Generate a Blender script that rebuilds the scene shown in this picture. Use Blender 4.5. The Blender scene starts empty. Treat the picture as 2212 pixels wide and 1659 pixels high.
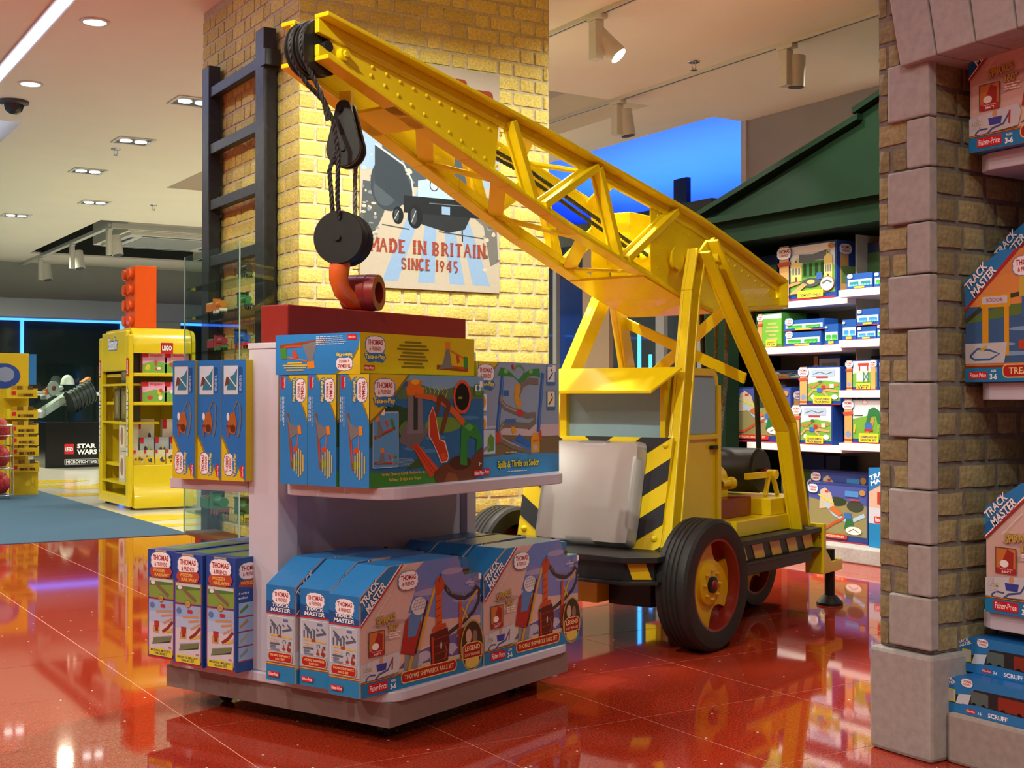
import bpy, math, random
from mathutils import Vector, Matrix
random.seed(7)
SC = bpy.context.scene
COL = SC.collection

# ------------------------------------------------------------------ camera
FPX, CAMH = 2784.0, 0.985
PITCH, YAW = 0.010888, math.radians(31.743)      # pitch up, heading clockwise from +Y
cam_d = bpy.data.cameras.new('camera')
cam_d.sensor_width = 36.0
cam_d.lens = 36.0 * FPX / 2212.0
cam_d.clip_start, cam_d.clip_end = 0.05, 200
cam = bpy.data.objects.new('camera', cam_d)
COL.objects.link(cam)
cam.location = (0, 0, CAMH)
cam.rotation_euler = (math.pi / 2 + PITCH, 0, -YAW)
SC.camera = cam

# ------------------------------------------------------------------ world, exposure
wd = bpy.data.worlds.new('world'); SC.world = wd
wd.use_nodes = True
wd.node_tree.nodes['Background'].inputs[0].default_value = (0.05, 0.06, 0.09, 1)
wd.node_tree.nodes['Background'].inputs[1].default_value = 0.25
SC.view_settings.view_transform = 'Standard'
SC.view_settings.look = 'None'
SC.view_settings.gamma = 1.0
SC.view_settings.use_curve_mapping = False
SC.view_settings.exposure = -0.25

# ------------------------------------------------------------------ lights
CEIL = 3.39
def area(name, loc, energy, size, color=(1, .86, .68), size_y=None, rot=(0, 0, 0), spread=180):
    l = bpy.data.lights.new(name, 'AREA'); l.energy = energy; l.color = color
    l.shape = 'RECTANGLE' if size_y else 'DISK'; l.size = size
    if size_y: l.size_y = size_y
    l.spread = math.radians(spread)
    o = bpy.data.objects.new(name, l); COL.objects.link(o)
    o.location = loc; o.rotation_euler = rot
    return o
def spot(name, loc, target, energy, angle, blend=.25, color=(1, .85, .62), radius=.04):
    l = bpy.data.lights.new(name, 'SPOT'); l.energy = energy; l.color = color
    l.spot_size = math.radians(angle); l.spot_blend = blend; l.shadow_soft_size = radius
    o = bpy.data.objects.new(name, l); COL.objects.link(o)
    o.location = loc
    o.rotation_euler = (Vector(target) - Vector(loc)).to_track_quat('-Z', 'Y').to_euler()
    return o
WARM, NEUT, COOL = (1, .82, .6), (1, .93, .82), (.8, .88, 1)
# downlights and added ceiling fill of the sales floor (most stand outside the frame)
for (x, y, e) in [(-1.6, 1.2, 40), (.6, .6, 40), (2.0, -1.2, 50), (-3.6, 4, 150), (-.6, 3.4, 44), (-2.6, 7.5, 190),
                  (.4, 6.9, 36), (3.9, 2.2, 24), (3.1, 4.9, 110), (4.9, 5.6, 44), (4.9, 7.6, 50), (0, -2.6, 50)]:  # the lamp over the crane is added to lift the column top
    area('downlight_fill', (x, y, CEIL - .03), e, .22, (1, .97, .84), spread=150)
for (x, y, e) in [(.6, 10.4, 110), (4.2, 10.2, 60), (3.6, 16.0, 70), (6.2, 13.2, 120), (-1.6, 17, 300), (6.8, 16, 200), (3.5, 20.5, 240), (-2, 13, 220), (7.0, 6.4, 30)]:
    area('downlight_fill', (x, y, CEIL - .03), e, .14, (1, .97, .70), spread=160)
# track spots
spot('track_lamp', (.6, 4.0, 3.25), (3.25, 6.3, 1.05), 440, 54, .5, (1, .96, .66), .03)
spot('track_lamp', (.1, 2.6, 3.25), (3.2, 4.5, 1.0), 300, 46, .35, (1, .97, .80), .03)
spot('track_lamp', (4.66, 8.3, 3.1), (2.9, 4.4, 1.5), 260, 44, .2, (1, .92, .70), .03)
spot('track_lamp', (4.4, 4.6, 3.25), (6.2, 5.3, .9), 330, 70, .4, (1, .97, .9), .03)
spot('track_lamp', (4.6, 7.0, 3.25), (6.1, 6.2, 1.0), 200, 60, .4, (1, .97, .9), .03)
spot('track_lamp', (1.3, .9, 3.25), (3.0, 1.9, .9), 36, 60, .4, (1, .95, .9), .04)

# ------------------------------------------------------------------ helpers: view geometry
_fw = Vector((math.sin(YAW), math.cos(YAW), 0)); _rt = Vector((math.cos(YAW), -math.sin(YAW), 0))
_F = _fw * math.cos(PITCH) + Vector((0, 0, math.sin(PITCH))); _U = Vector((0, 0, math.cos(PITCH))) - _fw * math.sin(PITCH)
_C = Vector((0, 0, CAMH))
def ray(px, py): return _F + _rt * ((px - 1106) / FPX) + _U * ((829.5 - py) / FPX)
def on_plane(px, py, n, c):
    n = Vector(n); d = ray(px, py); return _C + d * ((c - n.dot(_C)) / n.dot(d))
def on_z(px, py, z): return on_plane(px, py, (0, 0, 1), z)
def on_x(px, py, x): return on_plane(px, py, (1, 0, 0), x)
def on_y(px, py, y): return on_plane(px, py, (0, 1, 0), y)
def project(p):
    d = Vector(p) - _C; z = d.dot(_F)
    if z < .05: return (-9999, -9999, z)
    return (1106 + FPX * d.dot(_rt) / z, 829.5 - FPX * d.dot(_U) / z, z)

# ------------------------------------------------------------------ materials
MATS = {}
def lin(h):
    if isinstance(h, str):
        h = h.lstrip('#'); c = [int(h[i:i + 2], 16) / 255 for i in (0, 2, 4)]
        return tuple(((v + .055) / 1.055) ** 2.4 if v > .04045 else v / 12.92 for v in c)
    return h
def mat(name, color, rough=.45, metal=0., noise=0., nscale=20., bump=0., coat=0., emit=None, emit_s=0., spec=.5,
        trans=0., ior=1.45, rnd=0., bdist=.004):
    if name in MATS: return MATS[name]
    m = bpy.data.materials.new(name); m.use_nodes = True; MATS[name] = m
    nt = m.node_tree; b = nt.nodes['Principled BSDF']; c = lin(color)
    b.inputs['Base Color'].default_value = (*c, 1); b.inputs['Roughness'].default_value = rough
    b.inputs['Metallic'].default_value = metal; b.inputs['Specular IOR Level'].default_value = spec
    b.inputs['Coat Weight'].default_value = coat; b.inputs['IOR'].default_value = ior
    b.inputs['Transmission Weight'].default_value = trans
    if emit is not None:
        b.inputs['Emission Color'].default_value = (*lin(emit), 1); b.inputs['Emission Strength'].default_value = emit_s
    if noise or bump or rnd:
        tc = nt.nodes.new('ShaderNodeTexCoord')
        nz = nt.nodes.new('ShaderNodeTexNoise'); nz.inputs['Scale'].default_value = nscale
        nz.inputs['Detail'].default_value = 4
        nt.links.new(tc.outputs['Object'], nz.inputs['Vector'])
        src = None
        if noise:
            mp = nt.nodes.new('ShaderNodeMapRange')
            mp.inputs[1].default_value = .3; mp.inputs[2].default_value = .7
            mp.inputs[3].default_value = 1 - noise; mp.inputs[4].default_value = 1 + noise
            nt.links.new(nz.outputs['Fac'], mp.inputs[0]); src = mp.outputs[0]
        if rnd:
            oi = nt.nodes.new('ShaderNodeObjectInfo')
            mr = nt.nodes.new('ShaderNodeMapRange')
            mr.inputs[3].default_value = 1 - rnd; mr.inputs[4].default_value = 1 + rnd
            nt.links.new(oi.outputs['Random'], mr.inputs[0])
            if src:
                mu = nt.nodes.new('ShaderNodeMath'); mu.operation = 'MULTIPLY'
                nt.links.new(src, mu.inputs[0]); nt.links.new(mr.outputs[0], mu.inputs[1]); src = mu.outputs[0]
            else: src = mr.outputs[0]
        if src:
            vm = nt.nodes.new('ShaderNodeVectorMath'); vm.operation = 'SCALE'
            vm.inputs[0].default_value = c; nt.links.new(src, vm.inputs['Scale'])
            nt.links.new(vm.outputs[0], b.inputs['Base Color'])
        if bump:
            bp = nt.nodes.new('ShaderNodeBump'); bp.inputs['Strength'].default_value = bump
            bp.inputs['Distance'].default_value = bdist
            nt.links.new(nz.outputs['Fac'], bp.inputs['Height']); nt.links.new(bp.outputs[0], b.inputs['Normal'])
    return m
def pm(h): return mat('print_' + h.lstrip('#'), h, .32, noise=.03, nscale=60, spec=.4)
def glass(name='clear_glass', tint=(.92, .97, .95)):
    if name in MATS: return MATS[name]
    m = bpy.data.materials.new(name); m.use_nodes = True; MATS[name] = m
    nt = m.node_tree; nt.nodes.remove(nt.nodes['Principled BSDF'])
    out = nt.nodes['Material Output']
    t = nt.nodes.new('ShaderNodeBsdfTransparent'); t.inputs[0].default_value = (*tint, 1)
    g = nt.nodes.new('ShaderNodeBsdfGlossy'); g.inputs['Roughness'].default_value = .02
    lw = nt.nodes.new('ShaderNodeLayerWeight'); pw = nt.nodes.new('ShaderNodeMath'); pw.operation = 'POWER'; pw.inputs[1].default_value = 4.5
    fr = nt.nodes.new('ShaderNodeMath'); fr.operation = 'MULTIPLY_ADD'; fr.inputs[1].default_value = .6; fr.inputs[2].default_value = .025
    nt.links.new(lw.outputs['Facing'], pw.inputs[0]); nt.links.new(pw.outputs[0], fr.inputs[0])
    nz = nt.nodes.new('ShaderNodeTexNoise'); nz.inputs['Scale'].default_value = 3
    bp = nt.nodes.new('ShaderNodeBump'); bp.inputs['Strength'].default_value = .01
    nt.links.new(nz.outputs['Fac'], bp.inputs['Height']); nt.links.new(bp.outputs[0], g.inputs['Normal'])
    mx = nt.nodes.new('ShaderNodeMixShader')
    nt.links.new(fr.outputs[0], mx.inputs[0]); nt.links.new(t.outputs[0], mx.inputs[1]); nt.links.new(g.outputs[0], mx.inputs[2])
    nt.links.new(mx.outputs[0], out.inputs[0])
    return m

YEL = mat('yellow_paint', (.86, .67, .006), .30, noise=.03, nscale=8, coat=.25)
YEL2 = mat('deep_yellow_paint', (.74, .46, .005), .35, noise=.05, nscale=10, coat=.15)
BLK = mat('black_paint', (.012, .014, .013), .42, noise=.2, nscale=30)
RUB = mat('black_rubber', (.018, .018, .017), .55, noise=.2, nscale=40, bump=.1)
RED = mat('red_paint', (.235, .016, .011), .35, noise=.06, nscale=20, coat=.2)
ORG = mat('orange_red_paint', (.62, .10, .012), .35, noise=.06, nscale=20, coat=.2)
NAVY = mat('dark_stripe_paint', (.014, .02, .026), .4, noise=.1)
SILV = mat('silver_paint', (.50, .52, .50), .28, metal=.45, noise=.05, nscale=5, coat=.3)
BLUEG = mat('grey_blue_panel', (.30, .50, .62), .35, noise=.03, nscale=4)
WHT = mat('white_laminate', (.58, .58, .68), .35, noise=.015, nscale=15)
TAUPE = mat('taupe_skirting', (.23, .165, .15), .38, noise=.06, nscale=40)
ROPE = mat('black_rope', (.03, .032, .032), .6, noise=.5, nscale=60, bump=.3)
ROPEG = mat('grey_rope', (.16, .16, .15), .7, noise=.4, nscale=60, bump=.3)
CHROME = mat('steel', (.6, .6, .6), .25, metal=1, noise=.05)
GLASS = glass()

# ------------------------------------------------------------------ helpers: meshes
class MB:
    def __init__(s, m=None): s.v = []; s.f = []; s.mi = []; s.ms = []; s.cur = 0; s.use(m) if m else None
    def use(s, m):
        if m not in s.ms: s.ms.append(m)
        s.cur = s.ms.index(m); return s
    def add(s, vs, fs):
        o = len(s.v); s.v += [tuple(p) for p in vs]
        for f in fs: s.f.append(tuple(i + o for i in f)); s.mi.append(s.cur)
        return s
    def poly(s, pts): return s.add(pts, [tuple(range(len(pts)))])
    def box(s, x0, y0, z0, x1, y1, z1):
        return s.add([(x0, y0, z0), (x1, y0, z0), (x1, y1, z0), (x0, y1, z0), (x0, y0, z1), (x1, y0, z1), (x1, y1, z1), (x0, y1, z1)],
                     [(3, 2, 1, 0), (4, 5, 6, 7), (0, 1, 5, 4), (1, 2, 6, 5), (2, 3, 7, 6), (3, 0, 4, 7)])
    def prism(s, poly, axis, a, b):
        # poly: 2d points; axis 'y' -> (x,z) ; 'x' -> (y,z) ; 'z' -> (x,y)
        def P(p, t): return (p[0], t, p[1]) if axis == 'y' else ((t, p[0], p[1]) if axis == 'x' else (p[0], p[1], t))
        n = len(poly); vs = [P(p, a) for p in poly] + [P(p, b) for p in poly]
        fs = [tuple(range(n - 1, -1, -1)), tuple(range(n, 2 * n))] + [(i, (i + 1) % n, n + (i + 1) % n, n + i) for i in range(n)]
        return s.add(vs, fs)
    def hexa(s, p):   # 8 corner points, bottom 4 then top 4
        return s.add(p, [(3, 2, 1, 0), (4, 5, 6, 7), (0, 1, 5, 4), (1, 2, 6, 5), (2, 3, 7, 6), (3, 0, 4, 7)])
    def beam(s, p0, p1, w, h, up=(0, 0, 1)):
        p0, p1 = Vector(p0), Vector(p1); d = (p1 - p0).normalized(); u = Vector(up)
        a = d.cross(u)
        if a.length < 1e-4: a = d.cross(Vector((1, 0, 0)))
        a.normalize(); b = a.cross(d)
        a *= w / 2; b *= h / 2
        return s.hexa([p0 - a - b, p0 + a - b, p1 + a - b, p1 - a - b, p0 - a + b, p0 + a + b, p1 + a + b, p1 - a + b])
    def cyl(s, p0, p1, r0, r1=None, n=16, caps=True):
        if r1 is None: r1 = r0
        p0, p1 = Vector(p0), Vector(p1); d = (p1 - p0).normalized()
        a = d.cross(Vector((0, 0, 1)))
        if a.length < 1e-3: a = Vector((1, 0, 0))
        a.normalize(); b = d.cross(a)
        vs = []
        for (p, r) in ((p0, r0), (p1, r1)):
            for i in range(n):
                t = 2 * math.pi * i / n; vs.append(p + a * (r * math.cos(t)) + b * (r * math.sin(t)))
        fs = [(i, (i + 1) % n, n + (i + 1) % n, n + i) for i in range(n)]
        if caps: fs += [tuple(range(n - 1, -1, -1)), tuple(range(n, 2 * n))]
        return s.add(vs, fs)
    def tube(s, pts, r, n=8, closed=False):
        pts = [Vector(p) for p in pts]; m = len(pts); vs = []; prev = None
        for i, p in enumerate(pts):
            if closed: d = pts[(i + 1) % m] - pts[i - 1]
            else: d = pts[min(i + 1, m - 1)] - pts[max(i - 1, 0)]
            d.normalize()
            a = (prev - d * prev.dot(d)) if prev else d.cross(Vector((.3, .2, 1)))
            if a.length < 1e-4: a = d.cross(Vector((1, 0, 0)))
            a.normalize(); prev = a; b = d.cross(a)
            rr = r[i] if isinstance(r, (list, tuple)) else r
            for k in range(n):
                t = 2 * math.pi * k / n; vs.append(p + a * (rr * math.cos(t)) + b * (rr * math.sin(t)))
        fs = []
        for i in range(m if closed else m - 1):
            j = (i + 1) % m
            for k in range(n): fs.append((i * n + k, i * n + (k + 1) % n, j * n + (k + 1) % n, j * n + k))
        if not closed: fs += [tuple(range(n - 1, -1, -1)), tuple(range((m - 1) * n, m * n))]
        return s.add(vs, fs)
    def rope(s, pts, r, turns_per_m=54, n=5):
        # three twisted strands along a path
        pts = [Vector(p) for p in pts]; fine = []; L = 0
        for i in range(len(pts) - 1):
            seg = (pts[i + 1] - pts[i]).length; k = max(2, int(seg * turns_per_m * 2.4))
            for j in range(k): fine.append((pts[i].lerp(pts[i + 1], j / k), L + seg * j / k))
            L += seg
        fine.append((pts[-1], L))
        for st in range(3):
            path = []
            for i, (p, l) in enumerate(fine):
                d = (fine[min(i + 1, len(fine) - 1)][0] - fine[max(i - 1, 0)][0]).normalized()
                a = d.cross(Vector((.31, .95, .05))); a.normalize(); b = d.cross(a)
                t = l * turns_per_m * 2 * math.pi / 3 + st * 2 * math.pi / 3
                path.append(p + a * (r * .5 * math.cos(t)) + b * (r * .5 * math.sin(t)))
            s.tube(path, r * .58, n)
        return s
    def lathe(s, prof, c=(0, 0, 0), axis='y', n=32):
        # prof: (radius, t) along axis
        vs = []; c = Vector(c)
        for (r, t) in prof:
            for k in range(n):
                th = 2 * math.pi * k / n; u, v = r * math.cos(th), r * math.sin(th)
                vs.append(c + (Vector((u, t, v)) if axis == 'y' else (Vector((t, u, v)) if axis == 'x' else Vector((u, v, t)))))
        fs = []
        for i in range(len(prof) - 1):
            for k in range(n):
                q = (i * n + k, i * n + (k + 1) % n, (i + 1) * n + (k + 1) % n, (i + 1) * n + k)
                fs.append(q[::-1] if axis == 'y' else q)
        return s.add(vs, fs)
    def dome(s, c, nrm, r, h, n=8):
        c = Vector(c); d = Vector(nrm).normalized(); a = d.cross(Vector((0, 0, 1)))
        if a.length < 1e-3: a = Vector((1, 0, 0))
        a.normalize(); b = d.cross(a); vs = []
        for (rr, hh) in ((1, 0), (.8, .6), (.4, .93)):
            for k in range(n):
                t = 2 * math.pi * k / n; vs.append(c + a * (r * rr * math.cos(t)) + b * (r * rr * math.sin(t)) + d * (h * hh))
        vs.append(c + d * h); fs = []
        for i in range(2):
            for k in range(n): fs.append((i * n + k, i * n + (k + 1) % n, (i + 1) * n + (k + 1) % n, (i + 1) * n + k))
        for k in range(n): fs.append((2 * n + k, 2 * n + (k + 1) % n, 3 * n))
        return s.add(vs, fs)
    def data(s, name, smooth=0):
        me = bpy.data.meshes.new(name); me.from_pydata(s.v, [], s.f)
        for m in s.ms: me.materials.append(m)
        if len(s.ms) > 1: me.polygons.foreach_set('material_index', s.mi)
        me.validate(); me.update()
        if smooth:
            me.polygons.foreach_set('use_smooth', [True] * len(me.polygons)); me.set_sharp_from_angle(angle=math.radians(smooth))
        return me
def link(name, me, parent=None, loc=(0, 0, 0), rot=(0, 0, 0), bevel=0, seg=2):
    o = bpy.data.objects.new(name, me); COL.objects.link(o)
    if parent: o.parent = parent
    o.location = loc; o.rotation_euler = rot
    if bevel:
        b = o.modifiers.new('bevel', 'BEVEL'); b.width = bevel; b.segments = seg; b.limit_method = 'ANGLE'
        b.angle_limit = math.radians(40); b.harden_normals = False
    return o
def obj(name, mb, parent=None, smooth=0, bevel=0, loc=(0, 0, 0), rot=(0, 0, 0), seg=2):
    return link(name, mb.data(name, smooth), parent, loc, rot, bevel, seg)
def tag(o, label, cat, group=None):
    o['label'] = label; o['category'] = cat
    if group: o['group'] = group
    return o
def struct(o, label=None):
    o['kind'] = 'structure'
    if label: o['label'] = label
    return o
def thing(name, label, cat, loc=(0, 0, 0), rotz=0, group=None):
    o = bpy.data.objects.new(name, None); COL.objects.link(o); o.empty_display_size = .1
    o.location = loc; o.rotation_euler = (0, 0, rotz); return tag(o, label, cat, group)
def copy_tree(o, parent=None):
    c = o.copy(); COL.objects.link(c); c.parent = parent
    for ch in list(o.children): copy_tree(ch, c)
    return c
def dup(root, label, loc, rotz=None, group=None):
    c = copy_tree(root); c.location = loc
    if rotz is not None: c.rotation_euler = (0, 0, rotz)
    c['label'] = label
    if group: c['group'] = group
    return c

# ------------------------------------------------------------------ helpers: flat print
_TX = {}
def text_geo(body, bold):
    k = (body, bold)
    if k in _TX: return _TX[k]
    cu = bpy.data.curves.new('t', 'FONT'); cu.body = body; cu.resolution_u = 3; cu.offset = bold; cu.fill_mode = 'FRONT'
    o = bpy.data.objects.new('t', cu); COL.objects.link(o)
    dg = bpy.context.evaluated_depsgraph_get(); ev = o.evaluated_get(dg); me = ev.to_mesh()
    vs = [(v.co.x, v.co.y) for v in me.vertices]; fs = [tuple(p.vertices) for p in me.polygons]
    ev.to_mesh_clear(); bpy.data.objects.remove(o); bpy.data.curves.remove(cu)
    xs = [v[0] for v in vs] or [0, 1]; ys = [v[1] for v in vs] or [0, 1]
    x0, x1, y0, y1 = min(xs), max(xs), min(ys), max(ys)
    vs = [((x - x0) / max(x1 - x0, 1e-6), (y - y0) / max(y1 - y0, 1e-6)) for x, y in vs]
    _TX[k] = (vs, fs, (x1 - x0) / max(y1 - y0, 1e-6)); return _TX[k]
class Art:
    """flat print; local frame u right, v up, w out of the face"""
    def __init__(s, step=.00006): s.mb = MB(); s.layer = 1; s.step = step; s.T = [(1, 0, 0, 1, 0, 0)]
    def _p(s, u, v):
        for (a, b, c, d, e, f) in reversed(s.T): u, v = a * u + b * v + e, c * u + d * v + f
        return (u, v, s.layer * s.step)
    def push(s, x, y, sx=1., sy=None, rot=0., shear=0.):
        sy = sx if sy is None else sy; c, q = math.cos(math.radians(rot)), math.sin(math.radians(rot))
        s.T.append((c * sx, -q * sy + c * sx * shear, q * sx, c * sy + q * sx * shear, x, y)); return s
    def pop(s): s.T.pop(); return s
    def raw(s, vs, fs, m): s.mb.use(pm(m)).add([s._p(*v) for v in vs], fs); s.layer += 1; return s
    def poly(s, pts, m): return s.raw(pts, [tuple(range(len(pts)))], m)
    def rect(s, x0, y0, x1, y1, m): return s.poly([(x0, y0), (x1, y0), (x1, y1), (x0, y1)], m)
    def rrect(s, x0, y0, x1, y1, r, m, n=4):
        p = []
        for (cx, cy, a) in ((x1 - r, y0 + r, -90), (x1 - r, y1 - r, 0), (x0 + r, y1 - r, 90), (x0 + r, y0 + r, 180)):
            for i in range(n + 1):
                t = math.radians(a + 90 * i / n); p.append((cx + r * math.cos(t), cy + r * math.sin(t)))
        return s.poly(p, m)
    def frame(s, x0, y0, x1, y1, r, t, m, fill):
        s.rrect(x0, y0, x1, y1, r, m); return s.rrect(x0 + t, y0 + t, x1 - t, y1 - t, max(r - t, .0005), fill)
    def ell(s, cx, cy, rx, ry, m, n=20): return s.poly([(cx + rx * math.cos(2 * math.pi * i / n), cy + ry * math.sin(2 * math.pi * i / n)) for i in range(n)], m)
    def stroke(s, pts, w, m):
        L = []; R = []
        for i, p in enumerate(pts):
            a = pts[max(i - 1, 0)]; b = pts[min(i + 1, len(pts) - 1)]
            dx, dy = b[0] - a[0], b[1] - a[1]; l = math.hypot(dx, dy) or 1; ww = w[i] if isinstance(w, (list, tuple)) else w
            nx, ny = -dy / l * ww / 2, dx / l * ww / 2
            L.append((p[0] + nx, p[1] + ny)); R.append((p[0] - nx, p[1] - ny))
        n = len(pts)
        return s.raw(L + R, [(i, i + 1, n + i + 1, n + i) for i in range(n - 1)], m)
    def text(s, body, x0, y0, x1, y1, m, bold=.02, out=None, ow=.05):
        if out:
            d = (y1 - y0) * ow * 1.1; vs, fs, _ = text_geo(body, bold + ow)
            s.raw([(x0 - d + (x1 - x0 + 2 * d) * u, y0 - d + (y1 - y0 + 2 * d) * v) for u, v in vs], fs, out)
        vs, fs, _ = text_geo(body, bold)
        return s.raw([(x0 + (x1 - x0) * u, y0 + (y1 - y0) * v) for u, v in vs], fs, m)
    def lines(s, x0, y0, x1, y1, n, m, seed=1, fill=.5):
        r = random.Random(seed); h = (y1 - y0) / n; vs = []; fs = []
        for i in range(n):
            x = x0
            xe = x1 - (x1 - x0) * .25 * r.random()
            while x < xe:
                w = h * r.uniform(1.0, 3.2); w = min(w, xe - x); o = len(vs)
                yy = y1 - h * (i + 1); vs += [(x, yy + h * .2), (x + w, yy + h * .2), (x + w, yy + h * (.2 + fill)), (x, yy + h * (.2 + fill))]
                fs.append((o, o + 1, o + 2, o + 3)); x += w + h * .45
        return s.raw(vs, fs, m)
    def clines(s, cx, y0, y1, ws, m):
        h = (y1 - y0) / len(ws); vs = []; fs = []
        for i, w in enumerate(ws):
            y = y1 - h * (i + 1); o = len(vs)
            vs += [(cx - w / 2, y + h * .22), (cx + w / 2, y + h * .22), (cx + w / 2 - h * .1, y + h * .78), (cx - w / 2 + h * .1, y + h * .78)]; fs.append((o, o + 1, o + 2, o + 3))
        return s.raw(vs, fs, m)
    # brand-print devices seen on the packaging
    def cloud(s, cx, cy, w, outline='#3a78c0'):
        h = w * .62
        def c(k, m):
            p = []
            for i in range(56):
                t = 2 * math.pi * i / 56; b = 1 + .055 * abs(math.sin(t * 7))
                sx = abs(math.cos(t)) ** .75 * (1 if math.cos(t) > 0 else -1); sy = abs(math.sin(t)) ** .75 * (1 if math.sin(t) > 0 else -1)
                p.append((cx + k * w / 2 * sx * b, cy + k * h / 2 * sy * b))
            s.poly(p, m)
        c(1.05, outline); c(.97, '#f2eef2')
        s.text('THOMAS', cx - w * .40, cy + h * .02, cx + w * .40, cy + h * .32, '#a0202c', .03)
        return s.text('& FRIENDS', cx - w * .32, cy - h * .30, cx + w * .32, cy - h * .07, '#a0202c', .025)
    def fp(s, x0, y0, w, vert=False):
        s.rrect(x0, y0, x0 + w, y0 + w * .34, w * .06, '#c8202c')
        return s.text('Fisher-Price', x0 + w * .07, y0 + w * .07, x0 + w * .93, y0 + w * .28, '#ffffff', .01)
    def obj(s, name, parent, origin, u, n):
        """place the print: origin = face's lower left, u = right direction, n = outward normal"""
        u = Vector(u).normalized(); n = Vector(n).normalized(); v = n.cross(u)
        M = Matrix(((u.x, v.x, n.x, origin[0]), (u.y, v.y, n.y, origin[1]), (u.z, v.z, n.z, origin[2]), (0, 0, 0, 1)))
        o = link(name, s.mesh(name), parent); o.matrix_local = M; return o
    def mesh(s, name):
        if not hasattr(s, '_m'): s._m = s.mb.data(name)
        return s._m
# ================================================================== THE SETTING
# ---- floor of glossy red agglomerate tiles
def red_tile():
    m = bpy.data.materials.new('red_agglomerate_tile'); m.use_nodes = True; nt = m.node_tree; b = nt.nodes['Principled BSDF']
    geo = nt.nodes.new('ShaderNodeNewGeometry')
    n1 = nt.nodes.new('ShaderNodeTexNoise'); n1.inputs['Scale'].default_value = 160; n1.inputs['Detail'].default_value = 3
    v1 = nt.nodes.new('ShaderNodeTexVoronoi'); v1.inputs['Scale'].default_value = 58
    nt.links.new(geo.outputs['Position'], n1.inputs['Vector']); nt.links.new(geo.outputs['Position'], v1.inputs['Vector'])
    r = nt.nodes.new('ShaderNodeValToRGB')
    r.color_ramp.elements[0].position = .3; r.color_ramp.elements[0].color = (.24, .017, .007, 1)
    r.color_ramp.elements[1].position = .75; r.color_ramp.elements[1].color = (.50, .052, .018, 1)
    nt.links.new(n1.outputs['Fac'], r.inputs[0])
    # mirror flecks: a few cells of the chip pattern, their glint painted pale
    sep = nt.nodes.new('ShaderNodeSeparateColor'); nt.links.new(v1.outputs['Color'], sep.inputs[0])
    gt = nt.nodes.new('ShaderNodeMath'); gt.operation = 'GREATER_THAN'; gt.inputs[1].default_value = .988
    nt.links.new(sep.outputs[0], gt.inputs[0])
    lt = nt.nodes.new('ShaderNodeMath'); lt.operation = 'LESS_THAN'; lt.inputs[1].default_value = .23
    nt.links.new(v1.outputs['Distance'], lt.inputs[0])
    mu = nt.nodes.new('ShaderNodeMath'); mu.operation = 'MULTIPLY'; nt.links.new(gt.outputs[0], mu.inputs[0]); nt.links.new(lt.outputs[0], mu.inputs[1])
    mx = nt.nodes.new('ShaderNodeMix'); mx.data_type = 'RGBA'; mx.inputs[7].default_value = (.9, .85, .8, 1)
    nt.links.new(mu.outputs[0], mx.inputs[0]); nt.links.new(r.outputs[0], mx.inputs[6]); nt.links.new(mx.outputs[2], b.inputs['Base Color'])
    b.inputs['Roughness'].default_value = .045; b.inputs['IOR'].default_value = 1.6
    return m
TILE = red_tile(); MATS['tile'] = TILE
GROUT = mat('pink_grout', (.62, .30, .24), .6, noise=.1)
fl = struct(obj('floor', MB(GROUT).box(-6.0, -4.5, -.12, 7.6, 9.169, -.0008)))
P = .5992; X0, Y0 = 1.237, 2.578
tme = MB(TILE).box(.002, .002, -.0007, P - .002, P - .002, .0).data('tile')
far = MB(TILE)
for i in range(-13, 11):
    for j in range(-12, 11):
        x, y = X0 + i * P, Y0 + j * P
        if x < -6 or x + P > 7.7 or y < -4.6: continue
        pr = [project((x + a * P, y + b * P, 0)) for a in (0, .5, 1) for b in (0, .5, 1)]
        if any(-30 < p[0] < 2242 and 850 < p[1] < 1690 for p in pr): link('tile', tme, fl, (x, y, 0))
        else: far.box(x + .002, y + .002, -.0007, x + P - .002, y + P - .002, 0)
o = obj('outlying_tiles', far, fl); o['kind'] = 'stuff'
# ---- blue carpet and pale floor of the next department
CARP = mat('blue_carpet', (.060, .115, .18), .95, noise=.35, nscale=300, bump=.4, spec=.1)
struct(obj('floor_carpet', MB(CARP).box(-6.0, 9.172, -.10, 2.93, 25.2, .004)))
PALE = mat('pale_vinyl_floor', (.66, .64, .56), .12, noise=.03, nscale=6)
wf = struct(obj('floor_pale', MB(PALE).box(2.932, 9.172, -.10, 9.6, 25.2, .001)))
YS = mat('yellow_floor_graphic', (.75, .52, .02), .15, noise=.04)
sp = MB(YS)
for (px, py, rx, ry) in [(205, 1052, .42, .3), (250, 1045, .25, .22), (118, 1040, .4, .3), (345, 1118, .5, .25), (360, 1135, .35, .12), (190, 1068, .35, .2), (80, 1050, .3, .3)]:
    c = on_z(px, py, .002); n = 14
    sp.poly([(c.x + rx * (1 + .25 * math.sin(5 * t)) * math.cos(t), c.y + ry * (1 + .2 * math.cos(3 * t)) * math.sin(t), .0022) for t in [2 * math.pi * k / n for k in range(n)]])
obj('yellow_graphic', sp, wf)

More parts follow.
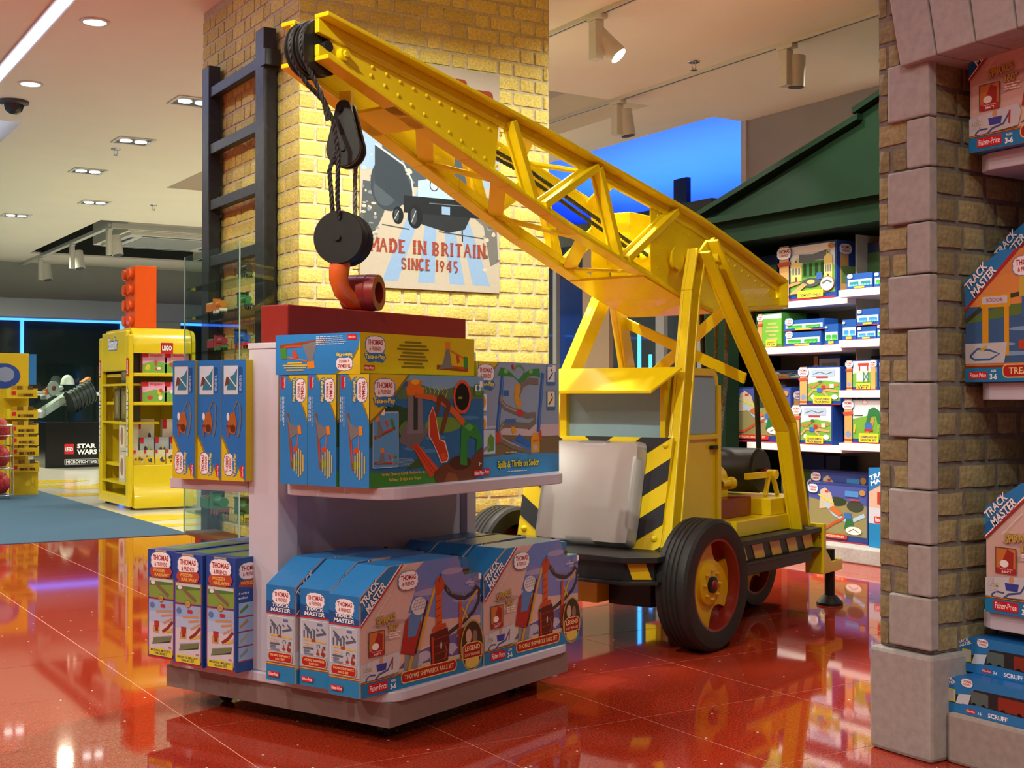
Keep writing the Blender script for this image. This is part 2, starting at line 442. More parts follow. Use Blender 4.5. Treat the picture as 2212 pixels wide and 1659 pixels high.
# ---- ceiling with recesses
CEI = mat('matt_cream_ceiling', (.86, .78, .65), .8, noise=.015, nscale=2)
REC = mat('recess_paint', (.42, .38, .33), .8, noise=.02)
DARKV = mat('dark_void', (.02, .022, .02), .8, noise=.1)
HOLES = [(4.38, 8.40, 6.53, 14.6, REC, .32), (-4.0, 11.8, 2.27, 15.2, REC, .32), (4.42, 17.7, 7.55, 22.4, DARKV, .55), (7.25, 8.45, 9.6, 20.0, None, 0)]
xs = sorted({-6.0, 9.6} | {h[0] for h in HOLES} | {h[2] for h in HOLES}); ys = sorted({-4.5, 25.2} | {h[1] for h in HOLES} | {h[3] for h in HOLES})
cm = MB(CEI)
for a in range(len(xs) - 1):
    for b in range(len(ys) - 1):
        cx, cy = (xs[a] + xs[a + 1]) / 2, (ys[b] + ys[b + 1]) / 2
        if any(h[0] < cx < h[2] and h[1] < cy < h[3] for h in HOLES): continue
        cm.box(xs[a], ys[b], CEIL, xs[a + 1], ys[b + 1], CEIL + .03)
ceil = struct(obj('ceiling', cm))
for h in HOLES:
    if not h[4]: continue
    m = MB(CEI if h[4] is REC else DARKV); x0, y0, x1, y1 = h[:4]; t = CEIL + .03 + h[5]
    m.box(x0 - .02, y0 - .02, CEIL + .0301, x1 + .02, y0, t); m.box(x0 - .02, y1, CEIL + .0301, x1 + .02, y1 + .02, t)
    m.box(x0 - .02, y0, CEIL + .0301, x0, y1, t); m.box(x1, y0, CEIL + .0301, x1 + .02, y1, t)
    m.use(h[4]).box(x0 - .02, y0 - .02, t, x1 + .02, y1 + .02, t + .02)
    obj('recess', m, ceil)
# ---- outer walls
WALL = mat('warm_tan_wall', (.40, .28, .19), .75, noise=.03, nscale=3)
GREYP = mat('grey_panel', (.36, .34, .36), .7, noise=.03, nscale=3)
struct(obj('wall_left', MB(WALL).box(-6.2, -4.7, 0, -6.0, 25.4, 3.6)))
struct(obj('wall_rear', MB(WALL).box(-6.2, -4.7, 0, 7.8, -4.5, 3.6)))
gw = struct(obj('wall_right', MB(GREYP).box(7.6, -4.7, 0, 7.8, 8.44, CEIL)))
obj('corner_trim', MB(mat('pale_trim', (.6, .58, .6), .5, noise=.02)).box(7.575, 8.40, 0, 7.60, 8.46, CEIL), gw)

# ---- far shop wall: bulkhead, dark windows edged with blue light
BULK = mat('grey_bulkhead', (.36, .37, .36), .75, noise=.03, nscale=2)
BULK2 = mat('blue_grey_bulkhead', (.22, .24, .27), .75, noise=.03, nscale=2)
YB = 24.0
wb = struct(obj('wall_back', MB(BULK).box(-6, YB, 2.72, 9.6, YB + .2, CEIL)))
obj('bulkhead', MB(BULK2).box(-6, YB - .5, 2.40, 9.6, YB + .2, 2.72), wb)
DG = mat('dark_window_glass', (.012, .02, .018), .06, noise=.2, nscale=1, spec=.6)
NIGHT = MB(DG).box(-6, YB + .05, 0, 9.6, YB + .1, 2.40)
obj('window_glass', NIGHT, wb)
LEDB = mat('blue_led', (.05, .2, .9), .5, emit=(.03, .18, 1.0), emit_s=5.0, noise=.01)
lb = MB(LEDB)
for px in (48, 264):
    a = on_y(px, 790, YB - .02); lb.box(a.x - .025, YB - .03, 0, a.x + .025, YB + .04, 2.40)
a = on_y(264, 690, YB); lb.box(-6, YB - .03, 2.36, a.x, YB + .04, 2.40)
a0 = on_y(388, 690, YB).x; lb.box(a0, YB - .03, 2.36, a0 + 1.5, YB + .04, 2.40)
obj('blue_light_strip', lb, wb)
a = on_y(264, 790, YB).x
obj('wall_pier', MB(BULK).box(a + .03, YB - .06, 0, a0, YB + .04, 2.40), wb)

# ---- brick work
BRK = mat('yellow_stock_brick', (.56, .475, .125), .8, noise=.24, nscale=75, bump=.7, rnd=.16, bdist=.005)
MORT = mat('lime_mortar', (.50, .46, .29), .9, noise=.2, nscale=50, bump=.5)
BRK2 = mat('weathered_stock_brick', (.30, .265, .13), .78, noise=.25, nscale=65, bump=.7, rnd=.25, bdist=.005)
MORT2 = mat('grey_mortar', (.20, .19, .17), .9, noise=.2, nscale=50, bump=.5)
def brick_mesh(L, h, m, rnd):
    mb = MB(m); nx, nz = (4 if L > .14 else 3), 2; g = .006; vs = []; fs = []
    for k in range(nz + 1):
        for i in range(nx + 1):
            ex = i in (0, nx); ez = k in (0, nz)
            y = rnd.uniform(.000, .004) if (ex or ez) else rnd.uniform(-.007, -.001)
            x = L * i / nx + (g * .7 * (1 if i == 0 else -1) if ex else 0) + rnd.uniform(-.002, .002)
            z = h * k / nz + (g * .5 * (1 if k == 0 else -1) if ez else 0) + rnd.uniform(-.0015, .0015)
            vs.append((x, y, z))
    W = nx + 1
    for k in range(nz):
        for i in range(nx): fs.append((k * W + i, k * W + i + 1, (k + 1) * W + i + 1, (k + 1) * W + i))
    ring = [i for i in range(W)] + [k * W + nx for k in range(1, nz + 1)] + [nz * W + i for i in range(nx - 1, -1, -1)] + [k * W for k in range(nz - 1, 0, -1)]
    o = len(vs)
    for r in ring:
        x, y, z = vs[r]; vs.append((min(max(x, .001), L - .001) + (.001 if x < L / 2 else -.001), .02, z))
    n = len(ring)
    for i in range(n): fs.append((ring[i], o + i, o + (i + 1) % n, ring[(i + 1) % n]))
    mb.add(vs, [f[::-1] for f in fs]) if False else mb.add(vs, fs)
    return mb
def brick_face(parent, org, rotz, width, z0, z1, m, course=.0834, longL=.205, shortL=.100, joint=.011, seed=3, limit=290, skip=None, name='brick', clipf=None):
    """Flemish bond on a vertical face; org = lower-left corner seen from outside, local x runs right, -y out"""
    rnd = random.Random(seed); variants = {}
    def var(L):
        key = round(L, 3)
        if key not in variants: variants[key] = [brick_mesh(L, course - joint, m, rnd) for _ in range(5 if L > .05 else 2)]
        return rnd.choice(variants[key])
    c, s = math.cos(rotz), math.sin(rotz); items = []
    row = 0; z = z0
    while z + course <= z1 + .001:
        x = 0; k = 0 if row % 2 else 1
        first = True
        while x < width - .02:
            L = longL if k % 2 == 0 else shortL
            if first and row % 2: L = longL * .72
            first = False
            if x + L > width - .045: L = width - x
            if not (skip and skip(x, z, L)):
                w = Vector((org[0] + c * (x + L / 2), org[1] + s * (x + L / 2), z + course / 2)); p = project(w)
                vis = 1 if (-20 < p[0] < 2232 and -20 < p[1] < 1300) else 0
                items.append((vis / max(p[2], .1) if p[2] > 0 else 0, x, z, round(L - joint, 3), row))
            x += L; k += 1
        z += course; row += 1
    items.sort(key=lambda t: -t[0])
    meshes = {}; rest = MB(m)
    for n, (sc, x, z, L, row) in enumerate(items):
        mb = var(L)
        if n < limit and sc > 0:
            if id(mb) not in meshes: meshes[id(mb)] = mb.data('brick', 30)
            link(name, meshes[id(mb)], parent, (org[0] + c * x, org[1] + s * x, z + joint / 2), (0, 0, rotz))
        else: rest.add([(org[0] + c * (x + v[0]) - s * v[1], org[1] + s * (x + v[0]) + c * v[1], z + joint / 2 + v[2]) for v in mb.v], mb.f)
    if rest.v: o = obj('further_bricks', rest, parent, 30); o['kind'] = 'stuff'
# ---- the square brick column
CX0, CX1, CY0, CY1 = 2.586, 4.159, 6.295, 7.863
core = struct(obj('wall_column_front', MB(MORT).box(CX0 + .006, CY0 + .007, 0, CX1 - .006, CY0 + .5, CEIL)))
brick_face(core, (CX0, CY0, 0), 0, CX1 - CX0, .0, CEIL, BRK, limit=298, seed=5)
core2 = struct(obj('wall_column_side', MB(MORT).box(CX0 + .0065, CY0 + .51, 0, CX1 - .006, CY1, CEIL)))
brick_face(core2, (CX0, CY1, 0), -math.pi / 2, CY1 - CY0, .0, CEIL, BRK, limit=298, seed=11)

# ---- black ladder fixed to the column's side
LAD = mat('black_stained_wood', (.016, .019, .024), .45, noise=.35, nscale=25, bump=.35)
ld = thing('wall_ladder', 'black wooden ladder with square rungs fixed to the brick column', 'ladder', (CX0, 7.0, .3))
def onX(px, py): return on_x(px, py, CX0 - .05)
ya, yb = onX(577, 300).y, onX(459, 300).y
for y, zt in ((ya, on_x(577, 66, CX0 - .05).z), (yb, on_x(459, 148, CX0 - .05).z)):
    obj('rail', MB(LAD).box(-.095, y - 7.0 - .062, -.2, -.022, y - 7.0 + .062, zt - .3), ld, bevel=.004)
for py in (178, 305, 430, 555, 680):
    z = onX(505, py).z - .3
    obj('rung', MB(LAD).box(-.085, ya - 7.0 + .0, z - .03, -.035, yb - 7.0, z + .03), ld, bevel=.003)
for z in (on_x(600, 118, CX0 - .05).z - .3, 1.0):
    obj('bracket', MB(BLK).box(-.100, ya - 7.0 - .10, z - .045, -.012, ya - 7.0 - .03, z + .045), ld, bevel=.003)

# ---- poster on the column front
PX0, PX1 = on_y(775, 470, CY0).x, on_y(1076, 470, CY0).x; PZ0, PZ1 = on_y(1076, 634, CY0).z, on_y(1076, 165, CY0).z
pw, ph = PX1 - PX0, PZ1 - PZ0
po = thing('poster', 'weathered steam engine poster lettered MADE IN BRITAIN SINCE 1945 on the brick column', 'poster', (PX0, CY0 - .0145, PZ0))
ns = 16; 
obj('paper', MB(pm('#aaa598')).box(0, 0, 0, pw, .003, ph), po)
A = Art(.00003)
W_, H_ = pw, ph
rr = random.Random(4)
# pale blue rays
for (a, b, c, d) in [(.15, .26, .40, .47), (.40, .52, .48, .54), (.63, .74, .56, .62), (.80, .93, .64, .70)]:
    A.poly([(a * W_, .03 * H_), (b * W_, .03 * H_), (d * W_, .44 * H_), (c * W_, .44 * H_)], '#7f9fc4')
A.poly([(.0, .5 * H_), (.15 * W_, .52 * H_), (.15 * W_, .72 * H_), (0, .72 * H_)], '#88a6c8')
A.rect(.15 * W_, .45 * H_, .86 * W_, .86 * H_, '#46515c')
A.poly([(.86 * W_, .46 * H_), (.99 * W_, .5 * H_), (.99 * W_, .62 * H_), (.86 * W_, .66 * H_)], '#8fa9c6')
A.poly([(0, .24 * H_), (.06 * W_, .18 * H_), (.16 * W_, .32 * H_), (.22 * W_, .45 * H_), (.02 * W_, .46 * H_)], '#4b5358')
A.poly([(.76 * W_, .36 * H_), (.88 * W_, .30 * H_), (.93 * W_, .12 * H_), (.99 * W_, .14 * H_), (.97 * W_, .4 * H_), (.86 * W_, .46 * H_)], '#6a6a68')
for k in range(90):   # torn grain along the edges
    x, y = rr.choice([(rr.uniform(0, .12), rr.uniform(.2, .6)), (rr.uniform(.84, .99), rr.uniform(.1, .5)), (rr.uniform(.1, .4), rr.uniform(.42, .6))])
    A.ell(x * W_, y * H_, W_ * rr.uniform(.005, .02), W_ * rr.uniform(.005, .016), rr.choice(['#565b5e', '#b8b2a4', '#7d8690']), 7); A.layer -= .8
# plain generic locomotive: boiler, tank, buffer beam, wheels
A.ell(.20 * W_, .455 * H_, .13 * W_, .12 * H_, '#38424c', 26); A.ell(.17 * W_, .43 * H_, .08 * W_, .075 * H_, '#46525c', 20)
A.poly([(.10 * W_, .62 * H_), (.30 * W_, .53 * H_), (.36 * W_, .44 * H_), (.36 * W_, .36 * H_), (.27 * W_, .37 * H_), (.1 * W_, .45 * H_)], '#343e48')
A.stroke([(.10 * W_, .622 * H_), (.30 * W_, .545 * H_), (.355 * W_, .48 * H_), (.37 * W_, .41 * H_)], .012 * W_, '#aab4bc')
A.poly([(.40 * W_, .41 * H_), (.40 * W_, .48 * H_), (.46 * W_, .49 * H_), (.50 * W_, .52 * H_), (.55 * W_, .49 * H_), (.62 * W_, .46 * H_), (.66 * W_, .41 * H_)], '#9bbbe0')
A.ell(.515 * W_, .465 * H_, .032 * W_, .026 * H_, '#2a3036'); A.ell(.515 * W_, .465 * H_, .026 * W_, .021 * H_, '#a9c4e2')
A.poly([(.33 * W_, .62 * H_), (.38 * W_, .615 * H_), (.41 * W_, .57 * H_), (.47 * W_, .55 * H_), (.46 * W_, .52 * H_), (.37 * W_, .53 * H_)], '#9bbbe0')
A.rect(.30 * W_, .335 * H_, .90 * W_, .41 * H_, '#23282d')
A.poly([(.34 * W_, .335 * H_), (.78 * W_, .335 * H_), (.74 * W_, .28 * H_), (.62 * W_, .26 * H_), (.42 * W_, .29 * H_)], '#2b3035')
for (x, r) in ((.26, .055), (.38, .075)):
    A.ell(x * W_, .32 * H_, r * .7 * W_, r * W_, '#1f2428'); A.ell(x * W_ - .01 * W_, .32 * H_, r * .3 * W_, r * .7 * W_, '#3c444c'); A.stroke([((x - .025) * W_, .32 * H_ - r * .5 * W_), ((x + .005) * W_, .32 * H_ + r * .5 * W_)], .006 * W_, '#9aa2a8')
A.stroke([(.48 * W_, .385 * H_), (.80 * W_, .385 * H_)], .006 * W_, '#5a646c'); A.rect(.57 * W_, .34 * H_, .63 * W_, .375 * H_, '#7f9fc4')
A.ell(.93 * W_, .35 * H_, .035 * W_, .035 * H_, '#3a3f44')
A.stroke([(.72 * W_, .285 * H_), (.722 * W_, .225 * H_)], .008 * W_, '#2a2e32')
A.stroke([(.15 * W_, .275 * H_), (.34 * W_, .262 * H_)], .006 * W_, '#4a4e52'); A.stroke([(.55 * W_, .262 * H_), (.88 * W_, .245 * H_)], .006 * W_, '#4a4e52')
for (x, y, r) in ((.70, .93, .055), (.88, .885, .07)): A.rrect((x - r) * W_, (y - r * .35) * H_, (x + r) * W_, (y + r * .5) * H_, .03 * W_, '#8a3a26')
def stencil(a, body, x0, y0, x1, y1, m):
    """slab stencil capitals drawn on a 5x7 grid of strokes"""
    G = {'M': ['V0', 'V4', 'D0,7,2,2', 'D4,7,2,2'], 'A': ['D0,0,2,7', 'D4,0,2,7', 'H1.2,2.6,1.6'], 'D': ['V.3', 'C'], 'E': ['V.3', 'H.3,0,3.4', 'H.3,6,3.4', 'H.3,3,2.6'],
         'I': ['V1.5'], 'N': ['V.1', 'V3.7', 'D.4,7,3.9,0'], 'B': ['V.3', 'P3.4,6.3', 'P0,3.1'], 'R': ['V.3', 'P3.2,6.3', 'D2,3.3,4.2,0'], 'T': ['V1.6', 'H0,6,4.3'],
         'S': ['S'], 'C': ['O'], '1': ['V1.5'], '9': ['P3,6.3', 'D3.3,4.6,1.6,0'], '4': ['V2.6', 'D.2,2.4,2.8,7', 'H0,1.6,4.2'], '5': ['H.5,6,3', 'D.9,3.4,.9,6.6', 'P0,3.4'], ' ': []}
    n = sum(.55 if c in 'I1 ' else 1 for c in body); u = (x1 - x0) / (n * 5.6); v = (y1 - y0) / 7; x = x0
    wst = 1.6
    for c in body:
        def S(pts, w=wst): a.stroke([(x + p[0] * u, y0 + p[1] * v) for p in pts], w * u, m)
        for g in G[c]:
            t = [float(q) for q in g[1:].split(',')] if len(g) > 1 and g[1:] else []
            if g[0] == 'V':
                X = t[0] + .5; off = -1.2 if c in 'I1' else 0
                S([(X + off, .15), (X + off, 3.3)]); S([(X + off, 3.7), (X + off, 6.85)])
                for yy in (0.3, 6.7): S([(X + off - 1.05, yy), (X + off + 1.05, yy)], .6)
            elif g[0] == 'H': S([(t[0], t[1] + .4), (t[0] + t[2], t[1] + .4)], .8)
            elif g[0] == 'D': S([(t[0], t[1]), (t[2], t[3])], 1.0)
            elif g[0] == 'C': S([(1.6 + 2.4 * math.sin(q), 3.5 - 3.1 * math.cos(q)) for q in [math.pi * i / 10 for i in range(11)]])
            elif g[0] == 'O': S([(2.3 + 2 * math.sin(q), 3.5 + 3.1 * math.cos(q)) for q in [math.pi * (.25 + 1.5 * i / 14) for i in range(15)]][::1] if False else [(2.4 - 2 * math.sin(q), 3.5 + 3.1 * math.cos(q)) for q in [math.pi * (-.22 + 1.44 * i / 14) for i in range(15)]])
            elif g[0] == 'P':
                lo, hi = t; cy = (lo + hi) / 2; S([(1.5 + 1.9 * math.sin(q), cy - (hi - lo) / 2 * math.cos(q)) for q in [math.pi * i / 8 for i in range(9)]], 1.0)
                if c == '9': S([(1.9 - 1.5 * math.sin(q), cy - (hi - lo) / 2 * math.cos(q)) for q in [math.pi * i / 8 for i in range(9)]], 1.0)
            elif g[0] == 'S': S([(3.7, 5.6), (2.9, 6.5), (1.5, 6.5), (.7, 5.6), (.9, 4.4), (2.2, 3.6), (3.5, 2.8), (3.8, 1.6), (3, .6), (1.6, .5), (.6, 1.4)], 1.1)
        x += u * 5.6 * (.55 if c in 'I1 ' else 1)
stencil(A, 'MADE IN BRITAIN', .07 * W_, .155 * H_, .90 * W_, .215 * H_, '#8a4034')
stencil(A, 'SINCE 1945', .28 * W_, .085 * H_, .70 * W_, .135 * H_, '#8a4034')
A.obj('printed_picture', po, (0, 0, 0), (1, 0, 0), (0, -1, 0))

# ================================================================== the right hand pillar with its niche
STONE = mat('pinkish_limestone', (.385, .375, .355), .8, noise=.10, nscale=45, bump=.25)
STONE2 = mat('grey_limestone', (.34, .31, .28), .8, noise=.10, nscale=45, bump=.25)
PXF = 2.80; PYA, PYB = 2.373, 2.555
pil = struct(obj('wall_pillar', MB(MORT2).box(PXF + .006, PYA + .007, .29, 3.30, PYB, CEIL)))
# quoins: wide and narrow stones
def zq(px, py): return on_x(px, py, PXF).z
yw, ynr = on_x(1925, 600, PXF).y, on_x(1966, 600, PXF).y
qs = []; edges = [128, 255, 363, 480, 592, 710, 826, 946, 1058, 1176, 1288, 1403]
for i in range(len(edges) - 1):
    za, zb = zq(1990, edges[i]), zq(1990, edges[i + 1]); wide = i % 2 == 0
    qs.append((zb, za, wide))
    obj('quoin', MB(STONE).box(PXF - .014, PYA - .010, zb + .002, PXF + .022, yw if wide else ynr, za - .002), pil, bevel=.005)
def quoin_skip(x, z, L):
    y = PYB - x - L
    for (a, b, w) in qs:
        if z + .03 > a and z + .03 < b: return y < (yw if w else ynr) - .002 - (.03 if L > .12 else 0)
    return False
# brick infill beside the quoins, cut to the stones
rb = random.Random(21); z = .29; r = 0; cs = .0735
while z < CEIL - cs:
    lim = None
    for (a, b, w) in qs:
        if a - .02 < z + cs / 2 <= b + .02: lim = yw if w else ynr
    if lim is None: lim = on_x(1948, 60, PXF).y
    w = PYB - lim - .003
    parts = [w] if (w < .07 or r % 2) else [w * .45, w * .55]
    x = 0
    for L in parts:
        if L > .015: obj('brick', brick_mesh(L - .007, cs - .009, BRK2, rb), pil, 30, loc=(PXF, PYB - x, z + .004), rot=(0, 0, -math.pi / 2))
        x += L
    z += cs; r += 1
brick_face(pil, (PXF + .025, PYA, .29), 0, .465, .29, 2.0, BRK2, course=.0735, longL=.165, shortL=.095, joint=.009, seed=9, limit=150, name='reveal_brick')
plin = struct(obj('wall_plinth', MB(STONE).box(2.782, 2.36, 0, 3.30, 2.578, .288), bevel=.012))
# flat arch of stone over the niche
ar = MB(STONE)
arch = struct(obj('wall_arch', MB(MORT2).box(PXF + .02, .2, 1.93, 3.30, PYA - .003, CEIL)))
ySp = on_x(1962, 140, PXF).y; k = 0; y = ySp
while y > .35:
    w = .125; y2 = y - w; lean = .12 - .05 * k * .3
    z0 = 1.895 + .028 * min(1, (ySp - y) / .7); z0b = 1.895 + .028 * min(1, (ySp - y2) / .7)
    top = 2.22
    obj('voussoir', MB(STONE).prism([(y - .002, z0), (y + max(lean, 0) * .5, top), (y2 + max(lean, 0) * .5 + .004, top), (y2 + .002, z0b)], 'x', PXF - .035, PXF + .16), arch, bevel=.004)
    y = y2; k += 1
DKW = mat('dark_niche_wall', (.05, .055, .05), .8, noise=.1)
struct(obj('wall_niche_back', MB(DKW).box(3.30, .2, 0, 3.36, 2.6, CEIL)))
bn = tag(obj('stone_bench', MB(STONE2).box(2.84, .25, 0, 3.299, 2.358, .137), bevel=.01), 'low grey stone bench along the bottom of the arched niche', 'bench')
# ================================================================== THE YELLOW CRANE
CR0 = (3.3205, 3.8413, 0); CRZ = math.radians(20.257)
cr = thing('crane_truck', 'big yellow mobile crane with lattice jib, striped front board and silver front plate', 'crane', CR0, CRZ)
def interp(tab, x):
    for (a, b) in zip(tab[:-1], tab[1:]):
        if x <= b[0] or b is tab[-1]: return a[1] + (b[1] - a[1]) * (x - a[0]) / (b[0] - a[0])
CYL = .5575
def yn(x): return .449 + (x + 1.64) * (-.114 / 2.203)
TT = [(-1.655, 2.188), (-.564, 1.989), (.312, 1.812), (.475, 1.776), (.80, 1.684), (1.222, 1.552)]
BT = [(-1.655, 2.040), (-.396, 1.615), (.3075, 1.4153), (.563, 1.3612), (1.222, 1.417)]
zt = lambda x: interp(TT, x)
zb = lambda x: interp(BT, x)
# ---- jib: two lattice girders
STN = [-1.655, -1.3, -1.0, -.793, -.564, -.396, -.11, .15, .312, .475, .563, .8, 1.0, 1.222]
for side in (0, 1):
    Y = (lambda x, off: yn(x) + off) if side == 0 else (lambda x, off: 2 * CYL - yn(x) - off)
    nm = MB(YEL)
    def strip(fz, o0, o1, t0, t1, st=STN):
        for a, b in zip(st[:-1], st[1:]):
            p = [(a, Y(a, o0), fz(a) + t0), (b, Y(b, o0), fz(b) + t0), (b, Y(b, o1), fz(b) + t0), (a, Y(a, o1), fz(a) + t0),
                 (a, Y(a, o0), fz(a) + t1), (b, Y(b, o0), fz(b) + t1), (b, Y(b, o1), fz(b) + t1), (a, Y(a, o1), fz(a) + t1)]
            if side: p = [p[3], p[2], p[1], p[0], p[7], p[6], p[5], p[4]]
            nm.hexa(p)
    strip(zt, 0, .062, -.015, 0); strip(zt, .042, .062, -.060, -.015)
    obj('upper_chord', nm, cr, bevel=.003)
    nm = MB(YEL); strip(zb, 0, .062, 0, .015); strip(zb, .042, .062, .015, .052)
    obj('lower_chord', nm, cr, bevel=.003)
    def plate(xs_, lo=None, hi=None, name='web_plate'):
        m = MB(YEL)
        tops = [(x, zt(x) - .013) for x in xs_]; bots = [(x, zb(x) + .013) for x in xs_]
        if lo: bots = lo
        n = len(xs_)
        for i in range(n - 1):
            q = []
            for (o) in (.056, .050):
                q.append([(bots[i][0], Y(bots[i][0], o), bots[i][1]), (bots[i + 1][0], Y(bots[i + 1][0], o), bots[i + 1][1]),
                          (tops[i + 1][0], Y(tops[i + 1][0], o), tops[i + 1][1]), (tops[i][0], Y(tops[i][0], o), tops[i][1])])
            a, b = q
            p = [a[0], a[1], b[1], b[0], a[3], a[2], b[2], b[3]]
            m.hexa(p if side else [p[3], p[2], p[1], p[0], p[7], p[6], p[5], p[4]])
        return obj(name, m, cr)
    plate([-1.60, -1.4, -1.2, -1.0, -.793], lo=[(-1.60, zb(-1.60) + .013), (-1.4, zb(-1.4) + .013), (-1.2, zb(-1.2) + .013), (-1.0, zb(-1.0) + .013), (-.826, zb(-.826) + .013)])
    plate([.16, .312, .475, .68]); plate([.72, .95, 1.2])
    # end plate at the tail
    m = MB(YEL); x = 1.222
    p = [(x, Y(x, 0), zb(x)), (x + .012, Y(x, 0), zb(x)), (x + .012, Y(x, .062), zb(x)), (x, Y(x, .062), zb(x)), (x, Y(x, 0), zt(x)), (x + .012, Y(x, 0), zt(x)), (x + .012, Y(x, .062), zt(x)), (x, Y(x, .062), zt(x))]
    m.hexa(p); obj('end_plate', m, cr, bevel=.003)
    # rivets
    rv = MB(YEL); d = (0, -1 if side == 0 else 1, 0)
    def riv(x, z): rv.dome((x, Y(x, .050), z), d, .0082, .005, 7)
    for i in range(11):
        f = i / 10; riv(-1.42 + .63 * f, 2.0654 - .125 * f); riv(-1.426 + .613 * f, 2.0358 - .212 * f)
    riv(-.795, 1.8885)
    for i in range(5): riv(.21, zb(.21) + .09 + .055 * i); riv(.25 + .05 * i, zt(.25 + .05 * i) - .09)
    for i in range(7): riv(.77 + .06 * i, zt(.77 + .06 * i) - .085); riv(.78 + .055 * i, zb(.78 + .055 * i) + .075)
    for i in range(3): riv(.765, 1.47 + .05 * i)
    o = obj('rivets', rv, cr, 60); o['kind'] = 'stuff'
    # diagonals of the open lattice
    for (xa, ta, xb, tb) in [(-.755, 1, -.63, 0), (-.575, 0, -.245, 1), (-.235, 1, -.10, 0), (-.045, 0, .315, 1)]:
        za = (zt(xa) - .03) if ta else (zb(xa) + .03); zc = (zt(xb) - .03) if tb else (zb(xb) + .03)
        m = MB(YEL); m.beam((xa, Y(xa, .034), za), (xb, Y(xb, .034), zc), .030, .046, (0, 1, 0)); m.beam((xa, Y(xa, .050), za), (xb, Y(xb, .050), zc), .058, .010, (0, 1, 0))
        obj('lattice_bar', m, cr, bevel=.003)
    # nose bolt
    m = MB(YEL); m.cyl((-1.555, Y(-1.555, .052), 2.078), (-1.555, Y(-1.555, .030), 2.078), .020, n=14); m.cyl((-1.555, Y(-1.555, .032), 2.078), (-1.555, Y(-1.555, .020), 2.078), .011, n=6)
    obj('axle_bolt', m, cr, 40)
# cross lacing between the two lower chords and the two upper chords
def far_y(x, o): return 2 * CYL - yn(x) - o
def xbar(xa, xb, fz, dz, w=.05):
    m = MB(YEL); m.beam((xa, yn(xa) + .05, fz(xa) + dz), (xb, far_y(xb, .05), fz(xb) + dz), w, .012); return obj('lacing_bar', m, cr, bevel=.002)
for (a, b) in [(-1.18, -.98), (-.80, -.98), (-.80, -.55), (-.30, -.55), (-.30, -.02), (.06, -.02)]: xbar(a, b, zb, .02, .06)
for (a, b) in [(-1.30, -1.30), (-.80, -.95), (-.62, -.40), (-.15, -.40), (-.10, .14), (.62, .62), (1.1, 1.1)]: xbar(a, b, zt, -.03)
m = MB(YEL)
def belly(xa, xb, fz, dz):
    m.hexa([(xa, yn(xa) + .01, fz(xa) + dz - .01), (xb, yn(xb) + .01, fz(xb) + dz - .01), (xb, far_y(xb, .01), fz(xb) + dz - .01), (xa, far_y(xa, .01), fz(xa) + dz - .01),
            (xa, yn(xa) + .01, fz(xa) + dz), (xb, yn(xb) + .01, fz(xb) + dz), (xb, far_y(xb, .01), fz(xb) + dz), (xa, far_y(xa, .01), fz(xa) + dz)])
belly(.05, .3075, zb, .004); belly(.3075, .563, zb, .004); belly(.563, 1.2, zb, .004)
obj('belly_plate', m, cr)
m = MB(YEL); belly(-1.36, -1.22, zb, .01); obj('nose_plate', m, cr)
# inner gusset box over the pivot
m = MB(YEL); m.box(.30, .60, 1.46, .56, .70, 1.80); obj('pivot_housing', m, cr, bevel=.005)

# ---- sheaves at the nose, twin ropes
for yy in (.533, .582):
    m = MB(BLK); m.lathe([(.0, -.020), (.088, -.020), (.090, -.012), (.074, -.004), (.074, .004), (.090, .012), (.088, .020), (.0, .020)], (-1.612, yy, 2.092), 'y', 36)
    obj('nose_sheave', m, cr, 35)
m = MB(BLK); m.cyl((-1.612, .49, 2.092), (-1.612, .625, 2.092), .018); obj('sheave_axle', m, cr, 40)
def arc(cx, cz, r, a0, a1, y, n=12): return [(cx + r * math.cos(math.radians(a0 + (a1 - a0) * i / n)), y, cz + r * math.sin(math.radians(a0 + (a1 - a0) * i / n))) for i in range(n + 1)]
m = MB(ROPE); m.rope(arc(-1.612, 2.092, .082, 60, 205, .533) + [(-1.628, .52, 1.96), (-1.583, .50, 1.86), (-1.552, .51, 1.76), (-1.526, .54, 1.62), (-1.505, .552, 1.565)], .0078)
obj('hoist_rope', m, cr, 60)
m = MB(ROPE); m.rope(arc(-1.612, 2.092, .082, 60, 215, .582) + [(-1.628, .575, 1.985), (-1.56, .57, 1.94), (-1.545, .565, 1.88)], .0078)
obj('hoist_rope', m, cr, 60)
m = MB(ROPE); m.rope([(-1.505, .565, 1.80), (-1.528, .575, 1.72), (-1.50, .585, 1.56)], .0078); obj('hoist_rope', m, cr, 60)
m = MB(ROPEG); m.rope([(-1.415, .565, 1.79), (-1.412, .575, 1.70), (-1.40, .585, 1.56)], .0078); obj('hoist_rope', m, cr, 60)
# two ropes lying inside the jib back to the winch
for yy in (.50, .545):
    m = MB(ROPE); m.rope([(-1.57, yy, 2.165), (-1.2, yy, 1.97), (-.6, yy, 1.86), (.1, yy, 1.655), (.55, yy, 1.52), (.98, yy, 1.47)], .0085); obj('luffing_rope', m, cr, 60)

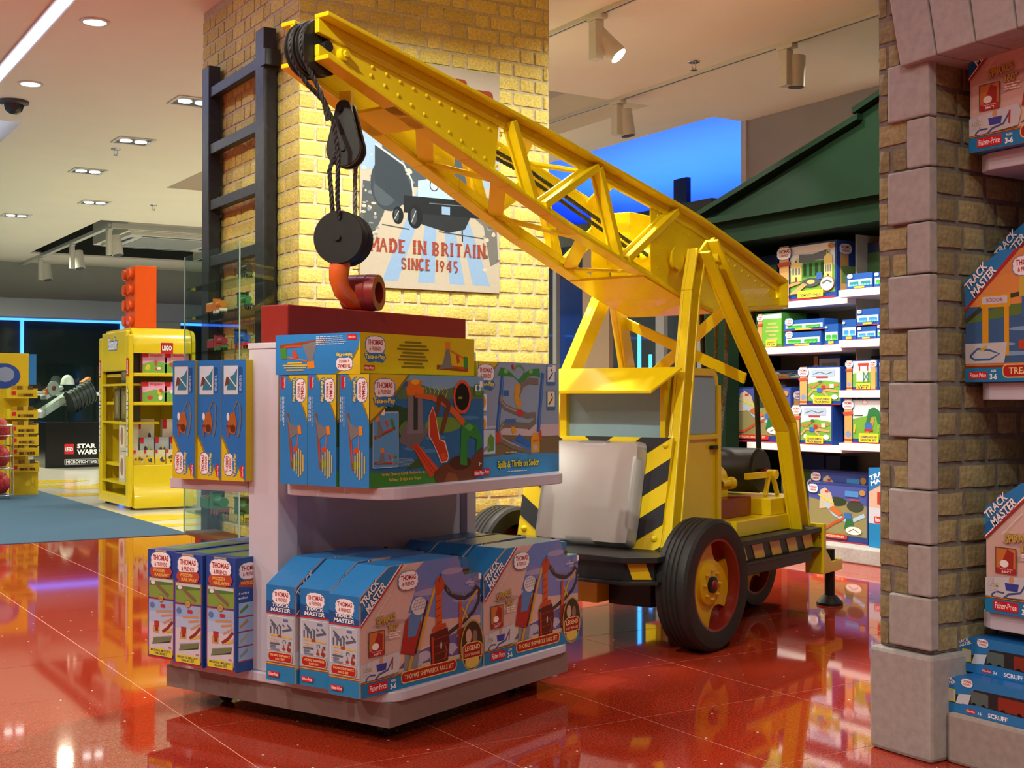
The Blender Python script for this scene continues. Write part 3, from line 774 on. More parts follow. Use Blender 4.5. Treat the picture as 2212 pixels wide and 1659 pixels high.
# ---- hanging guide block (tear-drop cheeks)
def tear(cx, cz, R, top, rt, n=14):
    p = [(cx + R * math.cos(math.radians(a)), cz + R * math.sin(math.radians(a))) for a in [200 + 140 * i / n for i in range(n + 1)]]
    p = [(cx + R * math.cos(math.radians(a)), cz + R * math.sin(math.radians(a))) for a in [-195 + 210 * i / n for i in range(n + 1)]]
    return p + [(cx + .012 + rt * math.cos(math.radians(a)), top - rt + rt * math.sin(math.radians(a))) for a in [35 + 110 * i / 6 for i in range(7)]]
TW = math.radians(-66)                                   # the blocks hang twisted on their ropes
bc = (-1.462, .565, 0); blkm = [(.060 * math.cos(math.radians(a)), 1.797 + .060 * math.sin(math.radians(a))) for a in range(-195, 16, 14)] + [(.026 * math.cos(math.radians(a)), 1.93 + .026 * math.sin(math.radians(a))) for a in range(20, 161, 20)]
for (a, b) in ((-.030, -.016), (.016, .030)):
    obj('block_cheek', MB(BLK).prism(blkm, 'y', a, b), cr, bevel=.003, loc=bc, rot=(0, 0, TW))
m = MB(BLK); m.lathe([(0, -.012), (.056, -.012), (.046, 0), (.056, .012), (0, .012)], (0, 0, 1.797), 'y', 28); obj('block_sheave', m, cr, 35, loc=bc, rot=(0, 0, TW))
m = MB(BLK); m.cyl((0, -.036, 1.797), (0, .036, 1.797), .009, n=12); m.cyl((-.012, -.036, 1.925), (-.012, .036, 1.925), .009, n=12); obj('block_pin', m, cr, 40, loc=bc, rot=(0, 0, TW))
m = MB(YEL); m.prism([(-.022, 1.99), (-.016, 1.915), (.016, 1.915), (.022, 1.99)], 'y', -.013, .013); obj('hanger_lug', m, cr, bevel=.003, loc=bc, rot=(0, 0, TW))

# ---- hook block: two grooved discs, orange shank, red shackle ring
hc = (-1.462, .577, 0)
for yy in (-.026, .026):
    m = MB(BLK); m.lathe([(.0, -.024), (.084, -.024), (.088, -.016), (.070, -.004), (.070, .004), (.088, .016), (.084, .024), (.0, .024)], (0, yy, 1.506), 'y', 40)
    obj('hook_sheave', m, cr, 35, loc=hc, rot=(0, 0, TW))
m = MB(BLK); m.cyl((0, -.058, 1.506), (0, .058, 1.506), .011, n=12); obj('hook_axle', m, cr, 40, loc=hc, rot=(0, 0, TW))
m = MB(ORG); m.tube([(-1.470, .577, 1.46), (-1.482, .577, 1.40), (-1.484, .577, 1.372), (-1.468, .577, 1.335), (-1.43, .577, 1.307), (-1.385, .577, 1.297), (-1.345, .577, 1.318), (-1.335, .577, 1.345)],
                    [.034, .034, .032, .030, .028, .026, .022, .012], 12); obj('hook', m, cr, 50)
m = MB(RED); m.lathe([(.060, -.06), (.062, -.03), (.060, -.028), (.060, -.026), (.062, -.024), (.062, .0), (.060, .002), (.060, .004), (.062, .006), (.062, .05), (.058, .06), (.036, .06), (.036, -.06), (.060, -.06)], (0, 0, 1.3345), 'y', 32)
obj('shackle_ring', m, cr, 35, loc=(-1.372, .580, 0), rot=(0, 0, math.radians(22)))

# ---- A-frame legs
def chan(path, w, t, fl, parent, name, out):
    """channel leg along a path in a vertical plane; out = -1 near side, +1 far side"""
    P_ = [Vector(p) for p in path]; N = []
    for i in range(len(P_)):
        ns = []
        for j in (i - 1, i):
            if 0 <= j < len(P_) - 1: d = P_[j + 1] - P_[j]; d.y = 0; d.normalize(); ns.append(Vector((-d.z, 0, d.x)))
        n = sum(ns, Vector()).normalized(); N.append(n / max(.3, n.dot(ns[0])))
    m = MB(YEL)
    def seg(u0, u1, y0, y1):
        for i in range(len(P_) - 1):
            q = []
            for k in (i, i + 1):
                for (u, y) in ((u0, y0), (u1, y0), (u1, y1), (u0, y1)): q.append(P_[k] + N[k] * u + Vector((0, y, 0)))
            m.hexa(q)
    h = w / 2
    seg(-h, h, -t / 2, t / 2)
    for sgn in (-1, 1):
        u0, u1 = sorted((sgn * h, sgn * (h - t))); y0, y1 = sorted((out * t / 2, out * fl)); seg(u0, u1, y0, y1)
    return obj(name, m, parent, bevel=.004)
chan([(.318, .295, 1.60), (.25, .285, 1.42), (-.055, .205, .385)], .084, .014, .045, cr, 'frame_leg', -1)
chan([(.335, .262, 1.625), (.955, .205, .855), (1.065, .19, .385)], .102, .015, .058, cr, 'frame_leg', -1)
chan([(.50, .835, 1.50), (.25, .90, 1.03), (.12, .93, .385)], .085, .016, .045, cr, 'frame_leg', 1)
chan([(.56, .835, 1.50), (.74, .88, 1.10), (1.06, .925, .385)], .074, .014, .04, cr, 'frame_leg', 1)
m = MB(YEL); m.beam((.40, .255, 1.66), (.51, .245, 1.47), .05, .02, (0, 1, 0)); obj('link_plate', m, cr, bevel=.004)
m = MB(YEL); m.cyl((.42, .222, 1.585), (.42, .84, 1.585), .022, n=18); obj('pivot_pin', m, cr, 40)
m = MB(YEL); m.cyl((.33, .375, 1.585), (.33, .74, 1.585), .05, n=20); obj('pivot_boss', m, cr, 40)
for (a, b) in [((.50, .25, 1.36), (.87, .885, 1.06)), ((.66, .23, 1.07), (.66, .86, 1.34))]:
    m = MB(YEL); m.beam(a, b, .05, .012, (1, 0, .3)); obj('cross_brace', m, cr, bevel=.003)

# ---- chassis
m = MB(BLK)
deck = [(-.36, .20), (-.28, .105), (1.17, .105), (1.17, 1.01), (-.28, 1.01), (-.36, .915)]
m.prism(deck, 'z', .362, .385); obj('deck', m, cr, bevel=.003)
m = MB(BLK); m.prism([(-.33, .225), (-.26, .132), (1.13, .132), (1.13, .983), (-.26, .983), (-.33, .89)], 'z', .2921, .3619); obj('chassis_web', m, cr)
m = MB(BLK); m.prism(deck, 'z', .278, .292); obj('lower_flange', m, cr, bevel=.003)
m = MB(BLK); m.box(.30, .125, .232, 1.12, .99, .278); obj('side_skirt', m, cr, bevel=.003)
for i in range(5):                                       # slanted yellow blocks let into the side
    x = .36 + i * .162
    m = MB(YEL2); m.prism([(x + .035, .296), (x + .125, .296), (x + .095, .360), (x, .360)], 'y', .1285, .1325); obj('warning_block', m, cr)
m = MB(YEL2); m.hexa([(-.312, .195, .297), (-.268, .138, .297), (-.262, .143, .297), (-.306, .2, .297), (-.325, .213, .358), (-.281, .156, .358), (-.275, .161, .358), (-.319, .218, .358)]); obj('warning_block', m, cr)
m = MB(YEL2); m.box(-.22, .42, .175, .05, .72, .278); obj('axle_box', m, cr, bevel=.004)
m = MB(BLK); m.box(-.14, .22, .165, .30, .42, .278); obj('axle_mount', m, cr, bevel=.004)
m = MB(BLK); m.cyl((0, .1, .257), (0, 1.01, .257), .03); obj('axle', m, cr, 40)
m = MB(BLK); m.cyl((1.05, .4, .215), (1.05, .72, .215), .03); obj('axle', m, cr, 40)

# ---- wheels
def wheel(cx, cy, R, w, out, name='wheel'):
    """out=-1: outer face towards -y"""
    tyre = MB(RUB); h = w
    pr = [(R * .70, .004), (R * .76, 0), (R * .94, .000), (R * .985, .010), (R, .022)]
    for g in (.30, .45, .60, .75): pr += [(R, h * g - .008), (R - .005, h * g - .005), (R - .005, h * g + .001), (R, h * g + .004)]
    pr += [(R, h - .022), (R * .985, h - .010), (R * .94, h), (R * .70, h), (R * .70, .004)]
    pr = [(r, t if out < 0 else h - t) for r, t in pr]
    if out > 0: pr = pr[::-1]
    tyre.lathe(pr, (cx, cy, R), 'y', 56)
    root = obj('tyre', tyre, cr, 30)
    sgn = 1 if out < 0 else -1; f = cy if out < 0 else cy + w
    rim = MB(RED); q = [(R * .70, .004), (R * .665, .006), (R * .66, .066), (.0, .068)]
    rim.lathe([(r, sgn * t + (f - cy)) for r, t in (q if out < 0 else q[::-1])], (cx, cy, R), 'y', 48); obj('rim', rim, root, 30)
    # scalloped disc
    n = 96; rr_ = R * .655; bite = R * .24; pts = []
    for i in range(n):
        a = 2 * math.pi * i / n; x, z = rr_ * math.cos(a), rr_ * math.sin(a); r2 = rr_
        for bc in (55, -62):
            b = math.radians(bc); d = math.acos(max(-1, min(1, math.cos(a - b))))
            if d < .42: r2 = min(r2, rr_ - bite * math.sqrt(max(0, 1 - (d / .42) ** 2)))
        pts.append((cx + r2 * math.cos(a), R + r2 * math.sin(a)))
    d0, d1 = sorted((f + sgn * .050, f + sgn * .064))
    obj('disc', MB(YEL2).prism(pts, 'y', d0, d1), root)
    hub = MB(YEL2)
    hq = [(R * .33, .052), (R * .315, .036), (R * .29, .032), (0, .031)]
    hub.lathe([(r, sgn * t + (f - cy)) for r, t in (hq if out < 0 else hq[::-1])], (cx, cy, R), 'y', 32)
    for k in range(8):
        a = 2 * math.pi * k / 8; hub.dome((cx + R * .22 * math.cos(a), f + sgn * .032, R + R * .22 * math.sin(a)), (0, out, 0), R * .032, .014, 6)
    obj('hub', hub, root, 35)
    cap = MB(BLK); cq = [(R * .125, .034), (R * .125, .020), (R * .09, .018), (0, .018)]
    cap.lathe([(r, sgn * t + (f - cy)) for r, t in (cq if out < 0 else cq[::-1])], (cx, cy, R), 'y', 24)
    cap.use(RED).dome((cx, f + sgn * .018, R), (0, out, 0), R * .075, .010, 14); obj('hub_cap', cap, root, 35)
wheel(0, 0, .2575, .14, -1); wheel(-.02, .972, .2575, .14, 1)
wheel(1.05, .372, .215, .115, -1); wheel(1.05, .63, .215, .115, 1)

# ---- cab
m = MB(YEL)
side = [(.085, .385), (.50, .385), (.50, 1.06)] + [(.455 + .045 * math.cos(math.radians(a)), 1.06 + .045 * math.sin(math.radians(a))) for a in (15, 30, 45, 60, 75)] + [(.455, 1.105), (.085, 1.105)]
m.prism(side, 'y', .275, .80); cab = obj('cab', m, cr, bevel=.004)
m = MB(BLUEG); m.box(.079, .300, .80, .0849, .765, 1.075); obj('windscreen', m, cab)
m = MB(YEL); m.box(.055, .275, .775, .0845, .2995, 1.09); m.box(.055, .7655, .775, .0845, .80, 1.09); m.box(.055, .3005, .775, .0845, .765, .799); obj('windscreen_frame', m, cab, bevel=.002)
m = MB(BLUEG); w = [(.20, .835), (.465, .835), (.465, 1.05)] + [(.435 + .03 * math.cos(math.radians(a)), 1.05 + .03 * math.sin(math.radians(a))) for a in (30, 60)] + [(.435, 1.08), (.20, 1.08)]
m.prism(w, 'y', .2715, .2745); obj('door_window', m, cab)
m = MB(YEL); m.beam((.485, .268, .385), (.485, .268, 1.04), .03, .012, (0, 1, 0)); m.beam((.18, .268, 1.095), (.45, .268, 1.095), .03, .012, (0, 1, 0))
m.beam((.18, .268, .82), (.49, .268, .82), .02, .010, (0, 1, 0)); obj('door_frame', m, cab, bevel=.002)
m = MB(BLK); m.box(.415, .255, .765, .465, .2745, .782); obj('door_handle', m, cab, bevel=.004)
m = MB(YEL); z1, z0 = 1.112, 1.012
m.hexa([(-.115, .235, z0 - .010), (.075, .205, z1 - .012), (.075, .86, z1 - .012), (-.115, .86, z0 - .010), (-.115, .235, z0 + .004), (.075, .205, z1), (.075, .86, z1), (-.115, .86, z0 + .004)])
obj('sun_visor', m, cr, bevel=.003)

# ---- striped warning board with bolts, blank silver plate
bx0, bz0, bx1, bz1 = -.10, .386, .0, .826; by0, by1 = .205, .915
def bp(u, v, o=0):   # u 0..1 across (near to far), v 0..1 up, o proud of the board
    n = Vector((-(bz1 - bz0), 0, (bx1 - bx0))).normalized()
    return Vector((bx0 + (bx1 - bx0) * v, by0 + (by1 - by0) * u, bz0 + (bz1 - bz0) * v)) + n * o
m = MB(YEL); m.hexa([bp(0, 0, 0), bp(1, 0, 0), bp(1, 0, -.014), bp(0, 0, -.014), bp(0, 1, 0), bp(1, 1, 0), bp(1, 1, -.014), bp(0, 1, -.014)]); brd = obj('warning_board', m, cr)
m = MB(NAVY)
def clip(poly):
    for (ax, s, l) in ((0, 1, 0), (0, -1, -1), (1, 1, 0), (1, -1, -1)):
        out = []
        for i in range(len(poly)):
            a, b = poly[i], poly[(i + 1) % len(poly)]; da, db = s * a[ax] - l, s * b[ax] - l
            if da >= 0: out.append(a)
            if da * db < 0: t = da / (da - db); out.append((a[0] + (b[0] - a[0]) * t, a[1] + (b[1] - a[1]) * t))
        poly = out
        if not poly: return []
    return poly
for k in range(-3, 5):                                    # chevrons falling away from the middle
    v = .39 * k + .12; h = .195; r_ = .5 * 1.0
    near = clip([(0, v + r_), (.5, v), (.5, v + h), (0, v + h + r_)])
    farp = clip([(1, v + r_), (1, v + h + r_), (.5, v + h), (.5, v)])
    for p in (near, farp):
        if len(p) > 2: m.poly([bp(a, b, .0015) for a, b in p][::-1])
obj('dark_chevrons', m, brd)
m = MB(YEL)
for (u, v) in ((.04, .93), (.045, .10), (.96, .93), (.955, .10)): m.dome(bp(u, v, .001), (-1, 0, .22), .014, .012, 12)
obj('bolts', m, brd, 60)
# silver plate: plain softly bulged slab with rounded corners
m = MB(SILV); NU, NV = 26, 26; g = []
for j in range(NV + 1):
    for i in range(NU + 1):
        a, b = i / NU * 2 - 1, j / NV * 2 - 1
        # squircle mapping for the rounded outline
        k = 1 - .045 * (abs(a) * abs(b)) ** 9
        u = .5 + .345 * a * k; v = .475 + .485 * b * k
        e = max(abs(a), abs(b)); edge = math.sqrt(max(0, 1 - max(0, (e - .90) / .10) ** 2))
        bul = .012 * (1 - a * a) * (1 - b * b)
        g.append(bp(u, v, .004 + .044 * edge + bul))
fs = []; W = NU + 1
for j in range(NV):
    for i in range(NU): fs.append((j * W + i, (j + 1) * W + i, (j + 1) * W + i + 1, j * W + i + 1))
m.add(g, fs); obj('silver_plate', m, cr, 60)

# ---- bodywork behind the cab
m = MB(YEL); m.box(.50, .19, .386, 1.18, .93, .455); obj('body_step', m, cr, bevel=.004)
m = MB(YEL); m.box(.86, .21, .4555, 1.20, .92, .53); obj('rear_deck_box', m, cr, bevel=.004)
m = MB(RED); m.box(.505, .285, .456, .82, .80, .54); obj('battery_box', m, cr, bevel=.004)
m = MB(YEL); prof = [(.36, .541), (.74, .541), (.74, .63)] + [(.55 + .19 * math.cos(math.radians(a)), .63 + .085 * math.sin(math.radians(a))) for a in range(15, 180, 15)] + [(.36, .63)]
m.prism(prof, 'x', .515, .735); obj('engine_cover', m, cr, 40)
for yy in (.345, .40):
    m = MB(YEL); m.lathe([(.021, -.03), (.021, .05), (.028, .052), (.028, .085), (.020, .085), (.020, .06)], (.70, yy + .02, .60), 'x', 18); m.use(BLK).cyl((.77, yy + .02, .60), (.775, yy + .02, .60), .0195, n=16); obj('exhaust_pipe', m, cr, 40)
m = MB(BLK); m.lathe([(0, 0), (.095, 0), (.105, .012), (.105, .43), (.095, .445), (0, .445)], (1.035, .345, .645), 'y', 36); drum = obj('winch_drum', m, cr, 35)
m = MB(DARKV)
for yy in (.545, .60): m.box(.97, yy, .725, 1.025, yy + .018, .752)
obj('rope_slot', m, drum)
m = MB(YEL); m.beam((.80, .30, .63), (1.10, .30, .63), .022, .028); m.beam((1.02, .30, .625), (.985, .30, .531), .018, .018); m.beam((1.06, .30, .625), (1.11, .30, .531), .018, .018); m.cyl((1.045, .27, .63), (1.045, .315, .63), .022, n=16); obj('winch_frame', m, cr, bevel=.002)
m = MB(RED); m.cyl((1.045, .316, .63), (1.045, .345, .63), .026, n=16); obj('winch_collar', m, cr, 40)
for (yy, xa) in ((.42, 1.10), (.70, 1.10)):
    m = MB(BLK); m.cyl((xa, yy, 1.415), (xa + .06, yy, .70), .0135, n=10); obj('stay_rod', m, cr, 40)
for yy in (.545, .60):
    m = MB(ROPEG); m.rope([(.985, yy - .05, 1.45), (1.02, yy - .02, 1.05), (1.01, yy + .009, .75)], .010); obj('luffing_rope', m, cr, 60)
# ---- outriggers
for (y, s) in ((.115, -1), (.995, 1)):
    m = MB(YEL); m.box(1.172, y - .02, .165, 1.20, y + .075, .40); arm = obj('outrigger_plate', m, cr, bevel=.004)
    m = MB(YEL); m.prism([(1.201, .165), (1.40, .165), (1.40, .215), (1.28, .215), (1.201, .29)], 'y', y + .060, y + .072); m.prism([(1.201, .165), (1.40, .165), (1.40, .215), (1.28, .215), (1.201, .29)], 'y', y - .012, y - .001)
    m.box(1.201, y, .165, 1.40, y + .06, .177); m.box(1.388, y, .178, 1.40, y + .06, .215); obj('outrigger_bracket', m, arm, bevel=.003)
    m = MB(BLK); m.cyl((1.345, y + .03, .045), (1.345, y + .03, .265), .024, n=18); m.lathe([(.0, 0), (.062, .0), (.062, .012), (.030, .046), (.0, .046)], (1.345, y + .03, 0), 'z', 26); obj('outrigger_foot', m, arm, 40)
    m = MB(CHROME)
    for zz in (.335, .345): m.cyl((1.171, y, zz), (1.205, y, zz), .005, n=8)
    obj('outrigger_bolts', m, arm, 40)
m = MB(BLK); m.dome((.30, .87, .905), (-1, -.2, 0), .016, .016, 12); m.cyl((.30, .87, .905), (.36, .87, .88), .006, n=8); obj('lever', m, cr, 50)
m = MB(RED); m.cyl((.30, .93, .59), (.42, .93, .59), .055, n=20); obj('side_lamp', m, cr, 40)
# ================================================================== THE DISPLAY GONDOLA
GO = Vector((1.61824, 3.27124, 0)); GZ = math.radians(23.207)
gw_ = thing('display_gondola', 'low white wheeled display unit with taupe skirting and two tiers of shelves', 'display unit', GO, GZ)
def rr_poly(x0, y0, x1, y1, r, n=6):
    p = []
    for (cx, cy, a) in ((x1 - r, y0 + r, -90), (x1 - r, y1 - r, 0), (x0 + r, y1 - r, 90), (x0 + r, y0 + r, 180)):
        for i in range(n + 1): t = math.radians(a + 90 * i / n); p.append((cx + r * math.cos(t), cy + r * math.sin(t)))
    return p
obj('skirting', MB(TAUPE).box(0, 0, .055, .93, .943, .1245), gw_, bevel=.0015)
obj('base_shelf', MB(WHT).prism(rr_poly(-.012, -.012, .952, .955, .07), 'z', .125, .155), gw_, bevel=.004)
obj('end_post', MB(WHT).box(0, .440, .1555, .085, .566, 1.135), gw_, bevel=.003)
obj('post_cap', MB(WHT).box(-.003, .437, 1.1352, .088, .569, 1.153), gw_, bevel=.002)
obj('spine_panel', MB(WHT).box(.086, .468, .1555, .945, .538, 1.150), gw_, bevel=.002)
obj('end_post', MB(WHT).box(.9455, .440, .1555, 1.00, .566, 1.153), gw_, bevel=.003)
obj('upper_shelf', MB(WHT).prism([p for p in rr_poly(-.004, .0, .95, .44, .075) if True], 'z', .695, .730), gw_, bevel=.003)
obj('upper_shelf', MB(WHT).prism(rr_poly(-.004, .567, .95, .935, .02), 'z', .695, .730), gw_, bevel=.003)
obj('underside_shade', MB(BLK).box(.03, .03, .046, .90, .913, .0549), gw_)  # black board added below the base to deepen the shade at the floor
for (x, y) in ((.11, .11), (.80, .13), (.13, .80), (.80, .80)):
    m = MB(BLK); m.cyl((x, y - .012, .022), (x, y + .012, .022), .022, n=18); m.box(x - .02, y - .016, .030, x + .02, y + .016, .0455); obj('castor', m, gw_)
bm = thing('load_beam', 'long dark red box beam lying on top of the white display unit', 'beam', GO, GZ)
obj('beam_body', MB(RED).box(.045, .445, 1.1545, .945, .562, 1.2715), bm, bevel=.004)

def gloc(x, y, z): c, s = math.cos(GZ), math.sin(GZ); return (GO.x + c * x - s * y, GO.y + s * x + c * y, z)

# ---- shipwreck track set: box with clipped corner and window notch
SWL, SWD = .535, .118
SWP = [(0, 0), (SWL, 0), (SWL, .292), (.455, .292), (.425, .352), (.115, .352), (0, .280)]
SKY, DUSK = '#8d86b4', '#d8b49a'
def sw_front():
    a = Art(); L = SWL
    a.poly(SWP, '#e2c4a6')
    a.poly([(0, .08), (.0, .215), (.20, .352), (.425, .352), (.455, .292), (L, .292), (L, .12), (.25, .10)], '#d2b4ac')
    a.poly([(.20, .21), (.27, .352), (.425, .352), (.455, .292), (L, .292), (L, .16), (.36, .17)], '#7a82c0')
    a.poly([(.19, .30), (.27, .352), (.40, .352), (.34, .27)], '#6a84c8')
    for (x, y, w) in ((.12, .19, .07), (.3, .26, .08), (.47, .22, .07), (.08, .15, .05), (.40, .31, .05), (.5, .27, .03)): a.ell(x, y, w, .010, '#b99a9c' if x < .25 else '#a29ac4')
    a.poly([(.16, .055), (L, .055), (L, .135), (.40, .12), (.30, .10), (.20, .085)], '#6862a0'); [a.stroke([(.26 + .045 * q, .062 + .006 * (q % 3)), (.29 + .045 * q, .072 + .006 * (q % 2)), (.31 + .045 * q, .060)], .004, '#c4c2dc') for q in range(6)]
    for (x, y, r) in ((.27, .075, .03), (.33, .065, .035), (.39, .08, .03), (.24, .06, .025), (.46, .09, .03)): a.ell(x, y, r, r * .5, '#b9b6cc')
    a.poly([(.18, .03), (.24, .035), (.25, .10), (.215, .12), (.185, .09)], '#8a8c98')
    # dark looped rail
    a.stroke([(.355, .275), (.385, .245), (.42, .228), (.46, .222), (.49, .232), (.515, .25), (.528, .24), (.525, .205), (.50, .175), (.45, .15), (.38, .125), (.30, .105)], .013, '#3c3a40')
    a.stroke([(.37, .272), (.40, .243), (.44, .233)], .004, '#75737a'); [a.stroke([(.372 + .017 * q, .262 - .009 * q + .0009 * q * q), (.380 + .017 * q, .250 - .008 * q + .0009 * q * q)], .003, '#85838c') for q in range(8)]
    a.stroke([(.325, .285), (.285, .20), (.245, .095)], .010, '#d8a830'); a.stroke([(.52, .24), (.47, .20), (.42, .11)], .007, '#d8a830'); a.stroke([(.435, .205), (.47, .16)], .006, '#d8a830')
    # wreck: masts and hulls
    a.stroke([(.335, .285), (.335, .14)], [.024, .032], '#cc5a26'); [a.stroke([(.324, .16 + .022 * q), (.346, .166 + .022 * q)], .003, '#8e3a1c') for q in range(5)]; a.ell(.338, .275, .022, .025, '#b84a28'); a.stroke([(.345, .31), (.335, .285)], .003, '#333333')
    a.poly([(.295, .135), (.375, .145), (.385, .10), (.375, .035), (.30, .03)], '#5e241b'); [a.stroke([(.305, .05 + .022 * q), (.378, .056 + .022 * q)], .0025, '#8a4432') for q in range(4)]; a.ell(.345, .095, .004, .012, '#c8c4c0', 8); a.stroke([(.36, .05), (.372, .075), (.362, .095)], .006, '#9a5232'); a.poly([(.30, .14), (.37, .148), (.365, .16), (.31, .155)], '#c24a2c')
    a.stroke([(.305, .125), (.31, .035)], .010, '#b83f28')
    a.stroke([(.435, .215), (.435, .10)], [.012, .018], '#c4552c'); a.poly([(.42, .13), (.455, .135), (.455, .06), (.425, .06)], '#8c3a28')
    # toy wagon on the ramp, plain
    a.poly([(.165, .10), (.225, .085), (.255, .18), (.215, .205), (.185, .19)], '#a8342c'); a.poly([(.195, .14), (.23, .14), (.26, .20), (.235, .22), (.20, .20)], '#5a84c0')
    a.ell(.245, .225, .034, .026, '#d8d6dc'); [a.stroke([(.216 + .012 * q, .216), (.232 + .012 * q, .248)], .0015, '#8c8c9c') for q in range(5)]; [a.stroke([(.214 + .003 * q, .214 + .009 * q), (.274 - .002 * q, .219 + .009 * q)], .0015, '#8c8c9c') for q in range(4)]; a.stroke([(.215, .085), (.20, .045)], .012, '#d0a030')
    a.poly([(.225, .09), (.232, .088), (.285, .235), (.278, .238)], '#50242a')
    # inset picture frames
    a.rect(.032, .108, .098, .178, '#6a4a30'); a.rect(.035, .122, .095, .175, '#c8783c'); a.poly([(.045, .122), (.07, .175), (.09, .165), (.088, .122)], '#a03028'); a.ell(.06, .135, .014, .010, '#f2f2f2')
    a.rect(.035, .108, .095, .123, '#b02830'); a.text('360°!', .052, .1105, .080, .117, '#ffffff', .01); a.text('Thomas Spirals', .045, .1185, .086, .1225, '#ffffff', 0)
    a.poly([(.0, .04), (.155, .05), (.165, .085), (.155, .108), (0, .092)], '#c9ccd4')
    a.stroke([(.02, .048), (.03, .036), (.055, .04), (.075, .055), (.11, .062), (.13, .09)], .006, '#4a5a8c'); a.stroke([(.02, .048), (.035, .058), (.06, .056)], .005, '#4a5a8c')
    a.stroke([(.128, .06), (.13, .095)], .006, '#a84030'); a.ell(.083, .093, .008, .010, '#c89878'); a.poly([(.066, .064), (.102, .064), (.106, .084), (.062, .084)], '#3848a4')
    a.text('OVER', .008, .083, .034, .091, '#f4f4f8', .01, '#667090'); a.text('1.52M', .010, .070, .042, .080, '#e8d9a0', .01, '#667090'); a.text('LONG', .010, .058, .036, .066, '#f4f4f8', .01, '#667090')
    # gold lettering
    a.text('THOMAS', .062, .217, .10, .224, '#e8d0a0', .0); a.push(.065, .19, 1, 1, 8); a.text('SPIRALS', 0, 0, .078, .022, '#c8a848', .02, '#7a5a30', .03); a.pop(); a.text('360°', .11, .170, .155, .19, '#c8a848', .02, '#7a5a30', .03); a.lines(.115, .148, .165, .168, 3, '#efe6d8', 3)
    # slanted title band
    a.poly([(0, .194), (0, .280), (.115, .352), (.175, .352)], '#b02a34'); a.poly([(0, .200), (0, .280), (.115, .352), (.166, .352)], '#ffffff'); a.poly([(0, .204), (0, .280), (.115, .352), (.160, .352)], '#2a7fc4'); a.poly([(0, .204), (0, .235), (.10, .31), (.100, .2975)], '#1f66ae')
    a.push(.022, .232, 1, 1, 44, .12); a.text('TRACK', 0, .020, .090, .043, '#f6f8fc', .03, '#22406c', .06); a.text('MASTER', .005, -.009, .105, .015, '#f6f8fc', .03, '#22406c', .06); a.pop()
    a.push(.06, .212, 1, 1, 44); a.text('Motorized Railway', 0, 0, .085, .007, '#e8f0fa', 0); a.pop()
    a.cloud(.195, .305, .082, '#7d8cc2')
    a.rect(.49, .268, .527, .284, '#7d86b6'); a.text('MOTORISED', .455, .265, .50, .271, '#dfe6f4', .01); a.text('ACTION', .47, .256, .495, .262, '#dfe6f4', .01); a.rect(.518, .272, .532, .29, '#f6f6f6')
    # seal and foot band
    a.rect(0, .0, L, .040, '#1f7fb8'); a.rect(0, .038, L, .044, '#7a3a24'); a.rect(0, .0405, L, .042, '#d8a040')
    a.ell(.487, .075, .056, .078, '#b89a50', 26); a.ell(.487, .075, .051, .073, '#3e3524', 26); a.ell(.47, .105, .014, .022, '#caa890'); a.ell(.50, .10, .012, .02, '#8a7060'); a.ell(.487, .027, .034, .022, '#d8c060')
    a.poly([(.44, .035), (.535, .035), (.535, .075), (.515, .085), (.46, .085), (.44, .075)], '#e0c070'); a.poly([(.443, .038), (.532, .038), (.532, .073), (.514, .082), (.461, .082), (.443, .073)], '#9c2424')
    a.text('LEGEND', .452, .060, .524, .075, '#f0dc9c', .02); a.text('LOST TREASURE', .452, .044, .524, .052, '#f0dc9c', .01)
    a.rrect(.163, .012, .412, .047, .014, '#e8c870'); a.rrect(.166, .015, .409, .044, .012, '#b02424')
    a.text("THOMAS' SHIPWRECK RAILS SET", .178, .0225, .397, .037, '#f4dc98', .015, '#5c1414', .03)
    a.fp(.028, .008, .078); a.text('AGES', .120, .026, .140, .033, '#ffffff', .02); a.text('3-6', .117, .006, .142, .022, '#ffffff', .04)
    return a
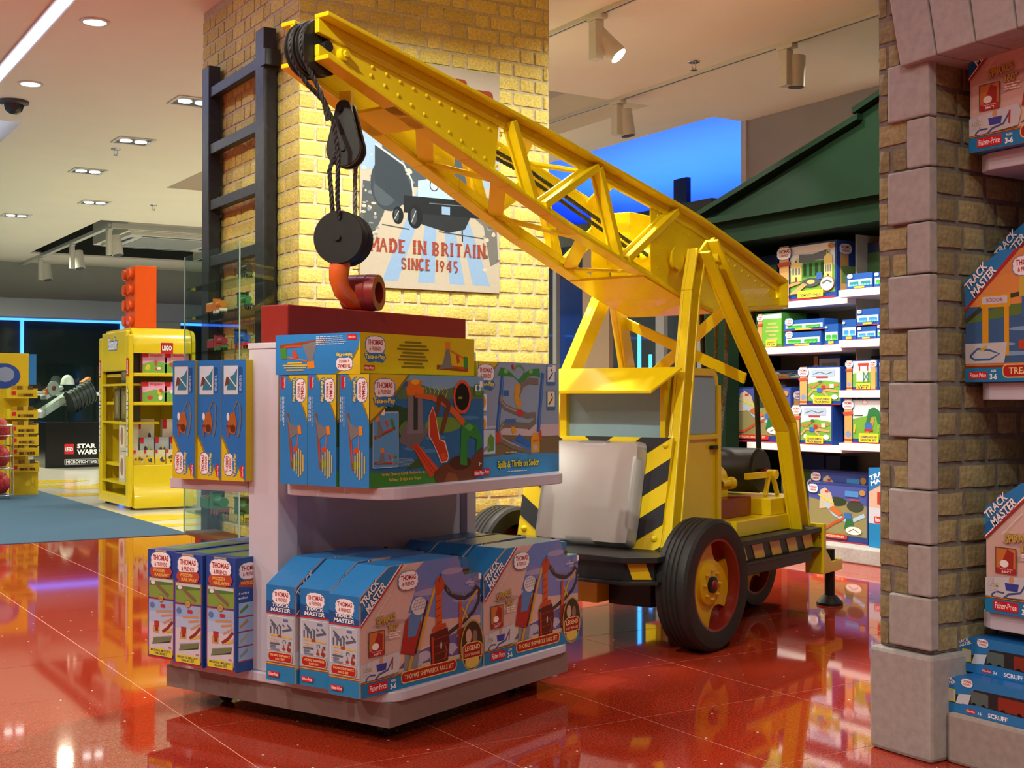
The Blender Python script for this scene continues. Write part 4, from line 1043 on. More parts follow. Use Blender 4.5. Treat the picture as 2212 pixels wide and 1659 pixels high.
def sw_side():
    a = Art(); W = SWD; H = .280
    a.rect(0, 0, W, H, '#a8b4c6'); a.rect(0, 0, W, .048, '#1f7fb8'); a.rect(0, .046, W, .054, '#8a4a30'); a.rect(0, .0485, W, .0515, '#d8a040')
    a.rect(0, .198, W, H, '#1e78bc'); a.poly([(0, .198), (W, .198), (W, .215), (0, .235)], '#174f90'); a.rect(0, .195, W, .1995, '#b83038')
    a.cloud(W * .52, .247, .072); a.push(.022, .210, 1, 1, 0, .15); a.text('TRACK', 0, .0075, .072, .0185, '#eef2f8', .03, '#22406c', .05); a.text('MASTER', -.002, -.007, .078, .005, '#eef2f8', .03, '#22406c', .05); a.pop()
    a.frame(.007, .090, W - .007, .190, .003, .0015, '#e8ecf2', '#b4bcc8')
    r = random.Random(8)
    for (x, y, w, h, c) in [(.016, .175, .03, .006, 1), (.02, .165, .028, .006, 1), (.07, .176, .02, .008, 2), (.05, .163, .014, .006, 1), (.066, .166, .01, .005, 1), (.085, .166, .016, .006, 1)]: a.push(x, y, 1, 1, -35 if c == 1 else 0); a.rect(0, 0, w, h, '#566078' if c == 1 else '#5a6aa8'); a.pop()
    for x in (.016, .03, .044, .056): a.rect(x, .138, x + .006, .160, '#566078')
    a.poly([(.066, .152), (.104, .160), (.106, .154), (.068, .145)], '#566078'); a.stroke([(.02, .134), (.105, .130)], .005, '#d8b054'); a.rect(.048, .129, .064, .137, '#a04030')
    for y in (.124, .118): a.stroke([(.018, y), (.05, y - .002)], .003, '#d8b48a')
    a.stroke([(.07, .113), (.07, .122), (.08, .122), (.08, .113)], .0025, '#50586c'); a.rect(.092, .114, .102, .120, '#4a5266')
    a.rrect(.016, .107, .056, .112, .002, '#566078'); a.rrect(.018, .098, .040, .105, .003, '#6a748c'); a.stroke([(.018, .094), (.055, .093)], .004, '#6a7ca0')
    a.stroke([(.073, .095), (.073, .110)], .003, '#b03828'); a.rect(.068, .093, .079, .100, '#a83424'); a.stroke([(.09, .095), (.092, .112), (.102, .111)], .0045, '#b03828'); a.ell(.094, .097, .008, .006, '#9c2c20')
    a.rrect(.010, .057, W - .010, .086, .010, '#d8c0a0'); a.rrect(.012, .059, W - .012, .084, .009, '#b02424'); a.text("THOMAS' SHIPWRECK", .018, .0725, W - .018, .0795, '#f4dc98', .01); a.text('RAILS SET', .04, .0625, W - .04, .069, '#f4dc98', .01)
    a.fp(.010, .012, .045)
    return a
SWF, SWS = sw_front(), sw_side()
SWTOP = mat('box_top_blue', lin('#1d72b4'), .28, noise=.05, nscale=12)
SWBODY = MB(pm('#2a7fc4')).prism(SWP, 'y', 0, SWD).data('box_body')
ENG = mat('toy_blue_plastic', (.05, .2, .5), .35, noise=.05)
def sw_box(label, x, y, rz=0, proto=[None]):
    if proto[0] is None:
        t = thing('train_set_box', label, 'toy box', gloc(x, y, .1556), GZ + rz, 'shipwreck train set boxes')
        link('box_body', SWBODY, t); SWF.obj('front_print', t, (0, 0, 0), (1, 0, 0), (0, -1, 0)); SWS.obj('end_print', t, (0, SWD, 0), (0, -1, 0), (-1, 0, 0))
        m = MB(ENG); m.cyl((.462, .06, .318), (.518, .06, .318), .016, n=14); m.box(.500, .042, .2925, .528, .078, .335); m.use(RED).box(.458, .040, .2925, .530, .080, .302); m.use(BLK).cyl((.472, .06, .333), (.472, .06, .350), .006, n=10)
        obj('toy_engine', m, t, 30)
        m = MB(GLASS); m.prism([(.457, .2935), (.534, .2935), (.534, .30), (.51, .345), (.43, .351)], 'y', .004, SWD - .004); obj('clear_window', m, t)
        obj('green_insert', MB(pm('#5c9a4c')).box(.456, .006, .2922, .534, SWD - .006, .2930), t)
        proto[0] = t; return t
    return dup(proto[0], label, gloc(x, y, .1556), GZ + rz)
sw_box('clipped-corner purple shipwreck train set box at the near corner of the display base', -.103, .020, math.radians(-2))
sw_box('shipwreck train set box right behind the near-corner one, left column second row', -.066, .166, 0)
sw_box('shipwreck train set box against the spine panel, left column third row', -.072, .296, 0)
sw_box('purple shipwreck train set box at the right end of the base front row', .452, .004, math.radians(-1))
sw_box('shipwreck train set box in the right column, middle row', .474, .15, 0)
sw_box('shipwreck train set box in the right column, innermost row', .470, .29, 0)

# ---- take-n-play boxes
TNL, TND, TNH = .545, .113, .322
def tnp_logo(a, cx, cy, w):
    a.cloud(cx, cy, w); a.poly([(cx - w * .6, cy - w * .30), (cx - w * .5, cy - w * .52), (cx - w * .3, cy - w * .62), (cx, cy - w * .56), (cx + w * .4, cy - w * .62), (cx + w * .58, cy - w * .44), (cx + w * .5, cy - w * .28), (cx, cy - w * .26)], '#2f7cc4')
    a.text('Take-n-Play', cx - w * .54, cy - w * .53, cx + w * .52, cy - w * .31, '#f4de4a', .03, '#1e4a86', .05)
def mini_bridge(a):   # little grey tower, orange beam, green figure; unit space 1 x .7
    a.stroke([(.02, .10), (.98, .06)], .10, '#8a4a2a'); a.poly([(.05, .05), (.2, .18), (.30, .5), (.40, .5), (.46, .18), (.5, .1)], '#7a7a80'); a.rect(.27, .5, .42, .66, '#e08a24'); a.stroke([(.42, .48), (.88, .30)], .03, '#d06a28')
    a.poly([(.6, .36), (.68, .4), (.72, .22), (.64, .18)], '#c84a28'); a.poly([(.84, .10), (.84, .36), (.96, .34), (.97, .1)], '#3f8f3c'); a.stroke([(.50, .12), (.86, .08)], .05, '#c8482c')
def tn_side(rot=False):
    a = Art(); W, H = TND, TNH
    a.rect(0, 0, W, H, '#2c84d0'); a.poly([(.028, H), (W, H), (W, H * .56), (W * .86, H * .68), (W * .55, H * .86)], '#8a7a2c'); a.poly([(.036, H), (W, H), (W, H * .60), (W * .88, H * .70), (W * .60, H * .86)], '#d8c020')
    a.rect(W * .06, H * .87, W * .19, H * .985, '#c8202c'); a.push(W * .155, H * .975, 1, 1, -90); a.text('Fisher-Price', 0, 0, H * .09, W * .06, '#ffffff', .0); a.pop()
    a.push(W * .76, H * .86, 1, 1, -90); tnp_logo(a, 0, 0, .066); a.pop()
    a.push(W * .1, H * .80, 1, 1, -90); a.lines(0, -.008, .09, .010, 3, '#b8d8f4', 4); a.pop()
    a.push(W * .22, H * .66, .17, .085, -82); mini_bridge(a); a.pop()
    a.push(W * .70, H * .34, 1, 1, -90); a.clines(.045, -.022, .022, [.05, .075, .085, .07, .05], '#c8b860'); a.pop()
    return a
def tn_front():
    a = Art(); W, H = TNL, TNH
    a.rect(0, 0, W, H, '#2c6ea8'); a.poly([(.10, H), (W, H), (W, H * .80), (.3, H * .82)], '#7ab0d8'); a.poly([(.12, H * .86), (.2, H * .93), (.32, H * .86), (.45, H * .92), (W, H * .86), (W, H * .78), (.12, H * .78)], '#587a58')
    a.poly([(.0, H * .35), (.0, H * .75), (.10, H * .74), (.22, H * .66), (.20, H * .5), (.12, H * .42)], '#2c5230'); a.ell(.34, H * .54, .09, .024, '#6a9a38'); a.ell(.19, H * .50, .06, .03, '#5a8a34')
    for (x, y, w) in ((.30, .42, .05), (.28, .30, .06), (.4, .66, .05), (.47, .6, .05), (.2, .33, .05)): a.ell(x, y * H, w, .006, '#4a88bc')
    a.poly([(0, 0), (.37, 0), (.39, .055), (.30, .045), (.18, .033), (0, .045)], '#3d8a34'); a.poly([(.16, .045), (.30, .055), (.24, .085), (.2, .07)], '#3c5c2c')
    a.text('Great Quarry Climb Avalanche at the', .055, .029, .27, .041, '#e8c84c', .01, '#4a4020', .03); a.text('Railway Bridge and Rope', .085, .012, .23, .024, '#e8c84c', .01, '#4a4020', .03)
    # grey tower and orange gantry
    a.poly([(.13, .125), (.20, .10), (.27, .155), (.24, .175), (.19, .185), (.15, .175)], '#6c6a70'); a.poly([(.165, .15), (.24, .15), (.235, .265), (.17, .268)], '#7d7c84'); a.rect(.195, .16, .215, .262, '#2f3b3a')
    a.poly([(.165, .262), (.24, .262), (.245, .285), (.225, .292), (.24, .305), (.17, .306), (.17, .292), (.16, .284)], '#d8741f'); a.ell(.203, .302, .02, .008, '#f0b030')
    for k in range(6): a.stroke([(.25 + .018 * k, .285 + .002 * k), (.256 + .02 * k, .275), (.25 + .018 * k, .262 - .004 * k)], .0022, '#e8dc50')
    a.stroke([(.20, .262), (.28, .256), (.34, .24), (.40, .205), (.44, .175)], [.012, .016, .020, .022, .022], '#c8642a')
    # brown swinging frame and orange dinosaur crane (toy)
    a.poly([(.305, .26), (.325, .268), (.375, .24), (.37, .22), (.335, .145), (.318, .15), (.35, .23), (.325, .245), (.31, .20), (.295, .20)], '#6a3f28')
    a.poly([(.265, .20), (.285, .23), (.30, .20), (.32, .13), (.345, .125), (.365, .075), (.355, .06), (.325, .058), (.305, .09), (.285, .12), (.265, .14)], '#e8c8b0'); a.poly([(.268, .20), (.285, .225), (.297, .20), (.315, .13), (.34, .12), (.36, .077), (.352, .064), (.327, .062), (.308, .092), (.288, .12), (.27, .142)], '#b83f20'); a.poly([(.322, .085), (.345, .09), (.352, .068), (.33, .066)], '#d85028')
    a.poly([(.185, .118), (.215, .118), (.325, .032), (.27, .018)], '#cc4a26'); a.stroke([(.195, .115), (.285, .03)], .004, '#a03418'); a.stroke([(.205, .115), (.30, .032)], .004, '#a03418')
    a.poly([(.30, .0), (.29, .03), (.325, .05), (.37, .06), (.40, .04), (.45, .045), (.50, .08), (.535, .10), (.54, .05), (.52, .01), (.49, 0)], '#6a3820'); a.ell(.42, .055, .055, .022, '#4a2614'); a.poly([(.34, .0), (.36, .03), (.40, .02), (.41, 0)], '#8a4c2a')
    a.poly([(.42, .05), (.425, .16), (.445, .18), (.50, .172), (.53, .13), (.53, .10), (.50, .085), (.505, .125), (.47, .135), (.455, .12), (.455, .045)], '#2f8a34'); a.poly([(.44, .165), (.465, .176), (.49, .165), (.47, .15)], '#56b04a')
    # tunnel badge and small panels
    a.ell(.43, .258, .045, .052, '#d8542c', 30); a.ell(.43, .258, .036, .042, '#14100c', 30); a.ell(.42, .255, .012, .004, '#8a8a30')
    a.rrect(.492, .262, .53, .298, .004, '#4c9440'); a.rect(.497, .276, .526, .296, '#eaf0dc'); a.ell(.511, .286, .008, .008, '#3a6ab8'); a.rect(.520, .288, .534, .308, '#f4f4f6')
    a.rrect(.012, .055, .125, .215, .004, '#c8dcf0'); a.rrect(.014, .057, .123, .213, .004, '#5aa0dc'); a.push(.02, .13, .10, .10, 20); mini_bridge(a); a.pop(); a.push(.016, .062, .105, .075); mini_bridge(a); a.pop()
    a.poly([(.048, .205), (.062, .205), (.064, .228), (.072, .226), (.058, .248), (.042, .226), (.05, .228)], '#eef0f4')
    # title corner
    a.poly([(0, H), (.175, H), (.12, H * .84), (.05, H * .66), (0, H * .56)], '#8a7a2c'); a.poly([(0, H), (.165, H), (.11, H * .85), (.045, H * .68), (0, H * .59)], '#d8c020')
    tnp_logo(a, .062, H * .875, .088)
    a.lines(.095, .055, .20, .08, 7, '#8cbce0', 9); a.text('3+', .512, .042, .528, .054, '#ffffff', .03); a.fp(.487, .010, .055)
    return a
TNF, TNS = tn_front(), tn_side()
TNB = MB(pm('#c8b41e')).box(0, 0, 0, TNL, TND, TNH).data('box_body')
pr_ = None
for i, (y, x, lab) in enumerate([(.045, -.036, 'blue and yellow bridge set box showing its orange crane picture on the upper shelf'), (.166, -.040, 'blue bridge set box second from the front on the upper shelf near side'), (.286, -.034, 'blue bridge set box beside the white post on the upper shelf near side')]):
    loc = gloc(x, y, .7306)
    if pr_ is None:
        pr_ = thing('bridge_set_box', lab, 'toy box', loc, GZ, 'bridge set boxes on the upper shelf'); link('box_body', TNB, pr_); TNF.obj('front_print', pr_, (0, 0, 0), (1, 0, 0), (0, -1, 0)); TNS.obj('end_print', pr_, (0, TND, 0), (0, -1, 0), (-1, 0, 0))
    else: dup(pr_, lab, loc)
# the box lying on top of them
t = thing('bridge_set_box', 'yellow long side of a bridge set box lying flat on the standing boxes', 'toy box', gloc(-.037, .078, 1.0537), GZ, 'bridge set boxes on the upper shelf')
LL, LD, LH = .54, .335, .118
obj('box_body', MB(pm('#2c84d0')).box(0, 0, 0, LL, LD, LH), t, bevel=.001)
a = Art(); a.rect(0, 0, LL, LH, '#d2c21a'); tnp_logo(a, .065, .083, .082); a.fp(.016, .010, .046)
a.clines(.235, .018, .102, [.08, .13, .15, .10, .12, .14, .09, .11], '#7a741c'); a.push(.345, .012, .165, .14); mini_bridge(a); a.pop(); a.rect(0, 0, LL, .002, '#4a6a20')
a.obj('side_print', t, (0, 0, 0), (1, 0, 0), (0, -1, 0))
a = Art(); a.rect(0, 0, LD, LH, '#2c84d0'); a.poly([(LD * .70, 0), (LD, 0), (LD, LH), (LD * .99, LH * .7), (LD * .88, LH * .3)], '#8a7a2c'); a.poly([(LD * .74, 0), (LD, 0), (LD, LH * .9), (LD * .985, LH * .6), (LD * .90, LH * .26)], '#d8c020')
a.push(LD * .82, LH * .25, 1, 1, 180); tnp_logo(a, 0, 0, .062); a.pop(); a.push(LD * .60, LH * .93, .19, .13, 186); mini_bridge(a); a.pop(); a.lines(.165, .085, .285, .112, 5, '#b8d8f4', 12); a.clines(.08, .010, .038, [.06, .1, .09, .07], '#d8c040'); a.rect(.288, .098, .322, .113, '#c8202c'); a.text('Fisher-Price', .292, .102, .318, .109, '#ffffff', 0)
a.obj('end_print', t, (0, LD, 0), (0, -1, 0), (-1, 0, 0))
# spiral tower set
SL, SD, SH = .475, .11, .372
t = thing('tower_set_box', 'grey-blue tower track set box with spiral chute picture at the right of the upper shelf', 'toy box', gloc(.517, .075, .7306), GZ)
obj('box_body', MB(pm('#d0bc22')).box(0, 0, 0, SL, SD, SH), t, bevel=.001)
a = Art(); W, H = SL, SH
a.rect(0, 0, W, H, '#8ca6c4'); a.rect(0, .062, W, .135, '#7a6c4c'); a.rect(0, .125, W, .165, '#c8bcc8'); a.poly([(.0, .062), (W, .062), (W, .12), (.0, .14)], '#786a4a'); a.rect(0, 0, W, .062, '#3f94d4'); a.poly([(0, .062), (W * .5, .072), (W, .062)], '#3f94d4')
for (x0, x1) in ((.118, .105), (.352, .345)): a.stroke([(x0 + .02, .34), (x1, .14)], .020, '#2f62b4'); a.stroke([(x0 + .024, .34), (x1 + .004, .14)], .005, '#5a8ad4')
a.poly([(.105, .325), (.125, .355), (.16, .35), (.19, .335), (.225, .315), (.255, .335), (.30, .352), (.352, .355), (.358, .325), (.33, .33), (.29, .328), (.24, .30), (.20, .325), (.13, .328)], '#3c8a44'); a.stroke([(.20, .345), (.215, .36), (.24, .362), (.262, .348), (.258, .335)], .008, '#6a9a5a'); a.ell(.155, .343, .012, .008, '#7ab86a'); a.ell(.30, .345, .012, .008, '#7ab86a')
a.stroke([(.19, .365), (.196, .35)], .012, '#b02c34')
a.stroke([(.345, .31), (.29, .312), (.25, .30), (.225, .265), (.215, .25)], .022, '#77726a'); a.stroke([(.225, .30), (.215, .255), (.235, .225)], .030, '#d09a2c')
a.stroke([(.128, .262), (.125, .245), (.15, .225), (.215, .208), (.28, .195), (.322, .198), (.325, .175), (.28, .155)], .020, '#77726a'); a.stroke([(.128, .262), (.125, .248), (.15, .228), (.215, .211)], .005, '#a8a298'); a.ell(.235, .205, .020, .012, '#c03a38'); a.rect(.14, .262, .17, .28, '#3a68b0')
a.stroke([(.30, .16), (.22, .165), (.14, .168), (.115, .15), (.125, .12), (.18, .10), (.25, .085), (.30, .075)], .020, '#77726a'); a.stroke([(.14, .17), (.12, .15), (.13, .125), (.185, .105), (.25, .09)], .005, '#a8a298'); a.poly([(.21, .115), (.30, .085), (.302, .105), (.23, .135)], '#2f6ab8'); a.stroke([(.18, .115), (.30, .08)], .010, '#3f78c8'); a.poly([(.185, .16), (.205, .16), (.215, .14), (.19, .135)], '#d8a02c'); a.stroke([(.15, .178), (.21, .178)], .014, '#3f6cb4')
a.rrect(.30, .07, .352, .125, .006, '#dc9c24'); a.ell(.326, .125, .02, .012, '#dc9c24'); a.rect(.313, .078, .338, .095, '#b0b8c0'); a.stroke([(.31, .108), (.342, .112)], .006, '#b87818')
a.poly([(.095, .145), (.12, .14), (.125, .11), (.10, .105), (.088, .12)], '#c04434'); a.poly([(.345, .145), (.362, .145), (.366, .11), (.35, .11)], '#c05034')
for (y0, y1, c) in ((.262, .325, '#e8eef4'), (.19, .255, '#d8e4f0')): a.rect(.0, y0 - .05, .048, y1 - .055, '#5aa0dc'); a.rect(.0, y0 - .048, .046, y1 - .057, c); a.ell(.03, y0 - .02, .012, .018, '#d8a030'); a.ell(.012, y0 - .03, .01, .012, '#3a6ab0')
a.rrect(.0, .072, .095, .155, .004, '#4a94cc'); a.rect(.0, .075, .092, .152, '#c0d4e4'); a.poly([(.05, .08), (.085, .085), (.088, .125), (.065, .14), (.05, .12)], '#5a9a38'); a.stroke([(.0, .075), (.06, .10)], .012, '#8890a0')
for (y, c) in ((.30, '#dfe8f0'), (.215, '#e8e4c0')): a.rrect(.395, y, .448, y + .065, .003, '#3f78b8'); a.rect(.399, y + .010, .444, y + .062, c); a.stroke([(.405, y + .015), (.43, y + .04), (.42, y + .055)], .006, '#404858')
a.rect(.43, .345, .45, .368, '#f4f4f6')
a.poly([(0, H), (.115, H), (.075, H * .90), (.03, H * .80), (0, H * .71)], '#8a7a2c'); a.poly([(0, H), (.108, H), (.07, H * .91), (.028, H * .81), (0, H * .73)], '#d8c020'); tnp_logo(a, .04, H * .90, .088)
a.text('Spills & Thrills on Sodor', .105, .020, .345, .050, '#f0e04c', .02, '#2c5424', .05); a.lines(.16, .010, .28, .017, 1, '#d0e4f4', 3); a.fp(.0, .008, .06); a.lines(.15, .072, .22, .080, 1, '#c8bc98', 5)
a.obj('front_print', t, (0, 0, 0), (1, 0, 0), (0, -1, 0))
# ---- blue boxes on the far side of the upper shelf
pr_ = None; BW, BH = .106, .372
for i, (y, x, lab) in enumerate([(.548, -.030, 'tall blue volcano set box half hidden behind the white post'), (.6555, -.032, 'tall blue volcano set box in the middle of the far upper shelf'), (.763, -.040, 'leftmost tall blue volcano set box on the far upper shelf')]):
    loc = gloc(x, y, .7306)
    if pr_ is None:
        pr_ = thing('volcano_set_box', lab, 'toy box', loc, GZ, 'blue boxes on the far upper shelf'); obj('box_body', MB(pm('#c8b41e')).box(0, 0, 0, .5, BW, BH), pr_, bevel=.001)
        a = Art(); W, H = BW, BH
        a.rect(0, 0, W, H, '#2472c4'); a.poly([(0, 0), (W, 0), (W * .8, H * .09), (W * .4, H * .2), (W * .14, H * .33), (0, H * .38)], '#8a7a2c'); a.poly([(0, 0), (W * .96, 0), (W * .74, H * .085), (W * .34, H * .19), (W * .1, H * .31), (0, H * .35)], '#d8c020')
        a.push(W * .30, H * .135, 1, 1, 90); tnp_logo(a, 0, 0, .066); a.pop(); a.rect(W * .80, H * .03, W * .93, H * .13, '#c8202c'); a.push(W * .91, H * .035, 1, 1, 90); a.text('Fisher-Price', 0, 0, H * .085, W * .07, '#ffffff', 0); a.pop()
        a.frame(W * .08, H * .71, W * .70, H * .955, .004, .002, '#9a9a6c', '#c4d8ee'); a.rrect(W * .72, H * .73, W * .86, H * .94, .003, '#1c5098'); a.push(W * .76, H * .74, 1, 1, 90); a.lines(0, -.008, .06, .003, 2, '#a8c8ec', 6); a.pop()
        a.poly([(W * .22, H * .75), (W * .30, H * .85), (W * .52, H * .88), (W * .66, H * .93), (W * .62, H * .75)], '#2f7a9c'); a.poly([(W * .14, H * .78), (W * .3, H * .80), (W * .36, H * .86), (W * .2, H * .86)], '#6a3c3a'); a.stroke([(W * .3, H * .86), (W * .6, H * .78)], .004, '#d8e8d0')
        a.stroke([(W * .50, H * .58), (W * .66, H * .66), (W * .78, H * .62), (W * .80, H * .5), (W * .74, H * .40), (W * .68, H * .36)], .007, '#6a7078'); a.poly([(W * .30, H * .40), (W * .26, H * .47), (W * .38, H * .56), (W * .56, H * .57), (W * .66, H * .47), (W * .56, H * .38)], '#a8602c'); a.poly([(W * .2, H * .44), (W * .5, H * .44), (W * .5, H * .46), (W * .2, H * .46)], '#7a3824'); a.ell(W * .28, H * .53, .006, .012, '#d8e4ee'); a.ell(W * .48, H * .43, .012, .012, '#5a2c18'); a.stroke([(W * .28, H * .44), (W * .30, H * .36)], .006, '#9a4c34')
        a.obj('end_print', pr_, (0, BW, 0), (0, -1, 0), (-1, 0, 0))
    else: dup(pr_, lab, loc)
# ---- wooden railway boxes on the base, far side
pr_ = None; MW, MH, ML = .130, .345, .52
for i, (y, x, lab) in enumerate([(.545, -.072, 'blue wooden railway melody set box next to the white post on the base'), (.684, -.078, 'blue wooden railway melody set box in the middle of the left base row'), (.842, -.052, 'leftmost blue wooden railway melody set box on the display base')]):
    loc = gloc(x, y, .1556)
    if pr_ is None:
        pr_ = thing('wooden_railway_box', lab, 'toy box', loc, GZ, 'wooden railway boxes on the base'); obj('box_body', MB(pm('#22469c')).box(0, 0, 0, ML, MW, MH), pr_, bevel=.001)
        a = Art(); W, H = MW, MH
        a.rect(0, 0, W, H, '#22469c'); a.rect(0, 0, W, .006, '#b02c38'); a.rect(W * .28, H * .60, W * .68, H, '#c8a468')
        for k in range(3): a.rect(W * (.36 + .1 * k), H * .60, W * (.365 + .1 * k), H, '#a8844c')
        a.frame(W * .04, H * .555, W * .96, H * .745, .003, .002, '#b8503c', '#7a9c44'); a.poly([(W * .07, H * .70), (W * .93, H * .70), (W * .93, H * .735), (W * .07, H * .735)], '#c4ccd0'); a.poly([(W * .07, H * .665), (W * .93, H * .69), (W * .93, H * .71), (W * .07, H * .71)], '#4c7a3c'); a.stroke([(W * .25, H * .705), (W * .45, H * .655), (W * .78, H * .585)], .012, '#7a6250'); a.ell(W * .2, H * .695, .010, .006, '#dfe4ea')
        a.frame(W * .04, H * .045, W * .96, H * .545, .003, .002, '#b8503c', '#8fb0dc'); a.rect(W * .06, H * .05, W * .94, H * .33, '#c8c4d0'); a.rect(W * .06, H * .33, W * .94, H * .43, '#a8bcdc')
        a.ell(W * .18, H * .485, .012, .010, '#5a78b4'); a.rrect(W * .48, H * .47, W * .66, H * .505, .003, '#b03440'); a.stroke([(W * .76, H * .485), (W * .9, H * .51)], .007, '#c8a078')
        for (x0, y0, x1, y1) in ((.32, .43, .88, .45), (.52, .395, .9, .415), (.6, .33, .92, .385)): a.stroke([(W * x0, H * y0), (W * x1, H * y1)], .007, '#c08c5c')
        a.rect(W * .22, H * .235, W * .44, H * .30, '#b89860'); a.rect(W * .26, H * .29, W * .44, H * .345, '#a83430'); a.rect(W * .30, H * .25, W * .40, H * .29, '#8a3028'); a.stroke([(W * .56, H * .25), (W * .75, H * .29), (W * .93, H * .355)], .010, '#8c2c28'); a.poly([(W * .54, H * .235), (W * .93, H * .26), (W * .93, H * .30), (W * .7, H * .26)], '#c8b048')
        a.poly([(W * .18, H * .125), (W * .86, H * .165), (W * .9, H * .225), (W * .24, H * .185)], '#6a7a58'); a.poly([(W * .24, H * .13), (W * .86, H * .165), (W * .87, H * .18)], '#2c3428'); a.stroke([(W * .2, H * .185), (W * .9, H * .225)], .003, '#9a90b0'); a.rect(W * .78, H * .105, W * .88, H * .12, '#b87068')
        a.poly([(W * .07, H * .025), (W * .93, H * .025), (W * .93, H * .095), (W * .85, H * .088), (W * .5, H * .098), (W * .12, H * .088), (W * .07, H * .095)], '#d8cc2c'); a.text('MUSICAL MELODY', W * .14, H * .064, W * .86, H * .084, '#20305c', .03); a.text('TRACKS SET', W * .27, H * .036, W * .73, H * .057, '#20305c', .03)
        a.ell(W * .5, H * .555, .013, .012, '#8a5c30'); a.ell(W * .5, H * .555, .011, .010, '#c8a468'); a.text('REAL', W * .44, H * .557, W * .56, H * .569, '#5c3818', .02); a.text('WOOD', W * .43, H * .541, W * .57, H * .553, '#5c3818', .02)
        a.cloud(W * .5, H * .90, .092, '#4a78c0'); a.poly([(W * .08, H * .79), (W * .14, H * .835), (W * .84, H * .85), (W * .92, H * .81), (W * .84, H * .755), (W * .18, H * .745)], '#b0483c'); a.text('WOODEN', W * .22, H * .797, W * .66, H * .828, '#e8c058', .03); a.text('RAILWAY', W * .28, H * .758, W * .82, H * .788, '#e8c058', .03)
        a.obj('end_print', pr_, (0, MW, 0), (0, -1, 0), (-1, 0, 0))
        a = Art(); a.rect(0, 0, .2, MH, '#24509c'); a.cloud(.055, MH * .88, .08, '#4a78c0'); a.poly([(.012, MH * .75), (.018, MH * .80), (.1, MH * .815), (.1, MH * .72)], '#b0483c'); a.text('WOODEN', .02, MH * .76, .095, MH * .79, '#e8c058', .03)
        a.text('A world of', .012, MH * .68, .055, MH * .70, '#ffffff', .01); a.text('endless', .012, MH * .64, .05, MH * .66, '#ffffff', .01)
        for k in range(4): y0 = MH * (.10 + .13 * k); a.rect(.012, y0, .075, y0 + .04, '#9cc0e4'); a.stroke([(.018, y0 + .012), (.05, y0 + .03)], .010, ['#8a9ca8', '#b0a898', '#b08a5c', '#5a8a4c'][k]); a.rect(.012, y0 - .004, .075, y0, '#b03844')
        a.obj('side_print', pr_, (0, 0, 0), (1, 0, 0), (0, -1, 0))
        a = Art(); a.rect(0, 0, ML, MW, '#2a4c96'); a.poly([(.05, .02), (.3, .02), (.3, .11), (.05, .11)], '#6a8a50'); a.text('MUSICAL MELODY TRACKS SET', .32, .05, .50, .075, '#d8cc2c', .02)
        a.obj('top_print', pr_, (0, 0, MH), (1, 0, 0), (0, 0, 1))
    else: dup(pr_, lab, loc)
# ================================================================== CEILING FITTINGS
LAMPW = mat('lamp_white_glow', (1, .97, .9), .5, emit=(1, .96, .88), emit_s=9, noise=.01)
LAMPC = mat('led_cool_glow', (.8, .9, 1), .5, emit=(.50, .62, 1), emit_s=26, noise=.01)
FIT = mat('fitting_white', (.66, .64, .58), .5, noise=.03)
FITD = mat('fitting_dark', (.05, .05, .055), .5, noise=.05)
st = tag(obj('light_strip', MB(LAMPC).box(1.745, 3.0, CEIL - .016, 1.815, 15.0, CEIL - .001)), 'long cool white light strip let into the ceiling at upper left', 'light strip')
obj('strip_edge', MB(FIT).box(1.725, 3.0, CEIL - .012, 1.744, 15.0, CEIL - .0005).box(1.816, 3.0, CEIL - .012, 1.835, 15.0, CEIL - .0005), st)
def ceil_pt(px, py, dz=0): p = on_z(px, py, CEIL - dz); return p
for i, (px, py, lab) in enumerate([(205, 46, 'larger round recessed downlight near the top left light strip'), (66, 180, 'smaller round recessed downlight above the dome camera'), (20, 697, 'tiny round ceiling lamp low over the dark shop windows')]):
    if i == 2: continue
    p = ceil_pt(px, py)
    t = thing('round_downlight', lab, 'downlight', (p.x, p.y, CEIL), 0, 'round downlights')
    m = MB(FIT); m.lathe([(.072, -.001), (.095, -.001), (.095, -.008), (.072, -.010), (.072, -.001)], (0, 0, 0), 'z', 28); obj('trim_ring', m, t, 40)
    m = MB(LAMPW); m.cyl((0, 0, -.006), (0, 0, -.001), .070, n=28); obj('lamp', m, t)
SQ = [(418, 219, 'square twin-lamp downlight beside the ladder top'), (288, 304, 'square twin-lamp downlight above a sprinkler'), (190, 369, 'square twin-lamp downlight in the middle of the left ceiling'), (205, 437, 'square twin-lamp downlight above the ceiling opening'), (35, 465, 'square twin-lamp downlight at the far left edge'), (18, 588, 'faint square downlight lowest at the far left')]
for (px, py, lab) in SQ:
    p = ceil_pt(px, py); t = thing('square_downlight', lab, 'downlight', (p.x, p.y, CEIL), 0, 'square downlights'); s = .17
    m = MB(FIT); m.box(-s, -s, -.010, s, -s + .025, -.001).box(-s, s - .025, -.010, s, s, -.001).box(-s, -s + .025, -.010, -s + .025, s - .025, -.001).box(s - .025, -s + .025, -.010, s, s - .025, -.001); obj('frame', m, t)
    obj('backing', MB(FITD).box(-s + .025, -s + .025, -.004, s - .025, s - .025, -.001), t)
    for dx in (-.07, .07): m = MB(LAMPW); m.cyl((dx, 0, -.012), (dx, 0, -.005), .055, n=20); obj('lamp', m, t)
